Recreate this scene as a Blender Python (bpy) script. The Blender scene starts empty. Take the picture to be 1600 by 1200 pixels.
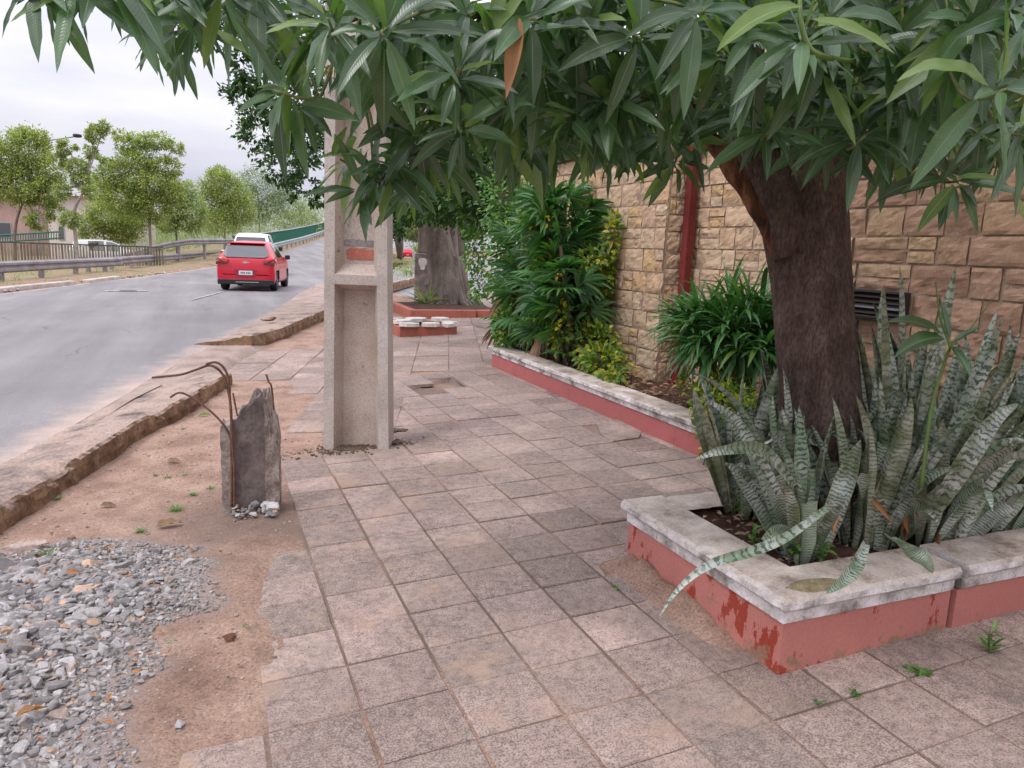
import bpy, math, random
import numpy as np
from mathutils import Vector, Matrix
D2 = math.pi / 180
rs = np.random.RandomState(7)
random.seed(7)

# ------------------------------------------------------------ camera
YAW, PITCH, ROLL, FPX, EYE = 0.397, 10.2 * D2, 2.1 * D2, 1150.0, 1.553
def basis():
    cy, sy = math.cos(YAW), math.sin(YAW)
    f = np.array([sy, cy, 0.]); r = np.array([cy, -sy, 0.]); u = np.array([0, 0, 1.])
    cp, sp = math.cos(PITCH), math.sin(PITCH)
    f2 = f * cp - u * sp; u2 = u * cp + f * sp
    cr, sr = math.cos(ROLL), math.sin(ROLL)
    return r * cr + u2 * sr, u2 * cr - r * sr, f2
CR, CU, CF = basis()
EYEP = np.array([0, 0, EYE])
cam_d = bpy.data.cameras.new('camera'); cam = bpy.data.objects.new('camera', cam_d)
bpy.context.scene.collection.objects.link(cam); bpy.context.scene.camera = cam
cam_d.sensor_width = 36; cam_d.lens = FPX / 1600 * 36
cam_d.clip_start = 0.05; cam_d.clip_end = 3000
cam.matrix_world = Matrix(((CR[0], CU[0], -CF[0], 0), (CR[1], CU[1], -CF[1], 0), (CR[2], CU[2], -CF[2], EYE), (0, 0, 0, 1)))
sc = bpy.context.scene
sc.view_settings.view_transform = 'Standard'; sc.view_settings.look = 'None'
sc.view_settings.exposure = 0.42; sc.view_settings.gamma = 1
sc.cycles.max_bounces = 6; sc.cycles.diffuse_bounces = 4; sc.cycles.transparent_max_bounces = 4
sc.cycles.use_denoising = True

# ------------------------------------------------------------ overcast sky + soft sun
SUN_EL, SUN_AZ = 58 * D2, 250 * D2
W = bpy.data.worlds.new('World'); sc.world = W; W.use_nodes = True
nt = W.node_tree; nt.nodes.clear()
def N(t, kind, **kw):
    n = t.nodes.new(kind)
    for k, v in kw.items(): setattr(n, k, v)
    return n
out = N(nt, 'ShaderNodeOutputWorld'); bg = N(nt, 'ShaderNodeBackground')
sky = N(nt, 'ShaderNodeTexSky', sky_type='NISHITA', sun_disc=False, sun_elevation=SUN_EL, sun_rotation=SUN_AZ)
sk = N(nt, 'ShaderNodeVectorMath', operation='SCALE'); sk.inputs['Scale'].default_value = 0.09
nt.links.new(sky.outputs[0], sk.inputs[0])
tc = N(nt, 'ShaderNodeTexCoord'); sep = N(nt, 'ShaderNodeSeparateXYZ'); nt.links.new(tc.outputs['Generated'], sep.inputs[0])
zr = N(nt, 'ShaderNodeMapRange'); zr.inputs[1].default_value = 0.0; zr.inputs[2].default_value = 0.9
zr.inputs[3].default_value = 0.56; zr.inputs[4].default_value = 2.1
nt.links.new(sep.outputs[2], zr.inputs[0])
mp = N(nt, 'ShaderNodeMapping'); mp.inputs['Scale'].default_value = (1.0, 1.0, 4.2); nt.links.new(tc.outputs['Generated'], mp.inputs[0])
ns = N(nt, 'ShaderNodeTexNoise'); ns.inputs['Scale'].default_value = 2.6; ns.inputs['Detail'].default_value = 6; ns.inputs['Roughness'].default_value = .5
nt.links.new(mp.outputs[0], ns.inputs['Vector'])
rp = N(nt, 'ShaderNodeValToRGB'); rp.color_ramp.elements[0].position = .38; rp.color_ramp.elements[1].position = .64
rp.color_ramp.elements[0].color = (.74, .74, .9, 1); rp.color_ramp.elements[1].color = (1.0, .98, 1.0, 1)
nt.links.new(ns.outputs[0], rp.inputs[0])
cl = N(nt, 'ShaderNodeVectorMath', operation='SCALE'); nt.links.new(rp.outputs[0], cl.inputs[0]); nt.links.new(zr.outputs[0], cl.inputs['Scale'])
mx = N(nt, 'ShaderNodeMix', data_type='RGBA'); mx.inputs[0].default_value = .93
nt.links.new(sk.outputs[0], mx.inputs[6]); nt.links.new(cl.outputs[0], mx.inputs[7])
nt.links.new(mx.outputs[2], bg.inputs[0]); bg.inputs[1].default_value = 1.0
nt.links.new(bg.outputs[0], out.inputs[0])
sd = bpy.data.lights.new('sun', 'SUN'); sd.energy = 1.0; sd.angle = 14 * D2; sd.color = (1, .96, .9)
so = bpy.data.objects.new('sun', sd); sc.collection.objects.link(so)
so.rotation_euler = Vector((math.sin(SUN_AZ) * math.cos(SUN_EL), math.cos(SUN_AZ) * math.cos(SUN_EL), math.sin(SUN_EL))).to_track_quat('Z', 'Y').to_euler()

# ------------------------------------------------------------ helpers
SLOPE = 0.04
def gz(x):
    return SLOPE * np.clip(x, -1.6, 4.6)
def ray(px, py): return CF + CR * (px - 800) / FPX + CU * (600 - py) / FPX
def G(px, py, z=0.0, a=SLOPE):
    d = ray(px, py); t = (z - EYE) / (d[2] - a * d[0]); return EYEP + d * t
def FL(px, py, z=0.0): return G(px, py, z, 0)
def AT(px, py, d): return EYEP + ray(px, py) * d
def nrm(v):
    v = np.asarray(v, float); return v / np.maximum(np.linalg.norm(v, axis=-1, keepdims=True), 1e-9)
def hash3(i, j, k, s):
    v = np.sin(i * 127.1 + j * 311.7 + k * 74.7 + s * 53.3) * 43758.5453
    return v - np.floor(v)
def vnoise(P, s=0.):
    P = np.asarray(P, float); I = np.floor(P); F = P - I; F = F * F * (3 - 2 * F); r = 0
    for a in (0, 1):
        for b in (0, 1):
            for c in (0, 1):
                w = (F[..., 0] if a else 1 - F[..., 0]) * (F[..., 1] if b else 1 - F[..., 1]) * (F[..., 2] if c else 1 - F[..., 2])
                r = r + w * hash3(I[..., 0] + a, I[..., 1] + b, I[..., 2] + c, s)
    return r * 2 - 1
def fbm(P, oct=4, s=0.):
    P = np.asarray(P, float); r = 0; a = 1.; t = 0
    for o in range(oct):
        r = r + a * vnoise(P * 2 ** o, s + o); t += a; a *= .5
    return r / t
def inpoly(x, y, poly):
    x = np.asarray(x, float); y = np.asarray(y, float); c = np.zeros(x.shape, bool); n = len(poly)
    for i in range(n):
        x1, y1 = poly[i][:2]; x2, y2 = poly[(i + 1) % n][:2]
        if y1 == y2: continue
        m = ((y1 > y) != (y2 > y)) & (x < (x2 - x1) * (y - y1) / (y2 - y1) + x1)
        c ^= m
    return c
def dpoly(x, y, poly):
    best = np.full(np.shape(x), 1e9); n = len(poly)
    for i in range(n):
        x1, y1 = poly[i][:2]; x2, y2 = poly[(i + 1) % n][:2]
        dx, dy = x2 - x1, y2 - y1; L = dx * dx + dy * dy + 1e-12
        t = np.clip(((x - x1) * dx + (y - y1) * dy) / L, 0, 1)
        best = np.minimum(best, np.hypot(x - x1 - t * dx, y - y1 - t * dy))
    return np.where(inpoly(x, y, poly), best, -best)

class MB:
    def __init__(s): s.v = []; s.f = []; s.c = []; s.t = []; s.n = 0
    def add(s, v, faces, col=(.5, .5, .5, 1), uv=None, mi=0):
        v = np.asarray(v, float).reshape(-1, 3); n = len(v)
        c = np.asarray(col, float)
        if c.ndim == 1: c = np.tile(c, (n, 1))
        if c.shape[1] == 3: c = np.c_[c, np.ones(n)]
        if uv is None: uv = np.zeros((n, 2))
        if not isinstance(faces, np.ndarray):
            d = {}
            for f in faces: d.setdefault(len(f), []).append(f)
            fl = [np.array(a) for a in d.values()]
        else: fl = [faces]
        for a in fl: s.f.append((a + s.n, mi))
        s.v.append(v); s.c.append(c); s.t.append(uv); s.n += n
        return s
    def box(s, x0, x1, y0, y1, z0, z1, M=None, b=0., col=(.5, .5, .5, 1), mi=0):
        X = np.array([[x0, y0, z0], [x1, y0, z0], [x1, y1, z0], [x0, y1, z0], [x0, y0, z1], [x1, y0, z1], [x1, y1, z1], [x0, y1, z1]], float)
        F = [(0, 3, 2, 1), (4, 5, 6, 7), (0, 1, 5, 4), (1, 2, 6, 5), (2, 3, 7, 6), (3, 0, 4, 7)]
        if b > 0:
            c = X.mean(0); V = []; idx = {}
            for i, p in enumerate(X):
                sg = np.sign(p - c)
                for ax in range(3):
                    q = p - sg * b; q[ax] = p[ax]; idx[(i, ax)] = len(V); V.append(q)
            axs = [2, 2, 1, 0, 1, 0]; FF = [tuple(idx[(i, axs[k])] for i in f) for k, f in enumerate(F)]
            E = [(0, 1), (1, 2), (2, 3), (3, 0), (4, 5), (5, 6), (6, 7), (7, 4), (0, 4), (1, 5), (2, 6), (3, 7)]
            for a, e in E:
                ax = int(np.argmax(np.abs(X[a] - X[e]))); o = [k for k in range(3) if k != ax]
                q = [idx[(a, o[0])], idx[(e, o[0])], idx[(e, o[1])], idx[(a, o[1])]]
                P4 = [V[k] for k in q]; nn = np.cross(P4[1] - P4[0], P4[2] - P4[0])
                if nn @ ((X[a] + X[e]) / 2 - c) < 0: q = q[::-1]
                FF.append(tuple(q))
            for i in range(8):
                q = [idx[(i, 0)], idx[(i, 1)], idx[(i, 2)]]
                nn = np.cross(V[q[1]] - V[q[0]], V[q[2]] - V[q[0]])
                if nn @ (X[i] - c) < 0: q = q[::-1]
                FF.append(tuple(q))
            X = np.array(V); F = FF
        if M is not None: X = X @ np.asarray(M)[:3, :3].T + np.asarray(M)[:3, 3]
        return s.add(X, F, col, mi=mi)
    def tube(s, pts, rad, n=8, amp=0., fr=3., caps=True, col=(.5, .5, .5, 1), sub=1, seed=0., flat=1., mi=0):
        pts = np.asarray(pts, float); rad = np.asarray(rad, float) * np.ones(len(pts))
        if sub > 1:
            m = (len(pts) - 1) * sub + 1; t = np.linspace(0, len(pts) - 1, m); i = np.minimum(t.astype(int), len(pts) - 2); f = (t - i)[:, None]
            p0 = pts[np.maximum(i - 1, 0)]; p1 = pts[i]; p2 = pts[i + 1]; p3 = pts[np.minimum(i + 2, len(pts) - 1)]
            q = .5 * ((2 * p1) + (-p0 + p2) * f + (2 * p0 - 5 * p1 + 4 * p2 - p3) * f ** 2 + (-p0 + 3 * p1 - 3 * p2 + p3) * f ** 3)
            rad = rad[i] * (1 - f[:, 0]) + rad[i + 1] * f[:, 0]; pts = q
        d = nrm(np.gradient(pts, axis=0)); ref = np.array([0, 0, 1.]) if abs(d[0][2]) < .9 else np.array([1., 0, 0])
        V = []; a = np.arange(n) / n * 2 * math.pi; uvs = []
        x = nrm(np.cross(ref, d[0]))
        for i in range(len(pts)):
            x = nrm(x - d[i] * (x @ d[i])); y = np.cross(d[i], x)
            ring = np.cos(a)[:, None] * x + np.sin(a)[:, None] * y * flat
            R = rad[i] * np.ones(n)
            if amp > 0: R = R * (1 + amp * fbm((pts[i] + ring * rad[i]) * np.array([fr, fr, fr * .35]), 3, seed))
            V.append(pts[i] + ring * R[:, None]); uvs.append(np.c_[a / 6.283, np.full(n, i / len(pts))])
        V = np.concatenate(V); i = np.arange(len(pts) - 1)[:, None] * n; j = np.arange(n)[None]; k = (j + 1) % n
        F = np.stack([i + j, i + k, i + n + k, i + n + j], -1).reshape(-1, 4)
        s.add(V, F, col, np.concatenate(uvs), mi)
        if caps:
            b = s.n - len(V)
            s.f.append((np.array([list(range(n - 1, -1, -1))]) + b, mi)); s.f.append((np.array([list(range(n))]) + b + (len(pts) - 1) * n, mi))
        return s
    def grid(s, Pg, col=(.5, .5, .5, 1), uv=None, mi=0):
        a, b = Pg.shape[:2]; i = np.arange(a - 1)[:, None] * b; j = np.arange(b - 1)[None]
        F = np.stack([i + j, i + j + 1, i + b + j + 1, i + b + j], -1).reshape(-1, 4)
        if isinstance(col, np.ndarray) and col.ndim == 3: col = col.reshape(-1, col.shape[-1])
        return s.add(Pg.reshape(-1, 3), F, col, None if uv is None else uv.reshape(-1, 2), mi)
    def prism(s, poly, z0, z1, col=(.5, .5, .5, 1)):
        p = np.array([q[:2] for q in poly], float); n = len(p)
        if np.sum(p[:, 0] * np.roll(p[:, 1], -1) - np.roll(p[:, 0], -1) * p[:, 1]) < 0: p = p[::-1]
        V = np.r_[np.c_[p, np.ones(n) * z0], np.c_[p, np.ones(n) * z1]]
        F = [tuple(range(n - 1, -1, -1)), tuple(range(n, 2 * n))] + [(i, (i + 1) % n, n + (i + 1) % n, n + i) for i in range(n)]
        return s.add(V, F, col)
    def obj(s, name, mats, parent=None, smooth=False, loc=None):
        V = np.concatenate(s.v); C = np.concatenate(s.c); T = np.concatenate(s.t)
        if loc is not None: V = V - np.asarray(loc)
        me = bpy.data.meshes.new(name); me.vertices.add(len(V)); me.vertices.foreach_set('co', V.astype(np.float32).ravel())
        nl = sum(a.size for a, _ in s.f); nf = sum(len(a) for a, _ in s.f)
        me.loops.add(nl); me.polygons.add(nf)
        me.loops.foreach_set('vertex_index', np.concatenate([a.ravel() for a, _ in s.f]).astype(np.int32))
        sz = np.concatenate([np.full(len(a), a.shape[1]) for a, _ in s.f]); st = np.r_[0, np.cumsum(sz)[:-1]]
        me.polygons.foreach_set('loop_start', st.astype(np.int32)); me.polygons.foreach_set('loop_total', sz.astype(np.int32))
        me.polygons.foreach_set('material_index', np.concatenate([np.full(len(a), m) for a, m in s.f]).astype(np.int32))
        me.polygons.foreach_set('use_smooth', np.full(nf, smooth))
        a = me.attributes.new('lc', 'FLOAT_COLOR', 'POINT'); a.data.foreach_set('color', C.astype(np.float32).ravel())
        a = me.attributes.new('luv', 'FLOAT2', 'POINT'); a.data.foreach_set('vector', T.astype(np.float32).ravel())
        me.update(calc_edges=True); me.validate()
        for m in (mats if isinstance(mats, (list, tuple)) else [mats]): me.materials.append(m)
        o = bpy.data.objects.new(name, me); sc.collection.objects.link(o)
        if loc is not None: o.location = loc
        if parent is not None:
            o.parent = parent
            if loc is None: o.matrix_parent_inverse = parent_inv(parent)
        return o
def parent_inv(p):
    return Matrix.Translation(-p.location) if p.rotation_euler.z == 0 else (Matrix.Translation(p.location) @ Matrix.Rotation(p.rotation_euler.z, 4, 'Z')).inverted()
def tag(o, label=None, cat=None, group=None, kind=None):
    if label: o['label'] = label
    if cat: o['category'] = cat
    if group: o['group'] = group
    if kind: o['kind'] = kind
    return o
def thing(name, loc, label, cat, group=None):
    o = bpy.data.objects.new(name, None); sc.collection.objects.link(o); o.location = Vector([float(c) for c in loc]); o.empty_display_size = .2
    return tag(o, label, cat, group)
def RZ(deg, loc=(0, 0, 0)): return np.array(Matrix.Translation(Vector([float(c) for c in loc])) @ Matrix.Rotation(deg * D2, 4, 'Z'))

# leaves: n blades at once. attribute lc = (random, random, given, given), luv = (across, along)
def leaves(mb, P, D, Nn, L, Wd, droop, nseg=7, cols=2, prof='mango', fold=.12, wave=0., twist=0., tint=0.5, mi=0, rnd=None):
    P = np.asarray(P, float); n = len(P); rnd = rnd or rs
    if n == 0: return
    L = np.ones(n) * L; Wd = np.ones(n) * Wd; droop = np.ones(n) * droop
    t = np.linspace(0, 1, nseg + 1)
    D = nrm(np.asarray(D, float) * np.ones((n, 3))); Nn = np.asarray(Nn, float) * np.ones((n, 3))
    dirs = D[:, None, :] + np.array([0, 0, -1.]) * (droop[:, None] * t[None] ** 1.2)[..., None]; dirs = nrm(dirs)
    step = (dirs[:, 1:] + dirs[:, :-1]) / 2 * (L / nseg)[:, None, None]
    pos = np.concatenate([P[:, None], P[:, None] + np.cumsum(step, 1)], 1)
    S = nrm(np.cross(dirs, Nn[:, None, :])); U = np.cross(S, dirs)
    if twist:
        a = (rnd.uniform(-1, 1, n) * twist)[:, None] * t[None]; ca, sa = np.cos(a)[..., None], np.sin(a)[..., None]
        S, U = S * ca + U * sa, U * ca - S * sa
    if prof == 'mango': w = np.sin(math.pi * np.clip(t, 0, 1) ** .82) ** .85 * (1 - .25 * t); w[0] = .05; w[-1] = .0
    elif prof == 'snake': w = np.minimum(1, .55 + 1.2 * t) * np.clip((1 - t) * 3.2, 0, 1) ** .6; w[-1] = .03
    elif prof == 'cut': w = np.minimum(1, .55 + 1.2 * t) * np.ones_like(t)
    elif prof == 'strap': w = np.minimum(1, .35 + 3 * t) * np.clip((1 - t) * 2.2, 0, 1) ** .7; w[-1] = .04
    else: w = np.sin(math.pi * t ** .7) ** .8; w[0] = .06; w[-1] = 0.
    u = np.linspace(-1, 1, cols + 1)
    hw = (Wd / 2)[:, None, None] * w[None, :, None]
    ph = rnd.uniform(0, 6.28, n)[:, None, None]
    lift = fold * np.abs(u)[None, None, :] ** 1.3 * 2 * hw + wave * np.abs(u)[None, None] ** 2 * (Wd[:, None, None]) * np.sin(t[None, :, None] * 17 + ph + (u > 0)[None, None] * 1.7) * np.minimum(1, w * 2)[None, :, None]
    V = pos[:, :, None, :] + S[:, :, None, :] * (u[None, None, :] * hw)[..., None] + U[:, :, None, :] * lift[..., None]
    m = (nseg + 1) * (cols + 1)
    r = np.c_[rnd.uniform(0, 1, n), rnd.uniform(0, 1, n), np.ones(n) * tint, np.ones(n)]
    col = np.repeat(r, m, 0)
    uv = np.stack(np.broadcast_arrays((u * .5 + .5)[None, None], t[None, :, None], np.zeros((n, 1, 1)))[:2], -1).reshape(-1, 2)
    i = np.arange(n)[:, None, None] * m; a = np.arange(nseg)[None, :, None] * (cols + 1); b = np.arange(cols)[None, None]
    q = i + a + b; F = np.stack([q, q + 1, q + cols + 2, q + cols + 1], -1).reshape(-1, 4)
    mb.add(V.reshape(-1, 3), F, col, uv, mi)
def perp(a):
    a = nrm(a); r = np.array([0, 0, 1.]) if abs(a[2]) < .9 else np.array([1., 0, 0]); x = nrm(np.cross(r, a)); return x, np.cross(a, x)
def rdir(n, r=rs): return nrm(r.normal(size=(n, 3)))

# ------------------------------------------------------------ materials
def newmat(name):
    m = bpy.data.materials.new(name); m.use_nodes = True; t = m.node_tree; t.nodes.clear()
    o = N(t, 'ShaderNodeOutputMaterial'); b = N(t, 'ShaderNodeBsdfPrincipled'); t.links.new(b.outputs[0], o.inputs[0])
    return m, t, b, o
def coords(t, sc3=(1, 1, 1)):
    g = N(t, 'ShaderNodeNewGeometry'); m = N(t, 'ShaderNodeMapping'); m.inputs['Scale'].default_value = sc3
    t.links.new(g.outputs['Position'], m.inputs[0]); return m.outputs[0]
def noise(t, vec, scale, detail=4, rough=.55):
    n = N(t, 'ShaderNodeTexNoise'); n.inputs['Scale'].default_value = scale; n.inputs['Detail'].default_value = detail; n.inputs['Roughness'].default_value = rough
    t.links.new(vec, n.inputs['Vector']); return n.outputs[0]
def voro(t, vec, scale, feat='F1', out='Distance'):
    n = N(t, 'ShaderNodeTexVoronoi', feature=feat); n.inputs['Scale'].default_value = scale; t.links.new(vec, n.inputs['Vector']); return n.outputs[out]
def ramp(t, fac, stops):
    r = N(t, 'ShaderNodeValToRGB'); e = r.color_ramp.elements
    while len(e) < len(stops): e.new(.5)
    for k, (p, c) in enumerate(stops):
        e[k].position = p; e[k].color = (*c, 1) if hasattr(c, '__len__') else (c, c, c, 1)
    t.links.new(fac, r.inputs[0]); return r.outputs[0]
def mix(t, fac, a, b, mode='MIX'):
    m = N(t, 'ShaderNodeMix', data_type='RGBA', blend_type=mode)
    for s, v in ((0, fac), (6, a), (7, b)):
        if isinstance(v, bpy.types.NodeSocket): t.links.new(v, m.inputs[s])
        elif s == 0: m.inputs[0].default_value = v
        else: m.inputs[s].default_value = (*v, 1) if len(v) == 3 else v
    return m.outputs[2]
def mth(t, op, a, b=0., cl=False):
    m = N(t, 'ShaderNodeMath', operation=op, use_clamp=cl)
    for k, v in ((0, a), (1, b)):
        if isinstance(v, bpy.types.NodeSocket): t.links.new(v, m.inputs[k])
        else: m.inputs[k].default_value = v
    return m.outputs[0]
def attr(t, name='lc'):
    a = N(t, 'ShaderNodeAttribute', attribute_name=name); s = N(t, 'ShaderNodeSeparateXYZ'); t.links.new(a.outputs['Vector'], s.inputs[0]); return s.outputs, a.outputs['Color']
def bump(t, b, h, strength=.5, dist=.01):
    n = N(t, 'ShaderNodeBump'); n.inputs['Strength'].default_value = strength; n.inputs['Distance'].default_value = dist
    t.links.new(h, n.inputs['Height']); t.links.new(n.outputs[0], b.inputs['Normal'])
def basic(name, c, rough=.5, metal=0., coat=0., spec=.5):
    m, t, b, o = newmat(name); b.inputs['Base Color'].default_value = (*c, 1); b.inputs['Roughness'].default_value = rough; b.inputs['Metallic'].default_value = metal
    b.inputs['Coat Weight'].default_value = coat; b.inputs['Specular IOR Level'].default_value = spec
    v = noise(t, coords(t), 9, 4); c2 = tuple(x * .8 for x in c); t.links.new(mix(t, v, c2, c), b.inputs['Base Color'])
    return m
def rough_mat(name, stops, scale=6, fine=None, finesc=70, rough=.9, bs=.5, bd=.006, sc3=(1, 1, 1), tint=False, spots=None):
    m, t, b, o = newmat(name); p = coords(t, sc3)
    a = noise(t, p, scale, 6, .62); c = ramp(t, a, stops); f = noise(t, p, finesc, 4, .7)
    c = mix(t, .75, c, ramp(t, f, [(.3, .55), (.5, .95), (.7, 1.25)]) if fine is None else ramp(t, f, fine), 'MULTIPLY')
    if spots:
        sc_, lo, hi, colr, fac = spots
        s = ramp(t, noise(t, p, sc_, 3, .6), [(lo, 0.), (hi, 1.)]); c = mix(t, mth(t, 'MULTIPLY', s, fac), c, colr)
    if tint:
        _, ac = attr(t); c = mix(t, 1., c, ac, 'MULTIPLY')
    t.links.new(c, b.inputs['Base Color']); b.inputs['Roughness'].default_value = rough; b.inputs['Specular IOR Level'].default_value = .25
    bump(t, b, mth(t, 'ADD', f, mth(t, 'MULTIPLY', a, 2.)), bs, bd)
    return m
def leafmat(name, dark, light, back=None, yellow=None, ythr=.9, rough=.38, transl=.25, vein=None, nv=26, spec=.5, trc=None, blot=False):
    m, t, b, o = newmat(name); s, _ = attr(t); uv, _c = attr(t, 'luv')
    c = mix(t, s[0], dark, light)
    v = mth(t, 'ADD', .72, mth(t, 'MULTIPLY', s[1], .56)); vv = N(t, 'ShaderNodeVectorMath', operation='SCALE'); t.links.new(c, vv.inputs[0]); t.links.new(v, vv.inputs['Scale']); c = vv.outputs[0]
    nz = noise(t, coords(t), 14, 3); c = mix(t, .35, c, ramp(t, nz, [(.3, .5), (.7, 1.3)]), 'MULTIPLY')
    if blot:
        bl = ramp(t, noise(t, coords(t), 75, 3, .6), [(.66, 0.), (.72, .8)]); c = mix(t, bl, c, (.1, .06, .03)); c = mix(t, ramp(t, noise(t, coords(t), 9, 4, .6), [(.52, 0.), (.8, .25)]), c, (.2, .2, .15))
    if yellow:
        y = ramp(t, s[1], [(ythr - .02, 0.), (ythr + .02, 1.)]); c = mix(t, y, c, yellow)
    # third channel = youth: mixes towards fresh green
    if vein:
        du = mth(t, 'ABSOLUTE', mth(t, 'SUBTRACT', uv[0], .5))
        mid = ramp(t, du, [(.012, 1.), (.05, 0.)])
        w = mth(t, 'SINE', mth(t, 'SUBTRACT', mth(t, 'MULTIPLY', uv[1], nv * 6.28), mth(t, 'MULTIPLY', du, 26.)))
        ve = ramp(t, mth(t, 'ADD', mth(t, 'MULTIPLY', w, .5), .5), [(.86, 0.), (1., .2)])
        c = mix(t, mth(t, 'MAXIMUM', mth(t, 'MULTIPLY', mid, .8), ve), c, vein)
        bump(t, b, mth(t, 'ADD', mth(t, 'MULTIPLY', mid, -1.), mth(t, 'MULTIPLY', w, .12)), .35, .002)
    if back is not None:
        g = N(t, 'ShaderNodeNewGeometry'); c = mix(t, g.outputs['Backfacing'], c, back)
    t.links.new(c, b.inputs['Base Color']); b.inputs['Roughness'].default_value = rough; b.inputs['Specular IOR Level'].default_value = spec
    tr = N(t, 'ShaderNodeBsdfTranslucent'); t.links.new(mix(t, 1., c, trc or (1.1, 1.6, .5), 'MULTIPLY'), tr.inputs[0])
    ms = N(t, 'ShaderNodeMixShader'); ms.inputs[0].default_value = transl
    t.links.new(b.outputs[0], ms.inputs[1]); t.links.new(tr.outputs[0], ms.inputs[2]); t.links.new(ms.outputs[0], o.inputs[0])
    return m
M = {}
M['mango'] = leafmat('mango_leaf', (.042, .095, .042), (.085, .17, .065), back=(.12, .2, .06), yellow=(.19, .28, .07), ythr=.92, rough=.33, transl=.28, vein=(.2, .28, .16), nv=24, spec=.85, blot=True)
M['mango_young'] = leafmat('young_mango_leaf', (.12, .2, .04), (.2, .28, .07), rough=.35, transl=.35, vein=(.3, .38, .15))
M['dryleaf'] = leafmat('dry_leaf', (.3, .12, .045), (.42, .2, .08), rough=.7, transl=.15, vein=(.25, .12, .06))
M['fig'] = leafmat('fig_leaf', (.02, .06, .015), (.055, .13, .025), yellow=(.14, .24, .03), ythr=.9, rough=.4, transl=.3)
M['street_leaf'] = leafmat('street_tree_leaf', (.21, .24, .1), (.38, .4, .17), yellow=(.5, .44, .18), ythr=.8, rough=.6, transl=.45)
M['pale_leaf'] = leafmat('pale_tree_leaf', (.25, .29, .14), (.4, .44, .22), yellow=(.48, .46, .22), ythr=.8, rough=.6, transl=.35)
M['far_leaf'] = leafmat('far_tree_leaf', (.15, .2, .11), (.25, .3, .16), yellow=(.32, .35, .17), ythr=.85, rough=.7, transl=.3)
M['palm'] = leafmat('palm_leaflet', (.035, .11, .035), (.1, .23, .07), rough=.36, transl=.25, yellow=(.12, .2, .04), ythr=.95)
M['palm_dead'] = leafmat('dead_palm_leaf', (.2, .12, .07), (.32, .2, .12), rough=.8, transl=.1)
M['creeper'] = leafmat('creeper_leaf', (.07, .16, .025), (.2, .3, .04), yellow=(.5, .42, .04), ythr=.72, rough=.4, transl=.3, vein=(.3, .4, .1), nv=6)
M['creeper_green'] = leafmat('green_creeper_leaf', (.05, .15, .03), (.12, .28, .05), yellow=(.35, .38, .05), ythr=.88, rough=.4, transl=.3)
M['weed'] = leafmat('weed_leaf', (.09, .19, .045), (.17, .28, .08), rough=.45, transl=.35)
M['bark'] = rough_mat('mango_bark', [(.3, (.075, .048, .04)), (.5, (.15, .1, .085)), (.72, (.25, .18, .155))], 9, finesc=62, fine=[(.35, .4), (.5, .95), (.65, 1.5)], sc3=(1.5, 1.5, .55), bs=1., bd=.035)
M['torn'] = rough_mat('torn_bark', [(.4, (.025, .014, .01)), (.52, (.13, .06, .035)), (.66, (.3, .15, .08))], 7, finesc=40, sc3=(2, 2, .4), bs=.9, bd=.015)
M['figbark'] = rough_mat('fig_bark', [(.3, (.11, .085, .07)), (.5, (.2, .16, .135)), (.7, (.28, .235, .2))], 3, finesc=22, sc3=(2, 2, .4), bs=.8, bd=.03)
M['palebark'] = rough_mat('pale_bark', [(.3, (.2, .17, .13)), (.7, (.36, .32, .26))], 4, finesc=25, bs=.6)
M['palmstem'] = rough_mat('palm_stem_fibre', [(.3, (.07, .05, .035)), (.7, (.2, .15, .11))], 9, finesc=60, sc3=(1, 1, .3), bs=.8, bd=.01)
M['pole'] = rough_mat('pole_concrete', [(.28, (.34, .26, .215)), (.5, (.48, .395, .34)), (.72, (.57, .5, .45))], 1.7, finesc=90, bs=.35, bd=.003, spots=(17, .68, .73, (.13, .1, .085), .8))
M['poleside'] = rough_mat('pole_concrete_edge', [(.28, (.36, .3, .27)), (.5, (.5, .44, .4)), (.72, (.6, .54, .5))], 2.2, finesc=90, bs=.35, bd=.003)
M['stump'] = rough_mat('old_broken_concrete', [(.3, (.14, .1, .085)), (.5, (.33, .27, .24)), (.7, (.5, .44, .4))], 8, finesc=60, bs=.9, bd=.012)
M['stumpdark'] = rough_mat('dark_concrete', [(.3, (.08, .065, .06)), (.5, (.2, .16, .15)), (.7, (.33, .27, .24))], 6, finesc=50, bs=.6, bd=.006)  # darker concrete, used on the stump web and the old post base
M['rust'] = rough_mat('rusty_steel', [(.3, (.07, .03, .02)), (.7, (.19, .1, .07))], 20, finesc=90, rough=.8, bs=.5, bd=.002)
M['iron'] = basic('dark_iron', (.04, .035, .035), .6, .3)
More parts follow.
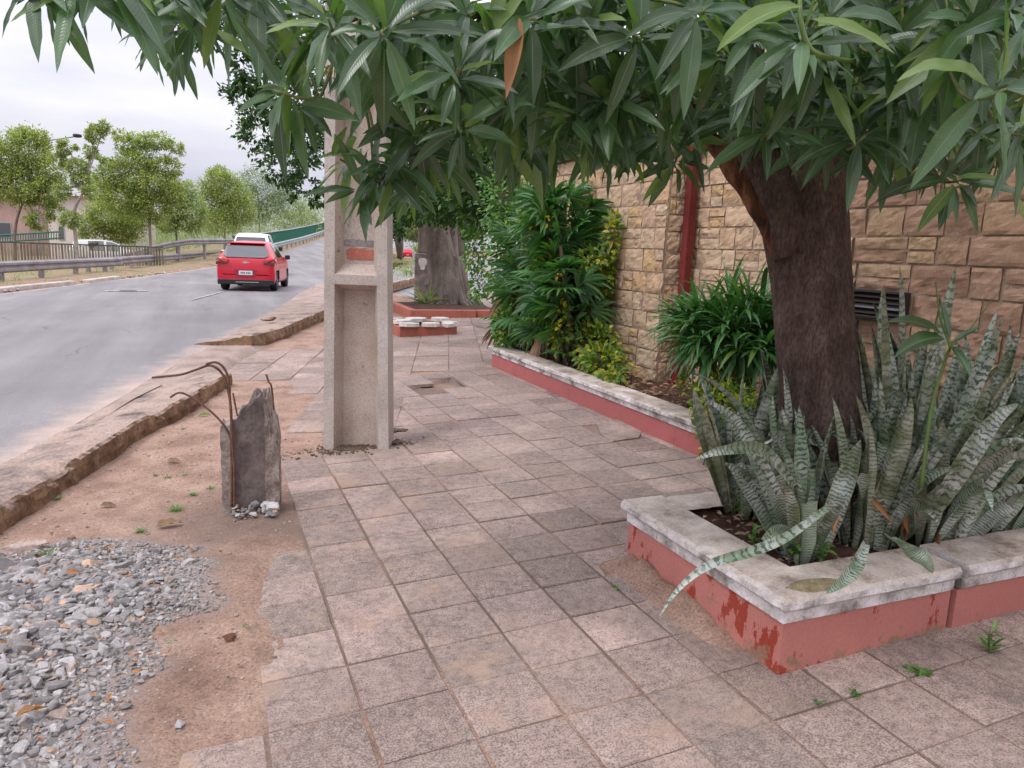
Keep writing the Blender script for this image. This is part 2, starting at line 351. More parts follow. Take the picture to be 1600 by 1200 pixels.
# --- ground materials
def tile_mat():
    m, t, b, o = newmat('paving_tile'); p = coords(t); s, ac = attr(t)
    base = mix(t, s[0], (.33, .25, .215), (.44, .325, .285))
    gr = ramp(t, noise(t, p, 2.3, 5, .6), [(.4, 0.), (.6, 1.)])
    c = mix(t, mth(t, 'MULTIPLY', gr, mth(t, 'ADD', .1, mth(t, 'MULTIPLY', s[1], .55))), base, (.175, .145, .128))
    # washed-out aggregate: small dark pits and pale grains
    wn = noise(t, p, 5, 3); thr = mth(t, 'ADD', mth(t, 'MULTIPLY', s[2], .22), mth(t, 'MULTIPLY', wn, .25))
    pit = noise(t, p, 150, 2, .5); pm = ramp(t, mth(t, 'SUBTRACT', pit, mth(t, 'MULTIPLY', thr, .42)), [(.3, 1.), (.37, 0.)])
    c = mix(t, mth(t, 'MULTIPLY', pm, .62), c, (.12, .1, .09))
    cf = noise(t, p, 26, 5, .7); c = mix(t, .85, c, ramp(t, cf, [(.32, .62), (.5, 1.), (.68, 1.25)]), 'MULTIPLY'); st = ramp(t, noise(t, p, 1.1, 6, .65), [(.35, .7), (.5, 1.), (.7, 1.08)]); c = mix(t, .9, c, st, 'MULTIPLY')
    f = noise(t, p, 240, 3, .7); c = mix(t, .7, c, ramp(t, f, [(.3, .6), (.5, 1.), (.7, 1.3)]), 'MULTIPLY')
    # fine orange sand lying on the tiles in drifts
    sd = ramp(t, noise(t, p, 3.1, 6, .65), [(.53, 0.), (.66, 1.)]); sx = N(t, 'ShaderNodeSeparateXYZ'); t.links.new(p, sx.inputs[0])
    nx = N(t, 'ShaderNodeMapRange'); nx.inputs[1].default_value = .3; nx.inputs[2].default_value = 2.2; nx.inputs[3].default_value = .8; nx.inputs[4].default_value = .12; t.links.new(sx.outputs[0], nx.inputs[0])
    c = mix(t, mth(t, 'MULTIPLY', sd, nx.outputs[0]), c, (.42, .29, .21))
    br = mix(t, 1., c, ac, 'MIX')
    sc_ = N(t, 'ShaderNodeVectorMath', operation='SCALE'); t.links.new(c, sc_.inputs[0]); t.links.new(mth(t, 'ADD', .84, mth(t, 'MULTIPLY', s[1], .34)), sc_.inputs['Scale'])
    t.links.new(sc_.outputs[0], b.inputs['Base Color']); b.inputs['Roughness'].default_value = .85; b.inputs['Specular IOR Level'].default_value = .3
    bump(t, b, mth(t, 'SUBTRACT', mth(t, 'MULTIPLY', f, .4), pm), .55, .003); return m
def soil_mat():
    m, t, b, o = newmat('sandy_soil'); p = coords(t); s, ac = attr(t)
    a = noise(t, p, 3.2, 6, .62); c = ramp(t, a, [(.3, (.25, .155, .115)), (.5, (.38, .25, .19)), (.7, (.47, .33, .255))])
    f = noise(t, p, 90, 5, .75); c = mix(t, .95, c, ramp(t, f, [(.34, .45), (.5, 1.), (.66, 1.4)]), 'MULTIPLY')
    g = ramp(t, noise(t, p, 45, 4, .75), [(.56, 0.), (.62, 1.)]); c = mix(t, mth(t, 'MULTIPLY', g, .6), c, (.2, .15, .125))
    c = mix(t, s[0], c, mix(t, f, (.1, .07, .055), (.26, .2, .17)))          # darker litter zones
    c = mix(t, s[1], c, mix(t, f, (.3, .26, .25), (.46, .41, .4)))          # grey crushed stone dust
    t.links.new(c, b.inputs['Base Color']); b.inputs['Roughness'].default_value = .95; b.inputs['Specular IOR Level'].default_value = .15
    bump(t, b, mth(t, 'ADD', f, mth(t, 'MULTIPLY', noise(t, p, 320, 3, .7), .6)), .9, .008); return m
def asphalt_mat():
    m, t, b, o = newmat('asphalt'); p = coords(t); s, ac = attr(t)
    q = N(t, 'ShaderNodeMapping'); q.inputs['Rotation'].default_value = (0, 0, 13 * D2); q.inputs['Scale'].default_value = (1, .09, 1); t.links.new(p, q.inputs[0])
    st = noise(t, q.outputs[0], 1.5, 5, .6); c = ramp(t, st, [(.28, (.17, .158, .16)), (.5, (.21, .197, .2)), (.7, (.255, .24, .24))])
    bl = noise(t, p, .55, 5, .6); c = mix(t, .5, c, ramp(t, bl, [(.3, .8), (.7, 1.2)]), 'MULTIPLY')
    f = noise(t, p, 130, 3, .7); c = mix(t, .8, c, ramp(t, f, [(.3, .62), (.5, 1.), (.7, 1.4)]), 'MULTIPLY')
    ck = voro(t, mixvec(t, p, 1.2), .33, 'DISTANCE_TO_EDGE'); ckm = ramp(t, ck, [(.0, 1.), (.006, 0.)])
    ckm = mth(t, 'MULTIPLY', ckm, ramp(t, noise(t, p, .35, 2), [(.52, 0.), (.56, 1.)]))
    c = mix(t, mth(t, 'MULTIPLY', ckm, .75), c, (.06, .05, .055))
    d = mth(t, 'ADD', s[0], mth(t, 'MULTIPLY', mth(t, 'SUBTRACT', noise(t, p, 2.6, 6, .7), .5), 1.1))
    c = mix(t, ramp(t, d, [(.35, 0.), (.8, 1.)]), c, mix(t, f, (.36, .26, .21), (.5, .4, .35)))
    t.links.new(c, b.inputs['Base Color']); b.inputs['Roughness'].default_value = .8; b.inputs['Specular IOR Level'].default_value = .35
    bump(t, b, f, .4, .006); return m
def mixvec(t, p, k):
    n = N(t, 'ShaderNodeTexNoise'); n.inputs['Scale'].default_value = 1.1; n.inputs['Detail'].default_value = 4; t.links.new(p, n.inputs['Vector'])
    a = N(t, 'ShaderNodeVectorMath', operation='MULTIPLY_ADD'); a.inputs[1].default_value = (k, k, k); t.links.new(n.outputs['Color'], a.inputs[0]); t.links.new(p, a.inputs[2]); return a.outputs[0]
M['tile'] = tile_mat(); M['soil'] = soil_mat(); M['asphalt'] = asphalt_mat()
M['verge'] = rough_mat('dry_verge', [(.3, (.16, .1, .07)), (.48, (.3, .2, .14)), (.58, (.22, .2, .1)), (.75, (.17, .2, .08))], 1.1, finesc=12, bs=.5, bd=.02)
M['gutter'] = rough_mat('rough_gutter_concrete', [(.3, (.24, .175, .15)), (.5, (.36, .275, .235)), (.7, (.47, .36, .3))], 2.5, finesc=55, bs=.9, bd=.015)
M['kerb'] = rough_mat('weathered_kerb', [(.3, (.17, .1, .06)), (.48, (.3, .19, .12)), (.6, (.36, .29, .25)), (.75, (.48, .43, .4))], 4, finesc=45, bs=.9, bd=.02)
def kerbmat():
    m, t, b, o = newmat('weathered_kerb_stone'); p = coords(t); g = N(t, 'ShaderNodeNewGeometry'); sx = N(t, 'ShaderNodeSeparateXYZ'); t.links.new(g.outputs['Normal'], sx.inputs[0])
    a = noise(t, p, 5, 6, .65); side = ramp(t, a, [(.3, (.1, .055, .03)), (.5, (.24, .14, .08)), (.7, (.36, .23, .14))])
    top = ramp(t, noise(t, p, 3.1, 6, .65), [(.34, (.1, .08, .07)), (.44, (.28, .21, .18)), (.55, (.42, .31, .25)), (.66, (.36, .28, .24)), (.76, (.55, .49, .46))])
    moss = ramp(t, noise(t, p, 9, 4), [(.6, 0.), (.7, 1.)]); side = mix(t, mth(t, 'MULTIPLY', moss, .6), side, (.06, .07, .03))
    c = mix(t, ramp(t, sx.outputs[2], [(.35, 0.), (.75, 1.)]), side, top)
    f = noise(t, p, 55, 5, .7); c = mix(t, .85, c, ramp(t, f, [(.3, .5), (.5, 1.), (.7, 1.35)]), 'MULTIPLY')
    t.links.new(c, b.inputs['Base Color']); b.inputs['Roughness'].default_value = .95; bump(t, b, f, .9, .015); return m
M['kerb'] = kerbmat()
def coping_mat():
    m, t, b, o = newmat('whitewashed_coping'); p = coords(t); g = N(t, 'ShaderNodeNewGeometry'); sx = N(t, 'ShaderNodeSeparateXYZ'); t.links.new(g.outputs['Normal'], sx.inputs[0])
    a = noise(t, p, 6, 6, .65); wall = ramp(t, a, [(.36, (.2, .18, .16)), (.5, (.58, .54, .52)), (.6, (.76, .72, .73))])
    sp = ramp(t, noise(t, p, 30, 5, .7), [(.58, 0.), (.66, 1.)]); wall = mix(t, mth(t, 'MULTIPLY', sp, .55), wall, (.12, .11, .11))
    top = ramp(t, noise(t, p, 5, 6, .7), [(.34, (.22, .17, .14)), (.46, (.44, .36, .31)), (.6, (.58, .5, .45)), (.72, (.68, .62, .57))])
    c = mix(t, ramp(t, sx.outputs[2], [(.4, 0.), (.8, 1.)]), wall, top)
    f = noise(t, p, 80, 4, .7); c = mix(t, .6, c, ramp(t, f, [(.3, .7), (.7, 1.2)]), 'MULTIPLY')
    t.links.new(c, b.inputs['Base Color']); b.inputs['Roughness'].default_value = .85; bump(t, b, f, .5, .006); return m
def redpaint(name, base, deep, lo, hi, dusty=True):
    m, t, b, o = newmat(name); p = coords(t); s, ac = attr(t)
    q = N(t, 'ShaderNodeMapping'); q.inputs['Scale'].default_value = (1.5, 1.5, .8); t.links.new(p, q.inputs[0])
    n = noise(t, q.outputs[0], 5.5, 7, .7); c = mix(t, ramp(t, n, [(lo, 0.), (hi, 1.)]), base, deep)
    dark = noise(t, p, 2, 4); c = mix(t, .5, c, ramp(t, dark, [(.3, .75), (.7, 1.15)]), 'MULTIPLY')
    f = noise(t, p, 70, 4, .7); c = mix(t, .35, c, ramp(t, f, [(.3, .6), (.7, 1.2)]), 'MULTIPLY')
    # sand splashed onto the foot of the wall: r channel of lc is 1 at the foot
    k = mth(t, 'ADD', s[0], mth(t, 'MULTIPLY', mth(t, 'SUBTRACT', noise(t, p, 7, 6, .75), .5), 2.4))
    c = mix(t, ramp(t, k, [(.62, 0.), (.8, 1.)]), c, mix(t, f, (.2, .12, .08), (.34, .21, .14)))
    t.links.new(c, b.inputs['Base Color']); b.inputs['Roughness'].default_value = .6; b.inputs['Specular IOR Level'].default_value = .35; bump(t, b, f, .25, .003); return m
M['coping'] = coping_mat()
M['red'] = redpaint('faded_red_paint', (.5, .19, .16), (.33, .05, .03), .575, .585)
M['redlong'] = redpaint('dull_red_paint', (.42, .125, .12), (.34, .09, .08), .55, .7)
M['brickred'] = redpaint('red_planter_paint', (.42, .13, .09), (.3, .1, .075), .5, .65)
M['cream'] = rough_mat('cream_undercoat', [(.3, (.55, .45, .35)), (.7, (.68, .58, .47))], 8, bs=.3)
M['planter_soil'] = rough_mat('planter_soil', [(.3, (.04, .022, .015)), (.5, (.1, .05, .035)), (.7, (.17, .09, .06))], 9, finesc=70, bs=1., bd=.02)
def stonemat(name, cols, dk):
    m, t, b, o = newmat(name); p = coords(t); s, ac = attr(t)
    c = ramp(t, s[0], cols)
    a = noise(t, p, 7, 6, .65); c = mix(t, .8, c, ramp(t, a, [(.3, .66), (.5, 1.), (.7, 1.16)]), 'MULTIPLY')
    f = noise(t, p, 60, 4, .7); c = mix(t, .6, c, ramp(t, f, [(.3, .75), (.7, 1.2)]), 'MULTIPLY')
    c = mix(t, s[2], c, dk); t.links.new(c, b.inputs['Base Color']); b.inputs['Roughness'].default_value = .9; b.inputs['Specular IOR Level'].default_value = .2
    bump(t, b, mth(t, 'ADD', a, mth(t, 'MULTIPLY', f, .4)), .5, .012); return m
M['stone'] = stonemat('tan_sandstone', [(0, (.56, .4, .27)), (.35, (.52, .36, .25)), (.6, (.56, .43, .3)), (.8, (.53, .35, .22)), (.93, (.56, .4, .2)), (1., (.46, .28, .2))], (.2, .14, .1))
M['stonedark'] = stonemat('brown_shaded_sandstone', [(0, (.42, .27, .19)), (.5, (.36, .22, .15)), (.8, (.45, .3, .195)), (1., (.5, .35, .21))], (.16, .1, .075))  # browner stones, with the shade right of the trunk also put into the colour
M['redsteel'] = rough_mat('red_painted_steel', [(.3, (.13, .018, .018)), (.7, (.22, .038, .034))], 2, finesc=50, rough=.45, bs=.15)

# ------------------------------------------------------------ setting: ground and road
gm = MB(); R = 2500
xs = np.array([-R, -300, -120, -60, -30, -15, 15, 30, 60, 120, 300, R]); ys = np.array([-300, -60, -20, 0, 20, 60, 120, 300, R])
gx, gy = np.meshgrid(xs, ys); gm.grid(np.stack([gx, gy, np.full(gx.shape, -.35)], -1))
tag(gm.obj('ground', M['verge']), kind='structure')

def pathpt(x, y, h, s, o=0.):   # along heading h (deg) by s and o to the right
    a = h * D2; return np.array([x + math.sin(a) * s + math.cos(a) * o, y + math.cos(a) * s - math.sin(a) * o])
# road centre line: right edge of the carriageway and left edge sampled in world metres
RE = [(-4.1, -8), (-2.4, 0), (-1.35, 5.0), (-.62, 8.4), (1.05, 15), (3.0, 21.9), (6.2, 33), (10, 46), (14.7, 63), (20, 85), (26.6, 113), (32, 137)]
LE = [(-11.6, -8), (-9.8, 0), (-8.65, 5.0), (-7.9, 8.4), (-6.35, 15), (-4.8, 21.9), (-2.15, 33), (.9, 46), (5.2, 63), (10.6, 85), (17.2, 113), (22.8, 137)]
ZR = [.07, .07, .07, .06, .05, .05, .06, .12, .6, 1.55, 2.95, 4.3]
def lin(a, n):
    a = np.asarray(a, float); t = np.linspace(0, len(a) - 1, n); i = np.minimum(t.astype(int), len(a) - 2); f = (t - i)
    return a[i] * (1 - (f[:, None] if a.ndim > 1 else f)) + a[i + 1] * (f[:, None] if a.ndim > 1 else f)
n = 166; r_, l_, z_ = lin(RE, n), lin(LE, n), lin(ZR, n); K = 31
u = np.linspace(0, 1, K)[None, :, None]
pl = l_[:, None] * (1 - u) + r_[:, None] * u
zz = z_[:, None] + .0 * u[..., 0]
dirt = np.zeros((n, K)); uu = u[0, :, 0]
dirt += np.clip((uu - .9) / .1, 0, 1)[None] * .75 + np.clip((.05 - uu) / .05, 0, 1)[None] * .8
rd = MB(); col = np.zeros((n, K, 4)); col[..., 0] = dirt; col[..., 3] = 1
rd.grid(np.concatenate([pl, zz[..., None]], -1), col)
tag(rd.obj('road', M['asphalt'], smooth=True), kind='structure')
# ramp embankment walls under the rising part
rw = MB()
for E_, sgn in ((r_, 1), (l_, -1)):
    k0 = 90; V = np.stack([np.c_[E_[k0:], z_[k0:] - .01], np.c_[E_[k0:], np.full(n - k0, -.35)]], 1); rw.grid(V if sgn < 0 else V[:, ::-1])
tag(rw.obj('ramp_embankment', M['poleside']), kind='structure')
# slip road that carries straight on beyond the pole
sl = MB(); a = [(1.5, 15.3), (3.2, 21.9), (6.5, 33), (10.4, 46), (16.5, 63), (26, 90), (46, 150)]; bb = [(4.2, 17.2), (8.3, 21.9), (12.5, 31), (17.5, 42), (25, 59), (37, 86), (60, 146)]
A_, B_ = lin(a, 60), lin(bb, 60); uu = np.linspace(0, 1, 15)[None, :, None]; pp = A_[:, None] * (1 - uu) + B_[:, None] * uu
col = np.zeros((60, 15, 4)); col[..., 3] = 1; col[..., 0] = np.clip(.15 + (uu[0, :, 0] - .8) * 3, 0, 1)[None]
sl.grid(np.concatenate([pp, np.full((60, 15, 1), .04)], -1), col); tag(sl.obj('slip_road', M['asphalt'], smooth=True), kind='structure')
# verges left of the road
vg = MB(); n2 = 90; v_ = lin(LE, n2); zv = lin(ZR, n2); ww = [0, .12, .5, 1.2, 2.5, 5, 9]; hh = [-.02, .02, .1, .1, .03, -.05, -.34]
pg = np.zeros((n2, 7, 3)); 
for k in range(7):
    pg[:, k, 0] = v_[:, 0] - ww[k]; pg[:, k, 1] = v_[:, 1] + ww[k] * .2; pg[:, k, 2] = zv + hh[k] + (.06 * fbm(np.c_[v_ * 1.3, np.full(n2, k)], 3) if k > 1 else 0)
vg.grid(pg[:, ::-1]); tag(vg.obj('verge', M['verge'], smooth=True), kind='structure')
# painted lane dashes
ln = MB()
def dash(p, h, L, w):
    q = [pathpt(p[0], p[1], h, s, o) for s, o in ((0, -w / 2), (0, w / 2), (L, w / 2), (L, -w / 2))]; ln.add([(*c, .066) for c in q], [(0, 1, 2, 3)])
for px, py, L in ((300, 469, 3.4), ): dash(FL(px, py, .055), 13, L, .07)
for px, py, L in ((165, 455, 1.0), (188, 455, .9)): dash(FL(px, py, .055), 70, L * .8, .25)
dash((1.0, 31), 15, 3, .1); dash((2.9, 39), 15, 3, .1)
WH = rough_mat('worn_white_paint', [(.38, (.24, .235, .24)), (.5, (.4, .4, .4)), (.7, (.58, .58, .58))], 9, bs=.1)
tag(ln.obj('lane_marking', WH), kind='structure')

# soil sheet of the pavement with its relief: sand between the tiles, banks of sand over them
F1 = [G(*p)[:2] for p in ((300, 1330), (328, 1190), (365, 1075), (437, 1035), (436, 900), (430, 800), (438, 722), (500, 712), (603, 697), (604, 592), (735, 572), (765, 566))] + [(6.2, 8.6), (6.2, -3), (.2, -3)]
F2 = [G(*p)[:2] for p in ((352, 598), (378, 566), (398, 549), (505, 542), (603, 525), (640, 470), (660, 455))] + [(9.5, 22), (9.5, 9), (3.3, 8.3)] + [G(*p)[:2] for p in ((735, 575), (603, 592), (603, 660), (495, 684), (437, 684), (470, 597))]
HOLE = [G(*p)[:2] for p in ((634, 606), (700, 590), (735, 592), (752, 603), (662, 618))]
GRAV = [G(*p)[:2] for p in ((-260, 905), (40, 868), (100, 850), (190, 850), (290, 862), (322, 892), (330, 950), (262, 985), (268, 1045), (215, 1085), (190, 1160), (200, 1260), (150, 1400), (-600, 1500))]
nx_, ny_ = 260, 760
gx, gy = np.meshgrid(np.linspace(-2.6, 5.2, nx_), np.linspace(.3, 22.4, ny_))
dF = np.maximum(dpoly(gx, gy, F1), dpoly(gx, gy, F2)); dH = dpoly(gx, gy, HOLE)
P3 = np.stack([gx, gy, gx * 0], -1)
wob = fbm(P3 * 3.1, 4) * .16
out_ = np.clip((-dF + wob + .02) / .16, 0, 1); out_ = out_ * out_ * (3 - 2 * out_)
h = -.0075 + fbm(P3 * 9, 3, 3) * .002 + out_ * (.016 + fbm(P3 * 1.7, 5, 5) * .035 + fbm(P3 * 14, 4, 9) * .009)
h = np.where(dH > 0, -.045 + fbm(P3 * 8, 4) * .01, h)
dG = dpoly(gx, gy, GRAV) + fbm(P3 * 4, 3, 2) * .12
drift = np.exp(-((gx - 1.86) / .075) ** 2) * np.clip((gy - 2.0) * 2.2, 0, 1) * np.clip((2.98 - gy) * 9, 0, 1); h = h + drift * (.075 + .05 * fbm(P3 * 16, 4, 6))
heap = np.clip((dG + .05) / .6, 0, 1); h = h + heap * .07
RSIDE = [G(*p)[:2] for p in ((-700, 1330), (-330, 1068), (0, 835), (110, 764), (215, 690), (290, 650), (345, 612), (392, 545), (440, 531), (495, 504), (560, 475), (607, 449), (655, 433))] + [(60, 60), (-60, 60), (-60, -20)]
h = np.where(dpoly(gx, gy, RSIDE) > .03, h - .35, h)
soilc = np.zeros(gx.shape + (4,)); soilc[..., 3] = 1
lit = np.clip(fbm(P3 * 1.3, 4, 12) * 2.5 - .25, 0, 1) * out_ * np.clip((gy - 3) / 1., 0, 1) * np.clip((5.2 - gy), 0, 1)
lit = np.maximum(lit, np.clip(1.2 - np.hypot(gx - .12, gy - 4.2) / .55 + fbm(P3 * 5, 3) * .6, 0, .8)); soilc[..., 0] = np.clip(lit * .8 + np.clip((dG + .12) * 5, 0, 1) * .35, 0, 1); soilc[..., 0] = np.where((dF > .13) & (drift < .02), np.clip(.35 + fbm(P3 * 1.5, 4, 31) * 1.6 + (gx - 1) * .15, 0, .85), soilc[..., 0]); soilc[..., 1] = np.clip(dG * 4 + .3, 0, .8)
SH = lambda x, y: None
_sx, _sy, _sh = np.linspace(-2.6, 5.2, nx_), np.linspace(.3, 22.4, ny_), h
def soil_z(x, y):
    i = np.clip(np.searchsorted(_sx, x), 0, nx_ - 1); j = np.clip(np.searchsorted(_sy, y), 0, ny_ - 1); return _sh[j, i] + gz(np.asarray(x))
sm = MB(); sm.grid(np.stack([gx, gy, gz(gx) + h], -1), soilc); tag(sm.obj('soil', M['soil'], smooth=True), kind='structure')

# tiles, each with its own height and tilt, chamfered edges
def tiles(mb, org, hd, wx, wy, jx, jy, poly, rng, seed, skip=lambda x, y: False, var=.0022):
    r = np.random.RandomState(seed); a = hd * D2; ex = np.array([math.cos(a), -math.sin(a)]); ey = np.array([math.sin(a), math.cos(a)])
    for i in range(*rng[0]):
        for j in range(*rng[1]):
            c = np.array(org) + ex * (i + .5) * wx + ey * (j + .5) * wy
            if not inpoly(np.array([c[0]]), np.array([c[1]]), poly)[0] or skip(*c): continue
            hx, hy = wx / 2 - jx / 2, wy / 2 - jy / 2; ch = .004; dz = r.normal() * var; tx, ty = r.normal(size=2) * .006
            c = c + r.normal(size=2) * .0015; rot = r.normal() * .006
            V = []
            for (e, z) in ((0, .0), (ch, ch * 0 + .004), (0, -.03)):
                for sx_, sy_ in ((-1, -1), (1, -1), (1, 1), (-1, 1)):
                    ox, oy = sx_ * (hx - e), sy_ * (hy - e); ox, oy = ox - oy * rot, oy + ox * rot; q = c + ex * ox + ey * oy
                    V.append((q[0], q[1], float(gz(q[0])) + z - .004 + dz + tx * ox + ty * oy))
            V = np.array(V); F = [(4, 5, 6, 7)] + [(k, (k + 1) % 4, 4 + (k + 1) % 4, 4 + k) for k in range(4)] + [(8 + k, 8 + (k + 1) % 4, (k + 1) % 4, k) for k in range(4)]
            mb.add(V, F, (r.rand(), r.rand() ** 1.4, r.rand(), 1))
tl = MB()
inhole = lambda x, y: inpoly(np.array([x]), np.array([y]), HOLE)[0]
BRK = G(965, 672)[:2]
near = lambda x, y: abs(x - BRK[0]) < .17 and abs(y - BRK[1]) < .2
tiles(tl, (.4606 * .286, 7.866 * .286), 0, .30914, .286, .012, .006, F1, ((-4, 20), (-19, 24)), 3, lambda x, y: inhole(x, y) or near(x, y) or (y > 8.1 and x < 0))
tiles(tl, (.3, 8.3), 17.4, .45, .40, .010, .006, F2, ((-12, 22), (-12, 40)), 5, lambda x, y: False)
tag(tl.obj('sidewalk', M['tile']), kind='structure')
# loose slab beside the long planter
bt = MB(); rr_ = np.random.RandomState(2)
pts = [G(*p) for p in ((932, 664), (968, 657), (1004, 672), (998, 684), (955, 690), (938, 680))]
V = np.array([[p[0], p[1], gz(p[0]) + .004 + .012 * (k in (0, 1, 5))] for k, p in enumerate(pts)]); V2 = V.copy(); V2[:, 2] -= .035
bt.add(np.r_[V2, V], [tuple(range(5, -1, -1)), tuple(range(6, 12))] + [(k, (k + 1) % 6, 6 + (k + 1) % 6, 6 + k) for k in range(6)], (.3, .9, .3, 1))
tag(bt.obj('loose_paving_slab', M['tile']), 'loose lifted paving slab with weeds round it beside the long red planter', 'paving slab')

# kerb: rough wall between pavement soil and road
def kerb(pts, name, seed, w=.26, top=.17, ends=True):
    pts = np.array([G(*p)[:2] for p in pts]); L = np.r_[0, np.cumsum(np.hypot(*np.diff(pts, axis=0).T))]; n = int(L[-1] / .035) + 2
    s = np.linspace(0, L[-1], n); c = np.c_[np.interp(s, L, pts[:, 0]), np.interp(s, L, pts[:, 1])]; d = nrm(np.gradient(c, axis=0)); nl = np.c_[-d[:, 1], d[:, 0]]
    prof = [(0, -.1), (0.0, -.02), (-.005, .03), (-.01, .07), (-.005, .11), (.0, .145), (.015, top - .006), (.05, top), (.1, top + .003), (.16, top), (.21, top - .004), (w, top - .01), (w + .06, top - .03), (w + .15, top - .055), (w + .3, top - .075), (w + .45, top - .09), (w + .62, top - .13)]
    Pg = np.zeros((n, len(prof), 3))
    for k, (o, z) in enumerate(prof):
        zz_ = z + gz(c[:, 0]) if k < 9 else z - .02 + gz(c[:, 0]) * .5
        Pg[:, k, :2] = c + nl * o; Pg[:, k, 2] = zz_
    nz = fbm(Pg * np.array([7, 7, 9]), 4, seed); n2_ = fbm(Pg * 22, 3, seed + 3)
    lw = np.array([.0, .012, .02, .02, .02, .022, .022, .014, .012, .014, .014, .016, .014, .01, .008, .006, .004])
    Pg[..., :2] -= nl[:, None] * ((nz * 1.6 + n2_ * .5) * np.where(np.arange(len(prof)) < 8, lw, lw * .3))[..., None]
    Pg[..., 2] += np.where(np.arange(len(prof)) > 4, (nz * .9 + n2_ * .5) * lw, 0)
    # bites out of the top edge
    bite = np.clip(fbm(np.c_[s * 1.6, s * 0, s * 0], 3, seed + 7) * 3 - .5, 0, 1) * .045
    for k, f in ((4, .5), (5, 1), (6, 1), (7, .7), (8, .3)): Pg[:, k, 2] -= bite * f
    mb = MB(); mb.grid(Pg[:, ::-1]); 
    for e in (0, -1):
        E_ = Pg[e]; idx = list(range(len(E_))); mb.add(E_, [tuple(idx if e == 0 else idx[::-1])])
    return tag(mb.obj(name, M['kerb'], smooth=False), kind='structure')
kerb([(-700, 1330), (-330, 1068), (0, 835), (110, 764), (215, 690), (290, 650), (350, 612), (362, 603)], 'kerb', 1)
kerb([(392, 547), (440, 533), (495, 506), (560, 477), (607, 451), (650, 436)], 'kerb', 11, top=.2)
# strip between second kerb and road and far grass island
gt = MB(); e1 = np.array([FL(*p, .07)[:2] for p in ((-700, 1130), (-150, 870), (0, 742), (240, 598), (395, 520), (495, 463), (540, 440))]); 
e1n, e2 = lin(e1, 60), lin([G(*p)[:2] for p in ((-700, 1250), (-330, 960), (0, 790), (200, 655), (380, 555), (495, 492), (560, 460))], 60)
uu = np.linspace(-1.4, 1.6, 15)[None, :, None]; um = np.ones((60, 15, 1)) * uu; ii_ = np.arange(60)[:, None, None]; uu = np.where((ii_ > 31) & (ii_ < 48), um, np.where(ii_ < 32, np.minimum(um, .62 + .01 * um), np.minimum(um, .95 + .01 * um))); pp = e1n[:, None] * (1 - uu) + e2[:, None] * uu
zz = np.clip(1.0 - uu[..., 0], -1, 0) * .36 + .074 + .012 * fbm(np.concatenate([pp * 3, pp[..., :1] * 0], -1), 3) + np.clip(uu[..., 0], 0, 1) * .02 - np.clip(-uu[..., 0], 0, 1.4) * .018
zz = np.where((dpoly(pp[..., 0], pp[..., 1], RSIDE) < .06) & (ii_[..., 0] < 32), zz - .4, zz)
gt.grid(np.concatenate([pp, zz[..., None]], -1)[:, ::-1]); tag(gt.obj('gutter', M['gutter'], smooth=True), kind='structure')
gi = MB(); q = [FL(*p, .06) for p in ((604, 417), (620, 412), (628, 404), (612, 397), (570, 396), (560, 417))]; gi.prism(q, -.1, .35)
tag(gi.obj('grass_bank', M['verge']), kind='structure')

# ------------------------------------------------------------ planters
def wallseg(mb, p0, p1, z0, z1, th, col0, nz=6, nsx=None, out=0., inward=1):
    # vertical painted face with a foot-of-wall mask in lc.r
    p0, p1 = np.array(p0, float), np.array(p1, float); L = np.linalg.norm(p1 - p0); nsx = nsx or max(2, int(L / .08))
    t = np.linspace(0, 1, nsx)[None, :, None]; k = np.linspace(0, 1, nz)[:, None, None]; pp = p0 * (1 - t) + p1 * t + 0 * k
    zb = z0(pp[..., 0:1]) if callable(z0) else z0; zz_ = zb + (z1 - zb) * k + 0 * t
    c = np.zeros((nz, nsx, 4)); c[..., 3] = 1; c[..., 0] = (1 - k[..., 0]) * col0
    mb.grid(np.concatenate([pp, zz_], -1), c)
def block(mb, poly, z0, z1, foot=.6):
    n = len(poly)
    for i in range(n): wallseg(mb, poly[i], poly[(i + 1) % n], z0, z1, 0, foot)
    mb.add([(*p, z1) for p in poly], [tuple(range(n))])
def copingrun(mb, a, b, w, z0, th, r=.012, n=None, nose=.03, seed=0, miter=(0, 0)):
    # slab along a->b, outer edge on the left of the direction; profile with rounded nose, small waves
    a, b = np.array(a, float), np.array(b, float); L = np.linalg.norm(b - a); d = (b - a) / L; nr = np.array([-d[1], d[0]]); n = n or max(3, int(L / .03))
    prof = [(w, 0), (-nose + r, 0), (-nose, r), (-nose, th - r), (-nose + r, th), (w * .5, th + .002), (w, th), ]
    P_ = np.zeros((n, len(prof), 3))
    for k, (o, z) in enumerate(prof):
        s = np.linspace(0 - miter[0] * (-o), L + miter[1] * (-o), n)
        P_[:, k, :2] = a + d * s[:, None] + nr * o; P_[:, k, 2] = z0 + z
    P_ += (fbm(P_ * 9, 3, seed) * .006 + np.minimum(0, fbm(P_ * 26, 3, seed + 4) + .12) * .018)[..., None] * np.array([nr[0] * -1, nr[1] * -1, .5])
    mb.grid(P_); mb.add(P_[0], [tuple(range(6, -1, -1))]); mb.add(P_[-1], [tuple(range(7))])
PX0, PX1, PY0, PY1 = 1.87, 4.2, 1.87, 2.92; gzf = lambda x: gz(x) - .02; CK = 2.74
pt = thing('corner_planter', (PX0, PY0, gz(PX0)), 'low red planter with white coping in the near right corner, holding the snake plants', 'planter')
ZB, ZC = .28, .335   # white band from .28, slab .335-.385
mb = MB(); th = .12
block(mb, [(PX0, PY0), (CK - .008, PY0), (CK - .008, PY0 + th), (PX0 + th, PY0 + th), (PX0 + th, PY1), (PX0, PY1)][::1], gzf, ZB, .75)
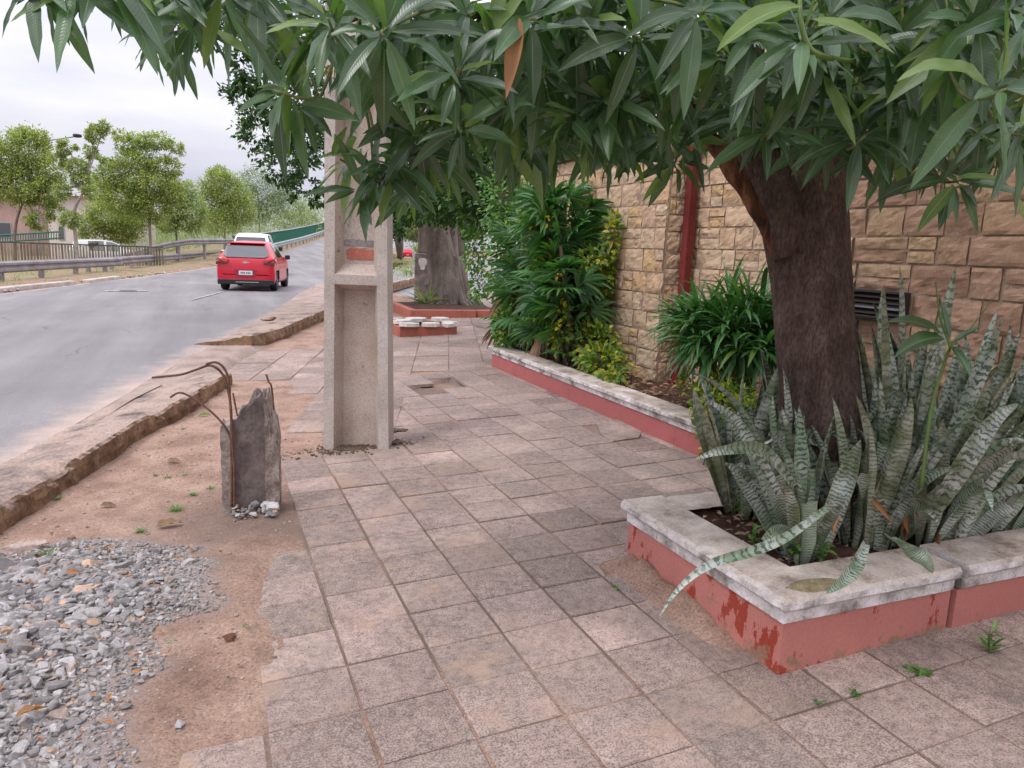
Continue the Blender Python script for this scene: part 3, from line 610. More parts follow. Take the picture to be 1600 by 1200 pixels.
block(mb, [(CK + .012, PY0 - .012), (5.6, PY0 - .012), (5.6, PY0 + th), (CK + .012, PY0 + th)], gzf, ZB, .6)
block(mb, [(PX0 + th, PY1 - th), (PX1, PY1 - th), (PX1, PY1), (PX0 + th, PY1)], gzf, ZB, .3)
mb.obj('painted_wall', M['red'], pt)
mb = MB(); o = .012
copingrun(mb, (PX0, PY1), (PX0, PY0), .12, ZB, ZC - ZB - .002, .004, nose=o, seed=2, miter=(0, 1)); 
copingrun(mb, (PX0, PY0), (CK - .01, PY0), .12, ZB, ZC - ZB - .002, .004, nose=o, seed=3, miter=(1, 0))
copingrun(mb, (CK + .014, PY0 - .012), (5.6, PY0 - .012), .12, ZB + .006, ZC - ZB - .002, .004, nose=o, seed=4)
mb.obj('white_band', M['coping'], pt)
mb = MB(); w = .19
copingrun(mb, (PX0, PY1 + .02), (PX0, PY0), w, ZC, .052, .014, nose=.04, seed=5, miter=(0, 1)); copingrun(mb, (PX0, PY0), (CK - .012, PY0), w, ZC, .052, .014, nose=.04, seed=6, miter=(1, 0))
copingrun(mb, (CK + .016, PY0 - .012), (5.6, PY0 - .012), w, ZC + .008, .052, .014, nose=.04, seed=7)
copingrun(mb, (PX1, PY1), (PX0 + w, PY1), w, ZC - .002, .05, .014, nose=.02, seed=8)
mb.obj('coping', M['coping'], pt)
mb = MB(); mossx, mossy = PX0 + .16, PY0 + .03
q = np.array([(mossx + .115 * math.cos(a) * (1 + .15 * math.sin(3 * a)), mossy + .05 * math.sin(a) + .0 * a) for a in np.linspace(0, 6.28, 26)[:-1]])
V = [(x, y, ZC + .053) for x, y in q] + [(mossx + (x - mossx) * .6, mossy + (y - mossy) * .6, ZC + .064) for x, y in q] + [(mossx, mossy, ZC + .062)]; n = 25
V = np.array(V); V[:, 2] += fbm(V * 40, 3) * .006
mb.add(V, [(k, (k + 1) % n, n + (k + 1) % n, n + k) for k in range(n)] + [(n + k, n + (k + 1) % n, 2 * n) for k in range(n)])
tag(mb.obj('worn_patch', rough_mat('mossy_mortar', [(.3, (.13, .11, .05)), (.5, (.28, .23, .13)), (.7, (.36, .3, .19))], 16, finesc=110, bs=1., bd=.008), pt), 'mossy worn patch on the corner')
mb = MB(); gx, gy = np.meshgrid(np.linspace(PX0 + .1, 5.5, 110), np.linspace(PY0 + .1, PY1 - .1, 34)); Pq = np.stack([gx, gy, gx * 0], -1)
mb.grid(np.stack([gx, gy, .345 + fbm(Pq * 5, 4) * .03 + fbm(Pq * 22, 3) * .012], -1)); mb.obj('soil_fill', M['planter_soil'], pt, smooth=True)

LX, LY0, LY1, LXE = 3.28, 2.94, 8.5, 4.25
lp = thing('long_planter', (LX, LY1, gz(LX)), 'long low red planter with two-step white coping at the foot of the stone wall', 'planter')
mb = MB(); block(mb, [(LX, LY1), (LX, LY0), (LX + .12, LY0), (LX + .12, LY1)], gzf, .29, .2); block(mb, [(LX + .12, LY1 - .12), (LXE + .2, LY1 - .12), (LXE + .2, LY1), (LX + .12, LY1)], gzf, .29, .2)
mb.obj('painted_wall', M['redlong'], lp)
mb = MB(); copingrun(mb, (LX, LY1), (LX, LY0), .14, .29, .045, .004, nose=.012, seed=12); mb.obj('white_band', M['coping'], lp)
mb = MB(); copingrun(mb, (LX, LY1 + .04), (LX, LY0), .2, .337, .05, .012, nose=.04, seed=13); copingrun(mb, (LXE, LY1), (LX + .2, LY1), .15, .335, .05, .012, nose=.04, seed=14)
mb.obj('coping', M['coping'], lp)
mb = MB(); gx, gy = np.meshgrid(np.linspace(LX + .1, 4.45, 34), np.linspace(LY0 - .05, LY1 - .1, 150)); Pq = np.stack([gx, gy, gx * 0], -1)
mb.grid(np.stack([gx, gy, .35 + fbm(Pq * 4, 4) * .03 + fbm(Pq * 20, 3) * .015], -1)); mb.obj('soil_fill', M['planter_soil'], lp, smooth=True)

# ------------------------------------------------------------ stone wall
def ashlar(mb, o, u, nrmv, L, z0, z1, hs, wmin, wmax, seed, dep=.045, bevel=.012, cut=None):
    r = np.random.RandomState(seed); o = np.array(o, float); u = np.array(u, float); nv = np.array(nrmv, float); z = z0; K = 9
    while z < z1 - .03:
        h = hs * r.choice([.85, 1., 1.1, 1.2]); h = min(h, z1 - z); x = -r.uniform(0, wmin)
        while x < L:
            w = r.uniform(wmin, wmax); split = r.rand() < .2 and h > hs * .9
            parts = [(x, z, w, h)] if not split else [(x, z, w, h * .5), (x, z + h * .5, w, h * .5)]
            for (px_, pz_, pw_, ph_) in parts:
                a0, a1 = max(px_, 0), min(px_ + pw_, L)
                if a1 - a0 < .04: continue
                g = .005 + r.rand() * .004; s = np.linspace(a0 + g, a1 - g, K); t = np.linspace(pz_ + g, pz_ + ph_ - g, K); S, T = np.meshgrid(s, t)
                nu = (S - s.mean()) / (pw_ / 2); nt_ = (T - t.mean()) / (ph_ / 2)
                hgt = np.full(S.shape, r.uniform(.6, 1.))
                for _ in range(4):
                    aa = r.uniform(0, 6.28); hgt = np.minimum(hgt, r.uniform(.55, 1.2) + r.uniform(.1, .6) * (math.cos(aa) * nu + math.sin(aa) * nt_))
                hgt = np.clip(hgt, .12, 1.2) * dep + .015 * fbm(np.stack([S * 24, T * 24, S * 0 + seed], -1), 3)
                e = np.minimum(1, np.minimum(1 - np.abs(nu), 1 - np.abs(nt_)) * 7 + .3); hgt = hgt * e
                Pq = o + u * S[..., None] + nv * hgt[..., None]; Pq[..., 2] += T
                bk = o + u * S[..., None] - nv * .03; bk[..., 2] += T
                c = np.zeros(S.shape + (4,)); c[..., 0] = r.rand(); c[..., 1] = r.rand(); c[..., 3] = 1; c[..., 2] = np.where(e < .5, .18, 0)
                mb.grid(Pq, c)
                ring = [(0, k) for k in range(K)] + [(k, K - 1) for k in range(1, K)] + [(K - 1, k) for k in range(K - 2, -1, -1)] + [(k, 0) for k in range(K - 2, 0, -1)]
                V = np.array([Pq[i] for i in ring] + [bk[i] for i in ring]); m = len(ring)
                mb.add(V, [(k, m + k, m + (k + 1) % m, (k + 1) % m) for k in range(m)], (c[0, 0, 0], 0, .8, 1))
            x += w
        z += h
MORT = rough_mat('wall_mortar', [(.3, (.26, .18, .13)), (.7, (.4, .3, .22))], 9, bs=.6)
sw = thing('stone_wall', (4.1, 5.9, gz(4.1)), 'tan rough sandstone wall section with a pier end, left of the red post', 'wall')
mb = MB(); ashlar(mb, (4.05, 9.6, 0), (0, -1, 0), (-1, 0, 0), 3.59, .1, 2.62, .185, .16, .42, 31, dep=.022); ashlar(mb, (4.05, 6.01, 0), (1, 0, 0), (0, -1, 0), .29, .1, 2.62, .185, .12, .3, 32, dep=.018)
mb.obj('stone_facing', M['stone'], sw)
mb = MB(); mb.box(4.047, 4.325, 6.007, 9.6, -.1, 2.63); mb.obj('wall_core', MORT, sw)
mb = MB(); mb.box(3.97, 4.5, 5.95, 9.7, 2.635, 2.72, b=.01); mb.obj('wall_cap', M['stonedark'], sw)
sw2 = thing('stone_wall', (4.38, 5.0, gz(4.1)), 'recessed sandstone wall behind the tree trunk, browner to the right', 'wall')
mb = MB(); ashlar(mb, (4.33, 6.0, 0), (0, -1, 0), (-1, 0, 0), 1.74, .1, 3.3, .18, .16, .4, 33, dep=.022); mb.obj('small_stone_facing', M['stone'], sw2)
mb = MB(); ashlar(mb, (4.33, 4.225, 0), (0, -1, 0), (-1, 0, 0), 4.9, -.06, 3.3, .165, .15, .48, 35, dep=.032); tag(mb.obj('brown_shaded_stone_facing', M['stonedark'], sw2), 'browner stones, their brown partly painted shade')
mb = MB(); mb.box(4.327, 4.7, -.7, 6.0, -.1, 3.3); mb.obj('wall_core', MORT, sw2)
rp_ = thing('red_post', (4.22, 5.915, .3), 'dark red square steel post in the recess between the two stone wall sections', 'post')
mb = MB(); mb.box(-.042, .042, -.042, .042, 0, 3.2, M=RZ(4, (4.22, 5.915, .3)), b=.006); mb.obj('shaft', M['redsteel'], rp_)
mb = MB(); mb.box(-.075, .075, -.075, .075, 0, .012, M=RZ(4, (4.22, 5.915, .36)), b=.003); mb.obj('base_plate', M['redsteel'], rp_)
# vent grille in the dark wall
p0 = atx = None
def ATX(px, py, X): d = ray(px, py); return EYEP + d * (X / d[0])
va, vb = ATX(1337, 462, 4.28), ATX(1402, 494, 4.28); vz = ATX(1370, 458, 4.32)[2]; vz0 = ATX(1370, 492, 4.32)[2]
vt = thing('wall_vent', (4.31, va[1], vz0), 'small dark metal louvre vent low in the brown stone wall behind the snake plants', 'vent')
mb = MB(); y1, y0 = va[1] + .02, vb[1] - .05
mb.box(4.225, 4.3, y0, y1, vz + .004, vz + .022, b=.003).box(4.225, 4.3, y0, y1, vz0 - .022, vz0 - .004, b=.003); mb.box(4.225, 4.3, y0 - .02, y0 - .002, vz0 - .02, vz + .02, b=.003).box(4.225, 4.3, y1 + .002, y1 + .02, vz0 - .02, vz + .02, b=.003); mb.obj('frame', M['iron'], vt)
for k in range(4):
    mb = MB(); z = vz0 + (vz - vz0) * (k + .5) / 4; V = np.array([(4.232, y0 + .003, z - .009), (4.232, y1 - .003, z - .009), (4.27, y1 - .003, z + .012), (4.27, y0 + .003, z + .012)]); V2 = V + [0, 0, .006]
    mb.add(np.r_[V, V2], [(3, 2, 1, 0), (4, 5, 6, 7), (0, 1, 5, 4), (1, 2, 6, 5), (2, 3, 7, 6), (3, 0, 4, 7)]); mb.obj('louvre', basic('grey_louvre', (.3, .28, .3) if k == 1 else (.09, .07, .07), .4, .4), vt)
mb = MB(); mb.box(4.3, 4.325, y0, y1, vz0 - .003, vz + .003); mb.obj('backing', M['iron'], vt)

# ------------------------------------------------------------ concrete pole
pb = G(551, 701); PH = -22.8
pole = thing('utility_pole', (pb[0], pb[1], pb[2]), 'tall concrete utility pole with deep recessed panels standing in the pavement', 'utility pole')
def polebuild():
    Wb, dep, H = .49, .24, 7.0; wid = lambda z: (Wb - .024 * z) / 2; fl = .075; rec = .115; sl = .045
    f, s, red = MB(), MB(), MB(); M4 = RZ(PH, (pb[0] + .02, pb[1] - .03, pb[2]))
    T = lambda V: np.asarray(V, float) @ M4[:3, :3].T + M4[:3, 3]
    panels = [(-.1, 1.235, False), (1.305, 2.9, True), (2.97, 4.6, True), (4.67, 6.3, True)]
    zs = [-.1]
    def q(mb, a): mb.add(T(a), [(0, 1, 2, 3)])
    def strip(x0a, x1a, x0b, x1b, za, zb, y=0): q(s, [(x0a, y, za), (x1a, y, za), (x1b, y, zb), (x0b, y, zb)])
    for side in (0, 1):       # front and back the same
        yf = (lambda y: y) if side == 0 else (lambda y: dep - y)
        for k, (za, zb, bar) in enumerate(panels):
            wa, wb = wid(za), wid(zb)
            def qq(mb, a):
                V = T([(x, yf(y), z) for x, y, z in a]); mb.add(V if side == 0 else V[::-1], [(0, 1, 2, 3)])
            # flanges
            qq(s, [(-wa, 0, za), (-wa + fl, 0, za), (-wb + fl, 0, zb), (-wb, 0, zb)]); qq(s, [(wa - fl, 0, za), (wa, 0, za), (wb, 0, zb), (wb - fl, 0, zb)])
            # inner splayed sides and back panel
            r = rec if side == 0 else .1; ia, ib = wa - fl - sl, wb - fl - sl; sa = .0 if k == 0 else .075
            qq(f, [(-wa + fl, 0, za), (-ia, r, za + sa), (-ib, r, zb - .05), (-wb + fl, 0, zb)])
            qq(f, [(ia, r, za + sa), (wa - fl, 0, za), (wb - fl, 0, zb), (ib, r, zb - .05)])
            qq(f, [(-ia, r, za + sa), (ia, r, za + sa), (ib, r, zb - .05), (-ib, r, zb - .05)])
            qq(f, [(-ib, r, zb - .05), (ib, r, zb - .05), (wb - fl, 0, zb), (-wb + fl, 0, zb)])
            if k: qq(f, [(-wa + fl, 0, za), (wa - fl, 0, za), (ia, r, za + sa), (-ia, r, za + sa)])
            # cross bar above
            zt = panels[k + 1][0] if k < 3 else H; wt = wid(zt)
            qq(s, [(-wb, 0, zb), (wb, 0, zb), (wt, 0, zt), (-wt, 0, zt)])
    for sx_ in (-1, 1):
        a = [(sx_ * wid(-.1), 0, -.1), (sx_ * wid(-.1), dep, -.1), (sx_ * wid(H), dep, H), (sx_ * wid(H), 0, H)]
        V = T(a); s.add(V if sx_ > 0 else V[::-1], [(0, 1, 2, 3)])
    w = wid(H); s.add(T([(-w, 0, H), (w, 0, H), (w, dep, H), (-w, dep, H)]), [(0, 1, 2, 3)])
    s.obj('shaft', M['poleside'], pole); f.obj('recess', M['pole'], pole)
    # scraps of old plaster and a red paint patch in the upper recess
    r = np.random.RandomState(5)
    def blob(cx, cz, rx, rz_, sq, seed, y):
        a = np.linspace(0, 6.2832, 41)[:-1]; c, s_ = np.cos(a), np.sin(a); k = (np.abs(c) ** sq + np.abs(s_) ** sq) ** (-1 / sq); k = k * (1 + .22 * fbm(np.c_[c * 2.2, s_ * 2.2, a * 0 + seed], 3))
        V = [(cx + x, y, cz + z) for x, z in zip(c * k * rx, s_ * k * rz_)]; return T(V)
    mb = MB(); mb.add(blob(.0, 1.60, .13, .1, 3, 3, rec - .003), [tuple(range(40))]); tag(mb.obj('plaster_patch', rough_mat('pale_plaster', [(.3, (.42, .35, .32)), (.7, (.56, .48, .45))], 9, bs=.3), pole), 'pale plaster scrap')
    mb = MB(); mb.add(blob(.01, 1.455, .105, .038, 6, 8, rec - .005), [tuple(range(40))]); tag(mb.obj('paint_patch', rough_mat('orange_red_paint', [(.3, (.42, .13, .1)), (.7, (.52, .2, .15))], 9, bs=.3), pole), 'faded orange red paint patch')
    mb = MB(); mb.add(blob(.005, 1.535, .115, .022, 5, 4, rec - .0065), [tuple(range(40))]); mb.obj('grey_scrap', rough_mat('grey_scrap', [(.3, (.22, .19, .19)), (.7, (.36, .32, .32))], 20, bs=.3), pole)
polebuild()

# ------------------------------------------------------------ rocks
def ico():
    p = (1 + 5 ** .5) / 2; V = nrm(np.array([(-1, p, 0), (1, p, 0), (-1, -p, 0), (1, -p, 0), (0, -1, p), (0, 1, p), (0, -1, -p), (0, 1, -p), (p, 0, -1), (p, 0, 1), (-p, 0, -1), (-p, 0, 1)], float))
    F = np.array([(0, 11, 5), (0, 5, 1), (0, 1, 7), (0, 7, 10), (0, 10, 11), (1, 5, 9), (5, 11, 4), (11, 10, 2), (10, 7, 6), (7, 1, 8), (3, 9, 4), (3, 4, 2), (3, 2, 6), (3, 6, 8), (3, 8, 9), (4, 9, 5), (2, 4, 11), (6, 2, 10), (8, 6, 7), (9, 8, 1)]); return V, F
def subdiv(V, F):
    V = list(map(tuple, V)); idx = {}; G_ = []
    def m(a, b):
        k = (min(a, b), max(a, b))
        if k not in idx: idx[k] = len(V); V.append(tuple((np.array(V[a]) + np.array(V[b])) / 2))
        return idx[k]
    for a, b, c in F:
        x, y, z = m(a, b), m(b, c), m(c, a); G_ += [(a, x, z), (b, y, x), (c, z, y), (x, y, z)]
    return nrm(np.array(V)), np.array(G_)
IV, IF = ico(); IV2, IF2 = subdiv(IV, IF); IV3, IF3 = subdiv(IV2, IF2)
def rockshape(V, seed, cuts=13):
    r = np.random.RandomState(seed); V = V.copy() * 1.3
    for _ in range(cuts):
        n_ = nrm(r.normal(size=3)); d = r.uniform(.42, .9); k = V @ n_ - d; V = V - np.maximum(k, 0)[:, None] * n_
    return V
PROTO = [rockshape(IV2, k) for k in range(14)]
def rock(mb, c, size, seed, sq=(1, .8, .6), V0=None, F0=None, col=None, rot=None):
    r = np.random.RandomState(seed); V = rockshape(IV3, seed, 14) if V0 is None else V0
    V = V * (1 + .12 * fbm(V * 4, 4, seed)[:, None]) * np.array(sq) * size
    a = r.uniform(0, 6.28) if rot is None else rot; ca, sa = math.cos(a), math.sin(a); Rm = np.array([[ca, -sa, 0], [sa, ca, 0], [0, 0, 1]]); V = V @ Rm.T + np.asarray(c)
    mb.add(V, IF3 if F0 is None else F0, col if col is not None else (r.rand(), r.rand(), r.rand(), 1))
def rockmat(name, a, b_, c):
    m, t, b, o = newmat(name); p = coords(t); s, ac = attr(t)
    col = ramp(t, s[0], [(0, a), (.5, b_), (.9, b_), (.97, c), (1, c)]); n = noise(t, p, 24, 5, .65); col = mix(t, .8, col, ramp(t, n, [(.3, .6), (.5, 1.), (.7, 1.3)]), 'MULTIPLY')
    f = noise(t, p, 150, 3, .7); col = mix(t, .6, col, ramp(t, f, [(.3, .65), (.7, 1.3)]), 'MULTIPLY')
    sx = N(t, 'ShaderNodeVectorMath', operation='SCALE'); t.links.new(col, sx.inputs[0]); t.links.new(mth(t, 'ADD', .65, mth(t, 'MULTIPLY', s[1], .7)), sx.inputs['Scale'])
    t.links.new(sx.outputs[0], b.inputs['Base Color']); b.inputs['Roughness'].default_value = .9; b.inputs['Specular IOR Level'].default_value = .2; bump(t, b, f, .5, .003); return m
M['gravel'] = rockmat('crushed_stone', (.19, .175, .17), (.32, .3, .295), (.42, .28, .2)); M['grit'] = rockmat('brown_grit', (.25, .18, .15), (.36, .27, .23), (.46, .42, .41))
gp = np.array(GRAV); r = np.random.RandomState(11)
mb = MB(); N_ = 52000; X = r.uniform(-2.2, .1, N_); Y = r.uniform(1.1, 4.3, N_); dg = dpoly(X, Y, GRAV); dn = fbm(np.c_[X, Y, X * 0] * 4, 3, 2) * .12
k = (dg + dn > -.01) ; X, Y, dg = X[k], Y[k], dg[k]
big = np.clip(dg * 2.2, 0, 1); sz = (.003 + r.gamma(1.6, .0048, len(X)) * (.4 + 1.15 * big)); sz = np.clip(sz, .003, .042)
Z = soil_z(X, Y)
for kk in range(14):
    m_ = np.where(np.arange(len(X)) % 14 == kk)[0]; n = len(m_)
    V0 = PROTO[kk]; a = r.uniform(0, 6.28, n); sc_ = np.stack([sz[m_] * r.uniform(.8, 1.3, n), sz[m_] * r.uniform(.6, 1., n), sz[m_] * r.uniform(.4, .8, n)], -1)
    V = V0[None] * sc_[:, None]; tl_ = r.normal(0, .35, n)[:, None]; V = np.stack([V[..., 0], V[..., 1] * np.cos(tl_) - V[..., 2] * np.sin(tl_), V[..., 1] * np.sin(tl_) + V[..., 2] * np.cos(tl_)], -1)
    ca, sa = np.cos(a)[:, None], np.sin(a)[:, None]
    V = np.stack([V[..., 0] * ca - V[..., 1] * sa, V[..., 0] * sa + V[..., 1] * ca, V[..., 2]], -1) + np.stack([X[m_], Y[m_], Z[m_] + sz[m_] * .25], -1)[:, None]
    F = (IF2[None] + (np.arange(n) * len(V0))[:, None, None]).reshape(-1, 3); c = np.repeat(np.c_[r.rand(n), r.rand(n), r.rand(n), np.ones(n)], len(V0), 0)
    mb.add(V.reshape(-1, 3), F, c)
tag(mb.obj('gravel_heap', M['gravel']), 'heap of grey crushed stone spilled over the sandy ground', kind='stuff')
# scattered pebbles and grit over the soil
mb = MB(); N_ = 24000; X = r.uniform(-1.6, 2.2, N_); Y = r.uniform(1.2, 9, N_); d = np.maximum(dpoly(X, Y, F1), dpoly(X, Y, F2)); k = (d < .03 + .05 * r.rand(N_)) & (r.rand(N_) < np.clip(1.6 - Y / 6, .12, 1)); X, Y = X[k], Y[k]; sz = np.clip(r.gamma(1.6, .0019, len(X)), .0012, .013); Z = soil_z(X, Y)
V = IV[None] * (sz[:, None] * np.array([[1, .8, .6]]))[:, None] + np.stack([X, Y, Z + sz * .2], -1)[:, None]; n = len(X)
mb.add(V.reshape(-1, 3), (IF[None] + (np.arange(n) * 12)[:, None, None]).reshape(-1, 3), np.repeat(np.c_[r.rand(n), r.rand(n), r.rand(n), np.ones(n)], 12, 0)); tag(mb.obj('grit', M['grit']), 'scattered grit and small pebbles on the sandy strip', kind='stuff')
def onsoil(px, py): p = G(px, py); return np.array([p[0], p[1], float(soil_z(p[0], p[1]))])
for px, py, s_, sq, sd_, lab, colr in ((30, 872, .135, (1, .55, .32), 41, 'large flat pale slab of stone at the top left of the gravel heap', (.35, .95, 0, 1)), (180, 1106, .026, (1, .7, .6), 42, 'small bright white stone on the lower gravel slope', None),
        (296, 890, .036, (1.1, .75, .6), 43, 'pale grey stone at the right tip of the gravel heap', (.55, .9, 0, 1)), (4, 905, .075, (1, .8, .75), 44, 'dark grey boulder at the left frame edge below the flat slab', (.0, .2, 0, 1)),
        (358, 1008, .024, (1, .8, .9), 45, 'reddish brown clod of earth alone on the sand', None), (350, 945, .018, (1.2, .8, .6), 46, 'single grey stone on the sand right of the gravel', (.4, .5, 0, 1)), (14, 1022, .04, (1, .8, .7), 47, 'orange tan stone in the gravel at the left frame edge', None), (115, 852, .022, (1, .8, .8), 48, 'small dark brown stone just above the gravel heap', (.96, .2, 0, 1)),
        (280, 1140, .018, (1.3, .9, .6), 49, 'lone pale stone low on the sand strip', (.5, .7, 0, 1)), (45, 905, .07, (1, .6, .5), 50, 'dark grey rock lying under the flat pale slab', (.1, .45, 0, 1))):
    mb = MB(); c = onsoil(px, py); rock(mb, c + [0, 0, s_ * sq[2] * .45], s_, sd_, sq, col=colr, rot=None if sd_ != 41 else -.2)
    mt = {42: rough_mat('white_marble_chip', [(.3, (.68, .68, .72)), (.7, (.82, .82, .85))], 20, bs=.3), 45: rough_mat('earth_clod', [(.3, (.1, .05, .035)), (.7, (.3, .16, .11))], 40, bs=1.), 47: rough_mat('tan_stone', [(.3, (.42, .28, .18)), (.7, (.56, .4, .28))], 14)}.get(sd_, M['gravel'])
    if sd_ == 41: mt = rough_mat('pinkish_slab', [(.3, (.32, .24, .21)), (.7, (.48, .38, .34))], 14)
    tag(mb.obj('stone', mt), lab, 'stone', 'loose stones round the gravel heap')

# ------------------------------------------------------------ broken pole stump
sb = G(396, 802); SH_ = -8; st = thing('broken_pole_stump', (sb[0], sb[1], sb[2]), 'broken stump of an old concrete pole with bent rusty reinforcing bars', 'pole stump')
M4 = RZ(SH_, (sb[0], sb[1] + .02, sb[2])); T4 = lambda V: np.asarray(V, float) @ M4[:3, :3].T + M4[:3, 3]
def jag(mb, x0, x1, y0, y1, zb, ztop, nx=8, ny=4, nz=26, seed=0, amp=.008):
    xs_ = np.linspace(x0, x1, nx); ys_ = np.linspace(y0, y1, ny); ring = [(x, y0) for x in xs_] + [(x1, y) for y in ys_[1:]] + [(x, y1) for x in xs_[::-1][1:]] + [(x0, y) for y in ys_[::-1][1:-1]]
    ring = np.array(ring); m = len(ring); V = []
    tops = np.array([ztop(x) for x in ring[:, 0]]) + .05 * fbm(np.c_[ring * 34, ring[:, :1] * 0 + seed], 2)
    for k in range(nz):
        z = zb + (tops - zb) * k / (nz - 1); P_ = np.c_[ring, z]; nv = fbm(P_ * 16, 4, seed); cc = ring.mean(0); P_[:, :2] += (nrm(ring - cc)) * (nv * amp * (1 + 1.8 * (k / nz) ** 4))[:, None]; V.append(P_)
    V = np.array(V); k_ = np.arange(nz - 1)[:, None] * m; j = np.arange(m)[None]; jj = (j + 1) % m; F = np.stack([k_ + j, k_ + jj, k_ + m + jj, k_ + m + j], -1).reshape(-1, 4)
    V = V.reshape(-1, 3); n0 = len(V); cx = np.linspace(x0, x1, nx)[1:-1]; cen = np.array([(x, (y0 + y1) / 2, ztop(x) + .015 + .02 * math.sin(x * 90)) for x in cx])
    V = np.r_[V, cen]; top = (nz - 1) * m; FF = [tuple(q) for q in F]
    for j in range(m):
        a = top + j; b_ = top + (j + 1) % m; i0 = int(np.clip(round((ring[j][0] - x0) / (x1 - x0) * (nx - 1)) - 1, 0, nx - 3)); i1 = int(np.clip(round((ring[(j + 1) % m][0] - x0) / (x1 - x0) * (nx - 1)) - 1, 0, nx - 3))
        if i0 == i1: FF.append((a, b_, n0 + i0))
        else: FF.append((a, b_, n0 + i1, n0 + i0))
    mb.add(T4(V), FF)
mb = MB(); jag(mb, -.16, -.095, -.04, .15, -.05, lambda x: .53 + .02 * math.sin(x * 60), nx=5, seed=1, amp=.013); tag(mb.obj('flange', M['stump'], st), 'left flange broken off lower')
mb = MB(); jag(mb, .075, .15, -.04, .15, -.05, lambda x: .7 - max(0, x - .1) * 4.2 + .015 * math.sin(x * 200), nx=7, nz=40, seed=2, amp=.02); tag(mb.obj('flange', M['stump'], st), 'right flange, taller and crumbling')
mb = MB(); jag(mb, -.097, .077, .02, .1, -.05, lambda x: float(np.interp(x, [-.1, -.06, -.045, .03, .08], [.53, .57, .6, .69, .69])), nx=12, seed=3, amp=.004); tag(mb.obj('web', M['stumpdark'], st), 'dark recessed web')
def bar(pxs, d, rad, lab=None):
    mb = MB(); pts = [AT(x, y, d if not hasattr(d, '__len__') else d[i]) for i, (x, y) in enumerate(pxs)]; mb.tube(pts, rad, 8, amp=.06, fr=40, sub=5); tag(mb.obj('reinforcing_bar', M['rust'], st, smooth=True), lab)
bar([(366, 792), (366, 740), (363, 690), (361, 650), (359, 618), (357, 592), (349, 574), (337, 566), (322, 569)], 3.93, .0065)
bar([(362, 792), (362, 740), (361, 680), (361, 640), (354, 600), (344, 580), (328, 571), (308, 577), (284, 585), (258, 588), (238, 590)], [3.94] * 5 + [3.93, 3.93, 3.95, 3.99, 4.03, 4.05], .0065, 'longest bar, hooked over towards the road')
bar([(364, 720), (361, 690), (355, 672), (342, 655), (326, 640), (309, 627), (290, 616), (278, 614), (266, 621)], 3.96, .0058)
bar([(428, 640), (424, 604), (420, 597), (416, 585)], 4.07, .0055); bar([(371, 650), (367, 630), (364, 614)], 4.0, .0045)
mb = MB(); rr_ = np.random.RandomState(9)
for k in range(34): 
    x, y = rr_.uniform(-.1, .13), rr_.uniform(-.13, .0); rock(mb, T4([(x, y, .015 + rr_.rand() * .02 + max(0, .03 + y * .3))])[0], rr_.uniform(.01, .03), k, V0=PROTO[k % 14], F0=IF2)
tag(mb.obj('rubble', M['gravel']), 'grey rubble heaped at the foot of the broken pole stump', 'rubble', kind='stuff')
mb = MB(); c = onsoil(420, 803); rock(mb, c + [0, 0, .035], .048, 77, (1, .8, .75), col=(.5, 1., .5, 1)); tag(mb.obj('stone', rough_mat('pale_stone_lump', [(.3, (.5, .48, .48)), (.7, (.72, .7, .7))], 20, bs=1.)), 'pale grey stone lump leaning on the right foot of the broken stump', 'stone')
# end blocks of the far kerb
for px, py, s_, sq, sd_, lab in ((422, 532, .14, (1, .75, .8), 61, 'brown kerb end block fallen at the start of the far kerb'), (405, 538, .11, (1, .8, .7), 62, 'smaller reddish block left of the far kerb end'), (423, 512, .12, (1.3, .7, .35), 63, 'flat stone resting on the far kerb end')):
    mb = MB(); c = G(px, py); rock(mb, c + [0, 0, .05 if sd_ < 63 else .17], s_, sd_, sq, col=(.3, .4, .5, 1)); tag(mb.obj('kerb_block', M['kerb']), lab, 'stone block')

# ------------------------------------------------------------ small red planters further on
def fp(p, z=None): q = G(*p); return q
a, b_ = G(624, 527), G(714, 522); hd = math.degrees(math.atan2(b_[1] - a[1], b_[0] - a[0]))
rp = thing('low_planter_box', a, 'small square red planter box ringed with broken white coping pieces', 'planter'); L = np.linalg.norm((b_ - a)[:2]); Mx = RZ(hd, (a[0], a[1], a[2] - .03))
mb = MB(); Dp = 1.0
for x0, x1, y0, y1 in ((0, L, 0, .12), (0, .12, .122, Dp - .122), (L - .12, L, .122, Dp - .122), (0, L, Dp - .12, Dp)): mb.box(x0, x1, y0, y1, 0, .2, M=Mx, b=.008, col=(.1, .5, .5, 1))
mb.obj('painted_wall', M['brickred'], rp); rr_ = np.random.RandomState(4)
mb = MB(); mb.box(.12, L - .12, .12, Dp - .12, 0, .15, M=Mx); mb.obj('soil_fill', M['planter_soil'], rp)
CP = rough_mat('bleached_coping', [(.3, (.5, .46, .42)), (.7, (.74, .7, .66))], 12, bs=.6)
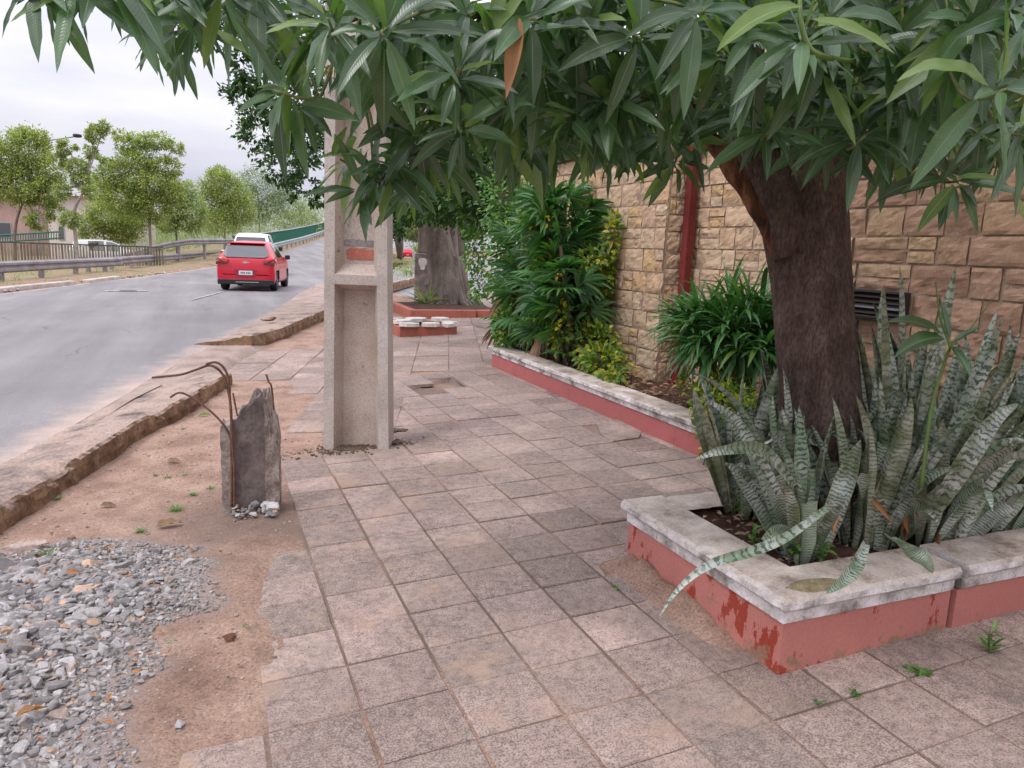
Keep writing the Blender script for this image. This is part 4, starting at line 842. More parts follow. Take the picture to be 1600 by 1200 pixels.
for k, (x, y, w, d_, az) in enumerate(((.18, .03, .36, .22, 2), (.56, .03, .3, .22, -3), (.86, .0, .2, .2, 8), (.98, .25, .26, .24, 5), (.16, .35, .32, .26, 14), (.55, .88, .4, .22, -4), (.14, .85, .34, .22, -3), (.95, .7, .3, .3, 20))):
    cx, cy = x * L / 1.02, y; mb = MB(); m2 = Mx @ RZ(az, (cx, cy, .205 + .02 * (k in (4, 7)))); m2 = m2 @ np.array(Matrix.Rotation(rr_.normal() * .07, 4, 'X') @ Matrix.Rotation(rr_.normal() * .05, 4, 'Y'))
    n = 8; A = np.linspace(0, 6.283, n + 1)[:-1] + .4; pr_ = [(max(-1, min(1, 1.3 * math.cos(t))) * w / 2 * rr_.uniform(.85, 1.05), max(-1, min(1, 1.3 * math.sin(t))) * d_ / 2 * rr_.uniform(.85, 1.05)) for t in A]
    V = [(x_, y_, 0) for x_, y_ in pr_] + [(x_ * .97, y_ * .97, .055) for x_, y_ in pr_]; V = np.array(V) @ m2[:3, :3].T + m2[:3, 3]
    mb.add(V, [tuple(range(n - 1, -1, -1)), tuple(range(n, 2 * n))] + [(i, (i + 1) % n, n + (i + 1) % n, n + i) for i in range(n)])
    nm = ['front left', 'front middle', 'overhanging front right', 'right edge', 'left edge', 'back middle', 'back left', 'tilted back right'][k]
    tag(mb.obj('broken_coping_piece', CP), 'broken white coping piece lying on the small planter box, ' + nm, 'coping piece', 'broken coping pieces on the small planter box')
a, b_ = G(640, 499), G(748, 495); hd = math.degrees(math.atan2(b_[1] - a[1], b_[0] - a[0])); L = np.linalg.norm((b_ - a)[:2]) + .8
rp = thing('tree_planter', a, 'long low red planter kerb around the foot of the big fig tree', 'planter'); Mx = RZ(hd, (a[0], a[1], a[2] - .03)); mb = MB()
for x0, x1, y0, y1 in ((0, L * .62, 0, .14), (L * .62 + .03, L, .02, .16), (0, .14, .142, 3.2)): mb.box(x0, x1, y0, y1, 0, .22, M=Mx, b=.01, col=(.1, .5, .5, 1))
mb.obj('painted_wall', M['brickred'], rp)
mb = MB(); mb.box(.142, L, .162, 3.2, 0, .14, M=Mx); mb.obj('soil_fill', M['planter_soil'], rp)

# iron stakes in the long planter
for px, py, h_, lab in ((940, 601, .1, 'left'), (969, 606, .12, 'middle'), (985, 612, .12, 'right')):
    c = ATX(px, py, 3.62); mb = MB(); mb.tube([(c[0], c[1], .34), (c[0], c[1], .34 + h_), (c[0] + .004, c[1], .36 + h_)], .005, 6); tag(mb.obj('iron_stake', M['iron']), 'short rusty iron stub sticking out of the long planter, ' + lab + ' of three', 'iron stub', 'iron stubs in the long planter')

# ------------------------------------------------------------ mango tree
mango = thing('mango_tree', (2.72, 2.55, .35), 'mango tree, thick dark trunk in the corner planter, leafy crown over the pavement', 'tree')
tp = [AT(1290, 760, 3.5), AT(1285, 690, 3.47), AT(1279, 620, 3.45), AT(1270, 520, 3.43), AT(1264, 420, 3.42), AT(1258, 330, 3.42), AT(1256, 250, 3.45), AT(1262, 160, 3.5), AT(1275, 60, 3.6)]
mb = MB(); mb.tube(tp, [.225, .195, .18, .178, .176, .188, .215, .19, .16], 72, amp=.13, fr=5, sub=14, seed=1)
tr = mb.obj('trunk', M['bark'], mango, smooth=True)
mb = MB(); mb.tube([AT(1207, 398, 3.27), AT(1190, 345, 3.24), AT(1160, 290, 3.22), AT(1128, 240, 3.2), AT(1095, 195, 3.2), AT(1070, 150, 3.22)], [.006, .028, .04, .046, .048, .045], 24, amp=.7, fr=9, sub=6, seed=4); tag(mb.obj('torn_limb', M['torn'], mango, smooth=True), 'split limb with torn orange bark')
mb = MB(); mb.tube([AT(1238, 400, 3.33), AT(1215, 320, 3.33), AT(1190, 262, 3.34), AT(1165, 190, 3.35), AT(1140, 100, 3.4)], [.08, .1, .09, .09, .08], 16, amp=.2, fr=5, sub=6, seed=6)
limbs = [tp[6], tp[7], tp[8]]
hub = np.array([2.6, 2.6, 2.75]); targets = []
for px, py, d in ((100, -120, 2.1), (330, -90, 2.3), (520, 40, 2.6), (640, 120, 2.9), (760, 20, 2.4), (860, 120, 3.2), (1010, 60, 2.9), (1150, -60, 2.6), (1320, 40, 2.9), (1480, 30, 2.7), (1620, 120, 2.6), (1420, -150, 2.3), (900, -200, 3.6), (1250, -300, 3.4)):
    e = AT(px, py, d); m_ = hub * .5 + e * .5 + np.array([0, 0, .25]); mb.tube([hub, hub * .75 + e * .25 + np.array([0, 0, .22]), m_, e * .75 + hub * .25 + np.array([0, 0, .14]), e], [.06, .045, .034, .022, .01], 8, amp=.1, sub=4); targets += [e, m_, e * .75 + hub * .25 + np.array([0, 0, .14]), e * .9 + hub * .1]
targets = np.array(targets); mb.obj('branch', M['bark'], mango, smooth=True)
ctr = np.array([2.6, 2.6, 2.6])
def whorls(P, n, L, axis=None, r=rs, mbs=None, nseg=9, cols=4, wave=.05, young=0.):
    for k in range(len(P)):
        a = nrm(axis[k]); x, y = perp(a); m = n[k]; th = r.uniform(42, 118, m) * D2; ph = np.arange(m) * 2.39996 + r.uniform(0, 6) + r.normal(0, .15, m)
        D = a * np.cos(th)[:, None] + (x * np.cos(ph)[:, None] + y * np.sin(ph)[:, None]) * np.sin(th)[:, None]
        Nn = nrm(a + np.array([0, 0, .9]) + r.normal(0, .25, (m, 3))); Lk = L[k] * r.uniform(.5, 1.15, m) * (1 - .12 * np.cos(th))
        ax = P[k] - a * r.uniform(0, .05, m)[:, None]
        leaves(mbs, ax + D * .018, D, Nn, Lk, Lk * r.uniform(.19, .29, m), r.uniform(.15, 1.25, m), nseg, cols, 'mango', fold=.16, wave=wave, twist=.5, rnd=r, mi=0)
vis = [ # px, py, leaf length px, depth, axis tilt in picture (dx, dy up)
 (48, -28, 135, 1.75, -.3, -.5), (112, -22, 155, 1.7, .1, -.6), (155, -60, 170, 1.7, .2, -.6), (20, -50, 120, 1.8, -.6, -.3),
 (250, -20, 130, 2.0, -.3, -.8), (262, 62, 75, 2.6, -.4, -.8), (300, 40, 105, 2.1, .1, -.9), (345, -10, 130, 2.0, .1, -.8), (360, 20, 110, 2.3, 0, -.8), (400, -10, 140, 2.0, 0, -.8), (235, 60, 70, 2.9, -.4, -.8), (275, 75, 80, 2.7, -.1, -1), (320, -25, 110, 2.2, -.2, -.6), (200, -60, 120, 2.2, -.5, -.6),
 (432, 142, 135, 2.0, -.95, -.25), (455, 165, 110, 2.2, -.6, -.7), (515, 32, 135, 1.9, -.2, .2), (560, 10, 130, 2.1, 0, -.3), (600, 55, 160, 1.85, .1, -.6), (470, 20, 130, 2.2, -.4, -.3), (440, 50, 120, 2.4, -.6, -.5),
 (640, 15, 140, 2.1, .2, -.5), (715, 110, 120, 2.0, .15, .1), (690, 40, 130, 2.2, 0, 0), (720, 205, 110, 2.15, .1, -.7), (660, 180, 110, 2.4, -.2, -.8), (770, 60, 140, 2.1, .2, -.6), (610, 110, 120, 2.3, -.1, -.9),
 (585, 278, 100, 2.4, -.9, -.35), (560, 300, 95, 2.45, -.5, -.8), (535, 250, 80, 2.6, -.8, .2), (615, 262, 100, 2.4, .2, -.9), (650, 250, 90, 2.5, .3, -.8), (650, 222, 105, 2.35, -.1, -.9), (690, 255, 95, 2.6, .1, -.9), (640, 300, 75, 2.9, .2, -.9),
 (835, 30, 150, 2.0, .3, -.5), (850, 120, 130, 2.3, .1, -.8), (800, 170, 120, 2.5, -.1, -.9), (900, 70, 140, 2.2, 0, -.8), (945, 155, 120, 2.3, -.3, -.2), (975, 165, 100, 2.35, .3, -.4), (1000, 60, 150, 2.1, .1, -.6), (860, 225, 95, 2.8, -.1, -.9), (930, 235, 85, 3.0, 0, -1), (985, 245, 80, 3.0, .2, -1), (1040, 220, 95, 2.8, 0, -1), (1050, 120, 140, 2.3, 0, -.7), (800, 240, 85, 3.0, -.2, -.9), (1055, 260, 70, 3.0, 0, -1),
 (1090, 20, 150, 1.95, -.2, -.6), (1130, 90, 130, 2.1, 0, -.7), (1160, 185, 110, 2.3, -.2, -.6), (1203, 203, 112, 2.2, 0, -.25), (1190, 60, 150, 2.0, .2, -.5), (1255, 60, 130, 1.8, -.1, .1), (1240, 140, 120, 2.3, 0, -.5), (1290, 110, 140, 2.1, .4, -.3), (1300, 30, 150, 1.95, .2, -.2),
 (1350, 212, 115, 2.15, .0, -.15), (1340, 130, 130, 2.2, -.1, -.6), (1400, 60, 150, 2.0, .3, -.2), (1420, 160, 130, 2.2, .3, -.4), (1395, 225, 100, 2.5, .2, -.9), (1290, 225, 100, 2.5, 0, -.9), (1460, 110, 140, 2.1, .1, -.4), (1480, 215, 100, 2.3, .2, -.8),
 (1565, 140, 145, 1.75, .2, -.3), (1540, 30, 160, 1.8, .2, -.4), (1500, 60, 150, 1.9, 0, -.5), (1600, 210, 130, 1.9, .2, -.8), (1540, 215, 110, 2.2, 0, -.9), (1495, 283, 105, 2.3, -.1, -.4), (1600, 20, 150, 1.8, .4, -.3), (1450, 250, 80, 2.7, 0, -1), (1565, 250, 85, 2.6, .1, -1)]
v_ = np.array(vis); VP = np.array([AT(a_[0], a_[1], a_[3]) for a_ in vis]); Lm = v_[:, 2] * v_[:, 3] / FPX * .97
axv = -CF * .75 + CR * v_[:, 4:5] * 1. + CU * v_[:, 5:6] * .8
crown = MB(); r1 = np.random.RandomState(21)
whorls(VP, r1.randint(11, 17, len(VP)), Lm, axv, r1, crown)
# fill behind the front whorls, then the mass of the crown overhead and behind
poly = [(-60, -140), (-60, -60), (130, -50), (230, 20), (300, 50), (430, 60), (480, 90), (590, 120), (640, 220), (710, 265), (800, 240), (900, 215), (1000, 225), (1060, 240), (1110, 190), (1300, 220), (1430, 235), (1660, 250), (1660, -140)]
P = []; 
while len(P) < 300:
    x, y = r1.uniform(-60, 1660), r1.uniform(-140, 270)
    if inpoly(np.array([x]), np.array([y]), poly)[0]: 
        d = r1.uniform(2.3, 3.3) if y > 60 else r1.uniform(2.1, 3.2)
        if x < 560 and (y > -20 or r1.rand() < .7) and r1.rand() < .85: continue
        P.append(AT(x, y, d))
P = np.array(P); whorls(P, r1.randint(8, 12, len(P)), r1.uniform(.15, .23, len(P)), nrm(P - hub) + r1.normal(0, .3, P.shape) + [0, 0, -.1], r1, crown, nseg=6, cols=2)
n = 400; dirs = rdir(n, r1); dirs[:, 2] = np.abs(dirs[:, 2]); P = np.array([2.7, 2.4, 2.75]) + dirs * r1.uniform(.55, 1., n)[:, None] * np.array([2.9, 2.6, 1.9])
dd = (P - EYEP) @ CF; up = (P - EYEP) @ CU / np.maximum(dd, .1); sx_ = (P - EYEP) @ CR / np.maximum(dd, .1)
k = ~((dd < 1.3) & (dd > 0) & (up < .75)) & ~((sx_ < -.33) & (up < .62)) & (P[:, 0] < 5.6); P = P[k]
whorls(P, r1.randint(8, 12, len(P)), r1.uniform(.17, .25, len(P)), nrm(P - hub) + r1.normal(0, .3, P.shape), r1, crown, nseg=4, cols=2, wave=.02)
co = crown.obj('crown', M['mango'], mango, smooth=True)
# green twigs joining every front whorl to the nearest limb
mb = MB()
for p, a in zip(VP, axv):
    k = np.argmin(np.linalg.norm(targets - p, axis=1)); e = targets[k]; L = np.linalg.norm(e - p); a = nrm(a); mb.tube([p + a * .01, p - a * min(.12, L * .4), p - a * min(.18, L * .5) * .6 + (e - p) * .45 + np.array([0, 0, .03]), e], [.004, .0045, .006, .009], 6, sub=4)
mb.obj('twig', rough_mat('green_twig', [(.3, (.1, .13, .05)), (.7, (.22, .24, .1))], 9, bs=.3), mango, smooth=True)
yg = MB(); ry = np.random.RandomState(3)
def one(mb, px, py, d, tx, ty, td, Lp, W_=.25, dr=.4, nn=None, prof='mango', **kw):
    p0 = AT(px, py, d); p1 = AT(tx, ty, td); D = nrm(p1 - p0); L = np.linalg.norm(p1 - p0) * 1.08
    leaves(mb, [p0], [D + np.array([0, 0, dr * .4])], [nn if nn is not None else -CF * .8 + CU * .7], L, L * W_, dr, 10, 4, prof, rnd=ry, **kw)
for a_ in ((1252, 10, 1.75, 1128, 82, 1.7, 0, .26, .9), (1490, 290, 2.2, 1436, 360, 2.2, 0, .25), (1495, 278, 2.2, 1560, 278, 2.2, 0, .24, .2), (1270, 30, 1.8, 1390, 80, 1.75, 0, .32), (520, 245, 2.4, 540, 200, 2.4, 0, .3), (560, 240, 2.4, 495, 248, 2.4, 0, .28), (1455, 40, 1.9, 1425, 78, 1.9, 0, .3), (1585, 300, 2.2, 1600, 345, 2.2, 0, .2), (1245, 75, 1.8, 1250, 100, 1.8, 0, .5)):
    yl = MB(); one(yl, *a_, fold=.16, wave=.03, twist=.3); yl.obj('young_leaf', M['mango_young'], mango, smooth=True)
yg.tube([AT(1252, -40, 1.8), AT(1250, 20, 1.78), AT(1262, 70, 1.78), AT(1285, 88, 1.8), AT(1330, 95, 1.95)], [.006, .006, .007, .007, .006], 8, sub=5)
tag(yg.obj('young_shoot', M['mango_young'], mango, smooth=True), 'pale yellow green young shoot')
dl = MB(); one(dl, 812, 28, 1.95, 792, 146, 1.9, 0, .2, .3, fold=.3, wave=.03, twist=.8); tag(dl.obj('dead_leaf', M['dryleaf'], mango, smooth=True), 'single dry orange leaf hanging')
fb = MB(); rf = np.random.RandomState(8)
for px, py, d in ((563, 125, 2.0), (555, 132, 2.0), (572, 120, 2.02), (515, 112, 2.0)):
    for _ in range(22): fb.add(IV * .0028 + AT(px, py, d) + rf.normal(0, .009, 3), IF)
fb.obj('blossom', rough_mat('mango_blossom', [(.3, (.4, .26, .06)), (.7, (.6, .5, .18))], 60), mango)

# ------------------------------------------------------------ snake plants
def snakemat(name, a, b_, dk, edge, fr=28):
    m, t, b, o = newmat(name); s, _ = attr(t); uv, _c = attr(t, 'luv'); g = coords(t)
    nz = noise(t, g, 26, 4, .6); n2 = noise(t, g, 70, 3, .6)
    v = mth(t, 'ADD', mth(t, 'MULTIPLY', uv[1], mth(t, 'ADD', fr * 3.6, mth(t, 'MULTIPLY', s[0], fr * 4.6))), mth(t, 'MULTIPLY', nz, 17.)); w = mth(t, 'SINE', mth(t, 'ADD', v, mth(t, 'MULTIPLY', n2, 5.)))
    band = ramp(t, mth(t, 'ADD', mth(t, 'MULTIPLY', w, .5), .5), [(.52, 0.), (.85, .9)])
    base = mix(t, s[0], a, b_); base = mix(t, ramp(t, noise(t, g, 7, 3), [(.42, 0.), (.62, .8)]), base, (.55, .58, .54))
    c = mix(t, mth(t, 'MULTIPLY', band, ramp(t, noise(t, g, 11, 3), [(.3, .45), (.55, 1.)])), base, dk); du = mth(t, 'ABSOLUTE', mth(t, 'SUBTRACT', uv[0], .5)); c = mix(t, ramp(t, du, [(.46, 0.), (.485, .7)]), c, edge)
    c = mix(t, mth(t, 'MULTIPLY', ramp(t, s[1], [(.6, 0.), (1., .55)]), 1.), c, (.17, .14, .07))
    sx = N(t, 'ShaderNodeVectorMath', operation='SCALE'); t.links.new(c, sx.inputs[0]); t.links.new(mth(t, 'ADD', .75, mth(t, 'MULTIPLY', s[1], .45)), sx.inputs['Scale'])
    t.links.new(sx.outputs[0], b.inputs['Base Color']); b.inputs['Roughness'].default_value = .42; b.inputs['Specular IOR Level'].default_value = .5
    bump(t, b, n2, .15, .003); return m
M['snake'] = snakemat('snake_leaf', (.12, .2, .11), (.34, .42, .3), (.03, .07, .04), (.3, .32, .14))
M['snakedk'] = snakemat('dark_snake_leaf', (.1, .14, .075), (.17, .2, .11), (.03, .05, .028), (.25, .24, .1))
r2 = np.random.RandomState(5)
def clump(cx, cy, n, Lr, spread, lab, seed, sx=.16, sy=.14, lean=(0, 0), brk=.2):
    r = np.random.RandomState(seed); z0 = .34
    root = thing('snake_plant', (cx, cy, z0), lab, 'snake plant', 'snake plants in the corner planter')
    for dark in (0, 1):
        k = int(n * 1.25 * (.62 if not dark else .38)); mb = MB()
        th = r.uniform(0, 6.28, k); rad = np.sqrt(r.rand(k)); P = np.c_[cx + np.cos(th) * rad * sx, cy + np.sin(th) * rad * sy, np.full(k, z0)]
        P[:, 1] = np.clip(P[:, 1], PY0 + .17, PY1 - .17)
        Lr = (Lr[0] * 1.1, Lr[1] * 1.0) if dark == 9 else Lr; D = np.c_[np.cos(th) * rad * spread + r.normal(0, .1, k) + lean[0], np.sin(th) * rad * spread * .8 + r.normal(0, .1, k) + lean[1], np.ones(k)]
        Nn = np.c_[np.cos(th), np.sin(th), r.normal(0, .1, k)] * -1 + r.normal(0, .5, (k, 3)); Nn[:, 1] -= .7; Nn[:, 0] -= .35
        L = r.uniform(Lr[0], Lr[1], k) * 1.28 * (1.05 - .3 * rad); cut = r.rand(k) < brk
        for c_, pf in ((~cut, 'snake'), (cut, 'cut')):
            if c_.sum(): leaves(mb, P[c_], D[c_], Nn[c_], L[c_] * (1 if pf == 'snake' else .62), r.uniform(.052, .085, c_.sum()), r.uniform(-.1, .6, c_.sum()) * r.choice([1, 1, 2.2], c_.sum()), 14, 4, pf, fold=.42, wave=.012, twist=1.5, rnd=r)
        mb.obj('blade', M['snakedk' if dark else 'snake'], root, smooth=True)
    return root
for a_ in ((2.36, 2.7, 12, (.45, .62), .3, 'snake plant clump at the left end of the planter, beside the creeper', 1, .1, .1, (-.03, 0)),
           (2.26, 2.2, 20, (.34, .55), .5, 'snake plant clump nearest the left coping, above a patch of weeds', 2, .1, .1, (-.05, -.05)),
           (2.52, 2.55, 26, (.48, .76), .3, 'tall snake plant clump directly left of the mango trunk', 3, .14, .14, (-.05, .05)),
           (2.68, 2.24, 38, (.4, .68), .45, 'dense snake plant clump in front of the mango trunk', 4, .18, .12),
           (2.98, 2.36, 40, (.62, .98), .4, 'tallest snake plant clump, just right of the mango trunk below the vent', 5, .2, .16),
           (3.02, 2.16, 34, (.3, .66), .55, 'pale banded snake plant clump behind the crack in the coping', 6, .2, .1, (.15, -.02)),
           (3.32, 2.4, 38, (.55, .92), .45, 'wide snake plant clump against the brown stone wall', 7, .22, .16, (.1, 0)),
           (3.42, 2.18, 36, (.42, .72), .6, 'snake plant clump leaning right at the right frame edge', 8, .22, .12, (.25, 0)),
           (3.75, 2.42, 34, (.5, .85), .5, 'rearmost snake plant clump in the corner by the brown wall', 9, .2, .16, (.15, 0))): clump(*a_)
def sn(pts, W_, lab, mat='snake', seed=1):     # one long arching blade through given points
    mb = MB(); P_ = np.array(pts); L = np.linalg.norm(np.diff(P_, axis=0), axis=1).sum(); n = 22
    t = np.linspace(0, len(P_) - 1, n); i = np.minimum(t.astype(int), len(P_) - 2); f = (t - i)[:, None]; p0 = P_[np.maximum(i - 1, 0)]; p1 = P_[i]; p2 = P_[i + 1]; p3 = P_[np.minimum(i + 2, len(P_) - 1)]
    C = .5 * ((2 * p1) + (-p0 + p2) * f + (2 * p0 - 5 * p1 + 4 * p2 - p3) * f ** 2 + (-p0 + 3 * p1 - 3 * p2 + p3) * f ** 3)
    d = nrm(np.gradient(C, axis=0)); S = nrm(np.cross(d, -CF + np.array([0, 0, .5]))); U = np.cross(S, d); s = np.linspace(0, 1, n); w = np.minimum(1, .6 + 1.5 * s) * np.clip((1 - s) * 1.9, 0, 1) ** .8 * W_ / 2; u = np.linspace(-1, 1, 5)
    V = C[:, None] + S[:, None] * (u[None] * w[:, None])[..., None] + U[:, None] * (np.abs(u)[None] * w[:, None] * .5)[..., None]
    uv = np.stack(np.broadcast_arrays(u[None] * .5 + .5, s[:, None]), -1); mb.grid(V, (.45, .2, .5, 1), uv); o = mb.obj('snake_plant', M[mat], smooth=True); return tag(o, lab, 'snake plant')
sn([AT(1290, 795, 2.75), AT(1230, 838, 2.62), AT(1175, 862, 2.52), AT(1110, 882, 2.45), AT(1062, 918, 2.42), AT(1028, 966, 2.42)], .036, 'long pale snake plant leaf arching over the left coping to the paving')
sn([AT(1388, 840, 2.6), AT(1420, 862, 2.42), AT(1445, 880, 2.36), AT(1457, 896, 2.34)], .07, 'short broad snake plant leaf flopped over the front coping', 'snakedk')
sn([AT(1352, 850, 2.6), AT(1335, 888, 2.45), AT(1312, 912, 2.36), AT(1290, 928, 2.33)], .045, 'curled snake plant leaf hanging over the front coping by the mossy patch')
sn([AT(1215, 770, 2.9), AT(1175, 700, 2.85), AT(1140, 650, 2.85), AT(1095, 622, 2.85)], .05, 'snake plant leaf leaning left across the long planter', 'snakedk')
sn([AT(1240, 760, 2.8), AT(1190, 705, 2.72), AT(1130, 705, 2.7), AT(1085, 718, 2.72)], .05, 'drooping snake plant leaf reaching left over the planter coping', 'snakedk')
sn([AT(1450, 810, 2.9), AT(1500, 730, 2.75), AT(1550, 660, 2.7), AT(1592, 630, 2.7)], .075, 'dark snake plant leaf leaning right by the frame edge', 'snakedk')
mb = MB(); rd_ = np.random.RandomState(6); n = 26; P = np.c_[rd_.uniform(2.3, 3.1, n), rd_.uniform(2.06, 2.25, n), rd_.uniform(.37, .62, n)]
leaves(mb, P, rdir(n, rd_) + [-.2, -.3, 0], rdir(n, rd_), rd_.uniform(.06, .16, n), rd_.uniform(.015, .035, n), .8, 6, 2, 'leaf', fold=.4, wave=.05, twist=1.5, rnd=rd_); tag(mb.obj('dry_debris', M['dryleaf'], smooth=True), 'dry orange leaf scraps caught among the snake plants', kind='stuff')
mb = MB(); n = 420; P = np.c_[rd_.uniform(1.99, 3.9, n), rd_.uniform(2.02, 2.8, n), np.full(n, .365)]; leaves(mb, P, rdir(n, rd_) * [1, 1, .15], [0, 0, 1.], rd_.uniform(.02, .07, n), rd_.uniform(.008, .022, n), .1, 3, 1, 'leaf', fold=.3, twist=1, rnd=rd_)
n = 900; P = np.c_[rd_.uniform(3.4, 4.25, n), rd_.uniform(3, 8.3, n), np.full(n, .375)]; leaves(mb, P, rdir(n, rd_) * [1, 1, .15], [0, 0, 1.], rd_.uniform(.03, .1, n), rd_.uniform(.01, .035, n), .1, 3, 1, 'leaf', fold=.3, twist=1, rnd=rd_)
tag(mb.obj('leaf_litter', M['palm_dead']), 'brown leaf litter on the planter soil', kind='stuff')

# ------------------------------------------------------------ weeds and sprigs
def weed(c, n, L, W_, lab, seed, up=.7, mat='weed', name='weed', cat='weed', stem=.0, grp=None, droop=.9):
    r = np.random.RandomState(seed); mb = MB(); th = np.arange(n) * 2.4 + r.uniform(0, 6); hgt = r.uniform(0, 1, n) * stem
    D = np.c_[np.cos(th), np.sin(th), up * r.uniform(.3, 1.4, n)]; P = np.c_[c[0] + r.normal(0, .004, n), c[1] + r.normal(0, .004, n), c[2] + hgt]
    if stem:
        for k in range(2): mb.tube([c, c + np.array([.01 * k, .01, stem * .5]), c + np.array([.02 * (k - .5), .0, stem])], [.003, .0025, .0015], 5)
    leaves(mb, P, D, [0, 0, 1.], r.uniform(.6, 1.1, n) * L, r.uniform(.6, 1.1, n) * W_, droop * r.uniform(.4, 1.5, n), 6, 2, 'leaf', fold=.2, wave=.02, rnd=r); return tag(mb.obj(name, M[mat], smooth=True), lab, cat, grp)
cw = lambda px, py: G(px, py) + np.array([0, 0, .0])
weed(cw(1445, 1052), 9, .06, .03, 'small leafy weed in the paving joint in front of the planter crack', 1, .3)
weed(cw(1425, 1046), 7, .05, .026, 'low weed in the paving joint left of the taller sprig', 2, .3)
weed(cw(1545, 1020), 12, .075, .02, 'taller upright green sprig growing in the joint at the planter foot near the right edge', 3, 1.2, stem=.1)
weed(cw(1278, 1098), 7, .025, .01, 'tiny weed in a joint below the planter corner', 4, .5); weed(cw(1335, 1085), 16, .04, .006, 'grey green grass tuft in the paving joint below the planter corner', 5, 1.0)
weed(cw(962, 918), 6, .035, .014, 'tiny weed in the joint by the sand at the planter foot', 6, .4)
for k, (px, py, n, L) in enumerate(((275, 798, 26, .075), (302, 775, 16, .05), (220, 838, 18, .06), (90, 782, 20, .055), (75, 880, 24, .09), (243, 742, 12, .045), (330, 765, 14, .05), (150, 665, 12, .05), (385, 545, 24, .09), (262, 745, 14, .05), (290, 742, 10, .04), (270, 1008, 8, .03), (385, 984, 6, .03), (287, 675, 10, .04))):
    c = onsoil(px, py) if k not in (7,) else G(px, py, .14)
    weed(c + np.array([0, 0, -.004]), int(n * 1.7), L * .9, .005, ['green grass tuft on the soil left of the pole stump', 'grass tuft close to the stump foot', 'grass tuft beside a dead leaf above the gravel', 'dark green tuft at the foot of the kerb', 'grass tuft beside the flat slab', 'sparse tuft in the middle of the soil strip', 'small tuft left of the stump flange', 'thin tuft growing on the kerb top', 'bright tuft at the end of the far kerb', 'tuft between kerb and stump', 'little tuft behind the stump', 'tiny tuft at the gravel edge', 'tiny sprout on the sand near the paving', 'tiny tuft by the yellow leaf'][k], 20 + k, 1., name='grass_tuft', cat='grass tuft', droop=.7)
for k, (px, py, z) in enumerate(((1160, 800, .37), (1178, 850, .37), (1215, 860, .37), (1240, 870, .38), (1262, 868, .38), (1215, 835, .38), (1285, 875, .38), (1235, 838, .4))):
    c = FL(px, py, z); weed(c, 12, .055, .026, 'bright green broadleaf weed in the planter corner, ' + ['by the bare soil', 'next to the coping', 'left of the mossy patch', 'touching the mossy patch', 'behind the mossy patch', 'under the arching leaf', 'right of the mossy patch', 'climbing between blades'][k], 60 + k, .7, stem=.07, grp='weeds in the corner planter')
# dead leaves lying on the sand
for k, (px, py, L, mt, lab) in enumerate(((245, 832, .14, 'palm_dead', 'curled brown dead leaf above the gravel'), (157, 795, .09, 'palm_dead', 'brown dead leaf near the kerb on the soil'), (312, 652, .1, 'creeper', 'yellow fallen leaf on the soil near the kerb'), (262, 724, .09, 'palm_dead', 'thin brown twig-like leaf in the middle of the soil'), (208, 1076, .05, 'dryleaf', 'curled orange brown leaf at the lower gravel edge'), (292, 650, .06, 'palm_dead', 'dark shrivelled leaf near the yellow leaf'), (28, 1160, .09, 'dryleaf', 'orange dead leaf in the gravel at the bottom left'), (105, 928, .06, 'dryleaf', 'small orange leaf in the middle of the gravel'))):
    c = onsoil(px, py) + [0, 0, .012 + .025 * (px < 210 and py > 870)]; mb = MB(); leaves(mb, [c], [[1, .3 * (-1) ** k, .12]], [[0, -.3, 1.]], L, L * .42, .3, 10, 4, 'leaf', fold=.35, wave=.1, twist=1.2, rnd=np.random.RandomState(k)); tag(mb.obj('fallen_leaf', M[mt], smooth=True), lab, 'fallen leaf', 'fallen leaves on the sandy strip')
mb = MB(); n = 500; X = rd_.uniform(-2, .1, n); Y = rd_.uniform(1.2, 4.2, n); k = inpoly(X, Y, GRAV); X, Y = X[k], Y[k]; n = len(X)
leaves(mb, np.c_[X, Y, soil_z(X, Y) + .022], rdir(n, rd_) * [1, 1, .2], [0, 0, 1.], rd_.uniform(.015, .045, n), rd_.uniform(.006, .016, n), .2, 4, 2, 'leaf', fold=.3, wave=.1, twist=1.5, rnd=rd_); tag(mb.obj('dry_litter', M['dryleaf']), 'bits of dry leaf mixed into the gravel', kind='stuff')

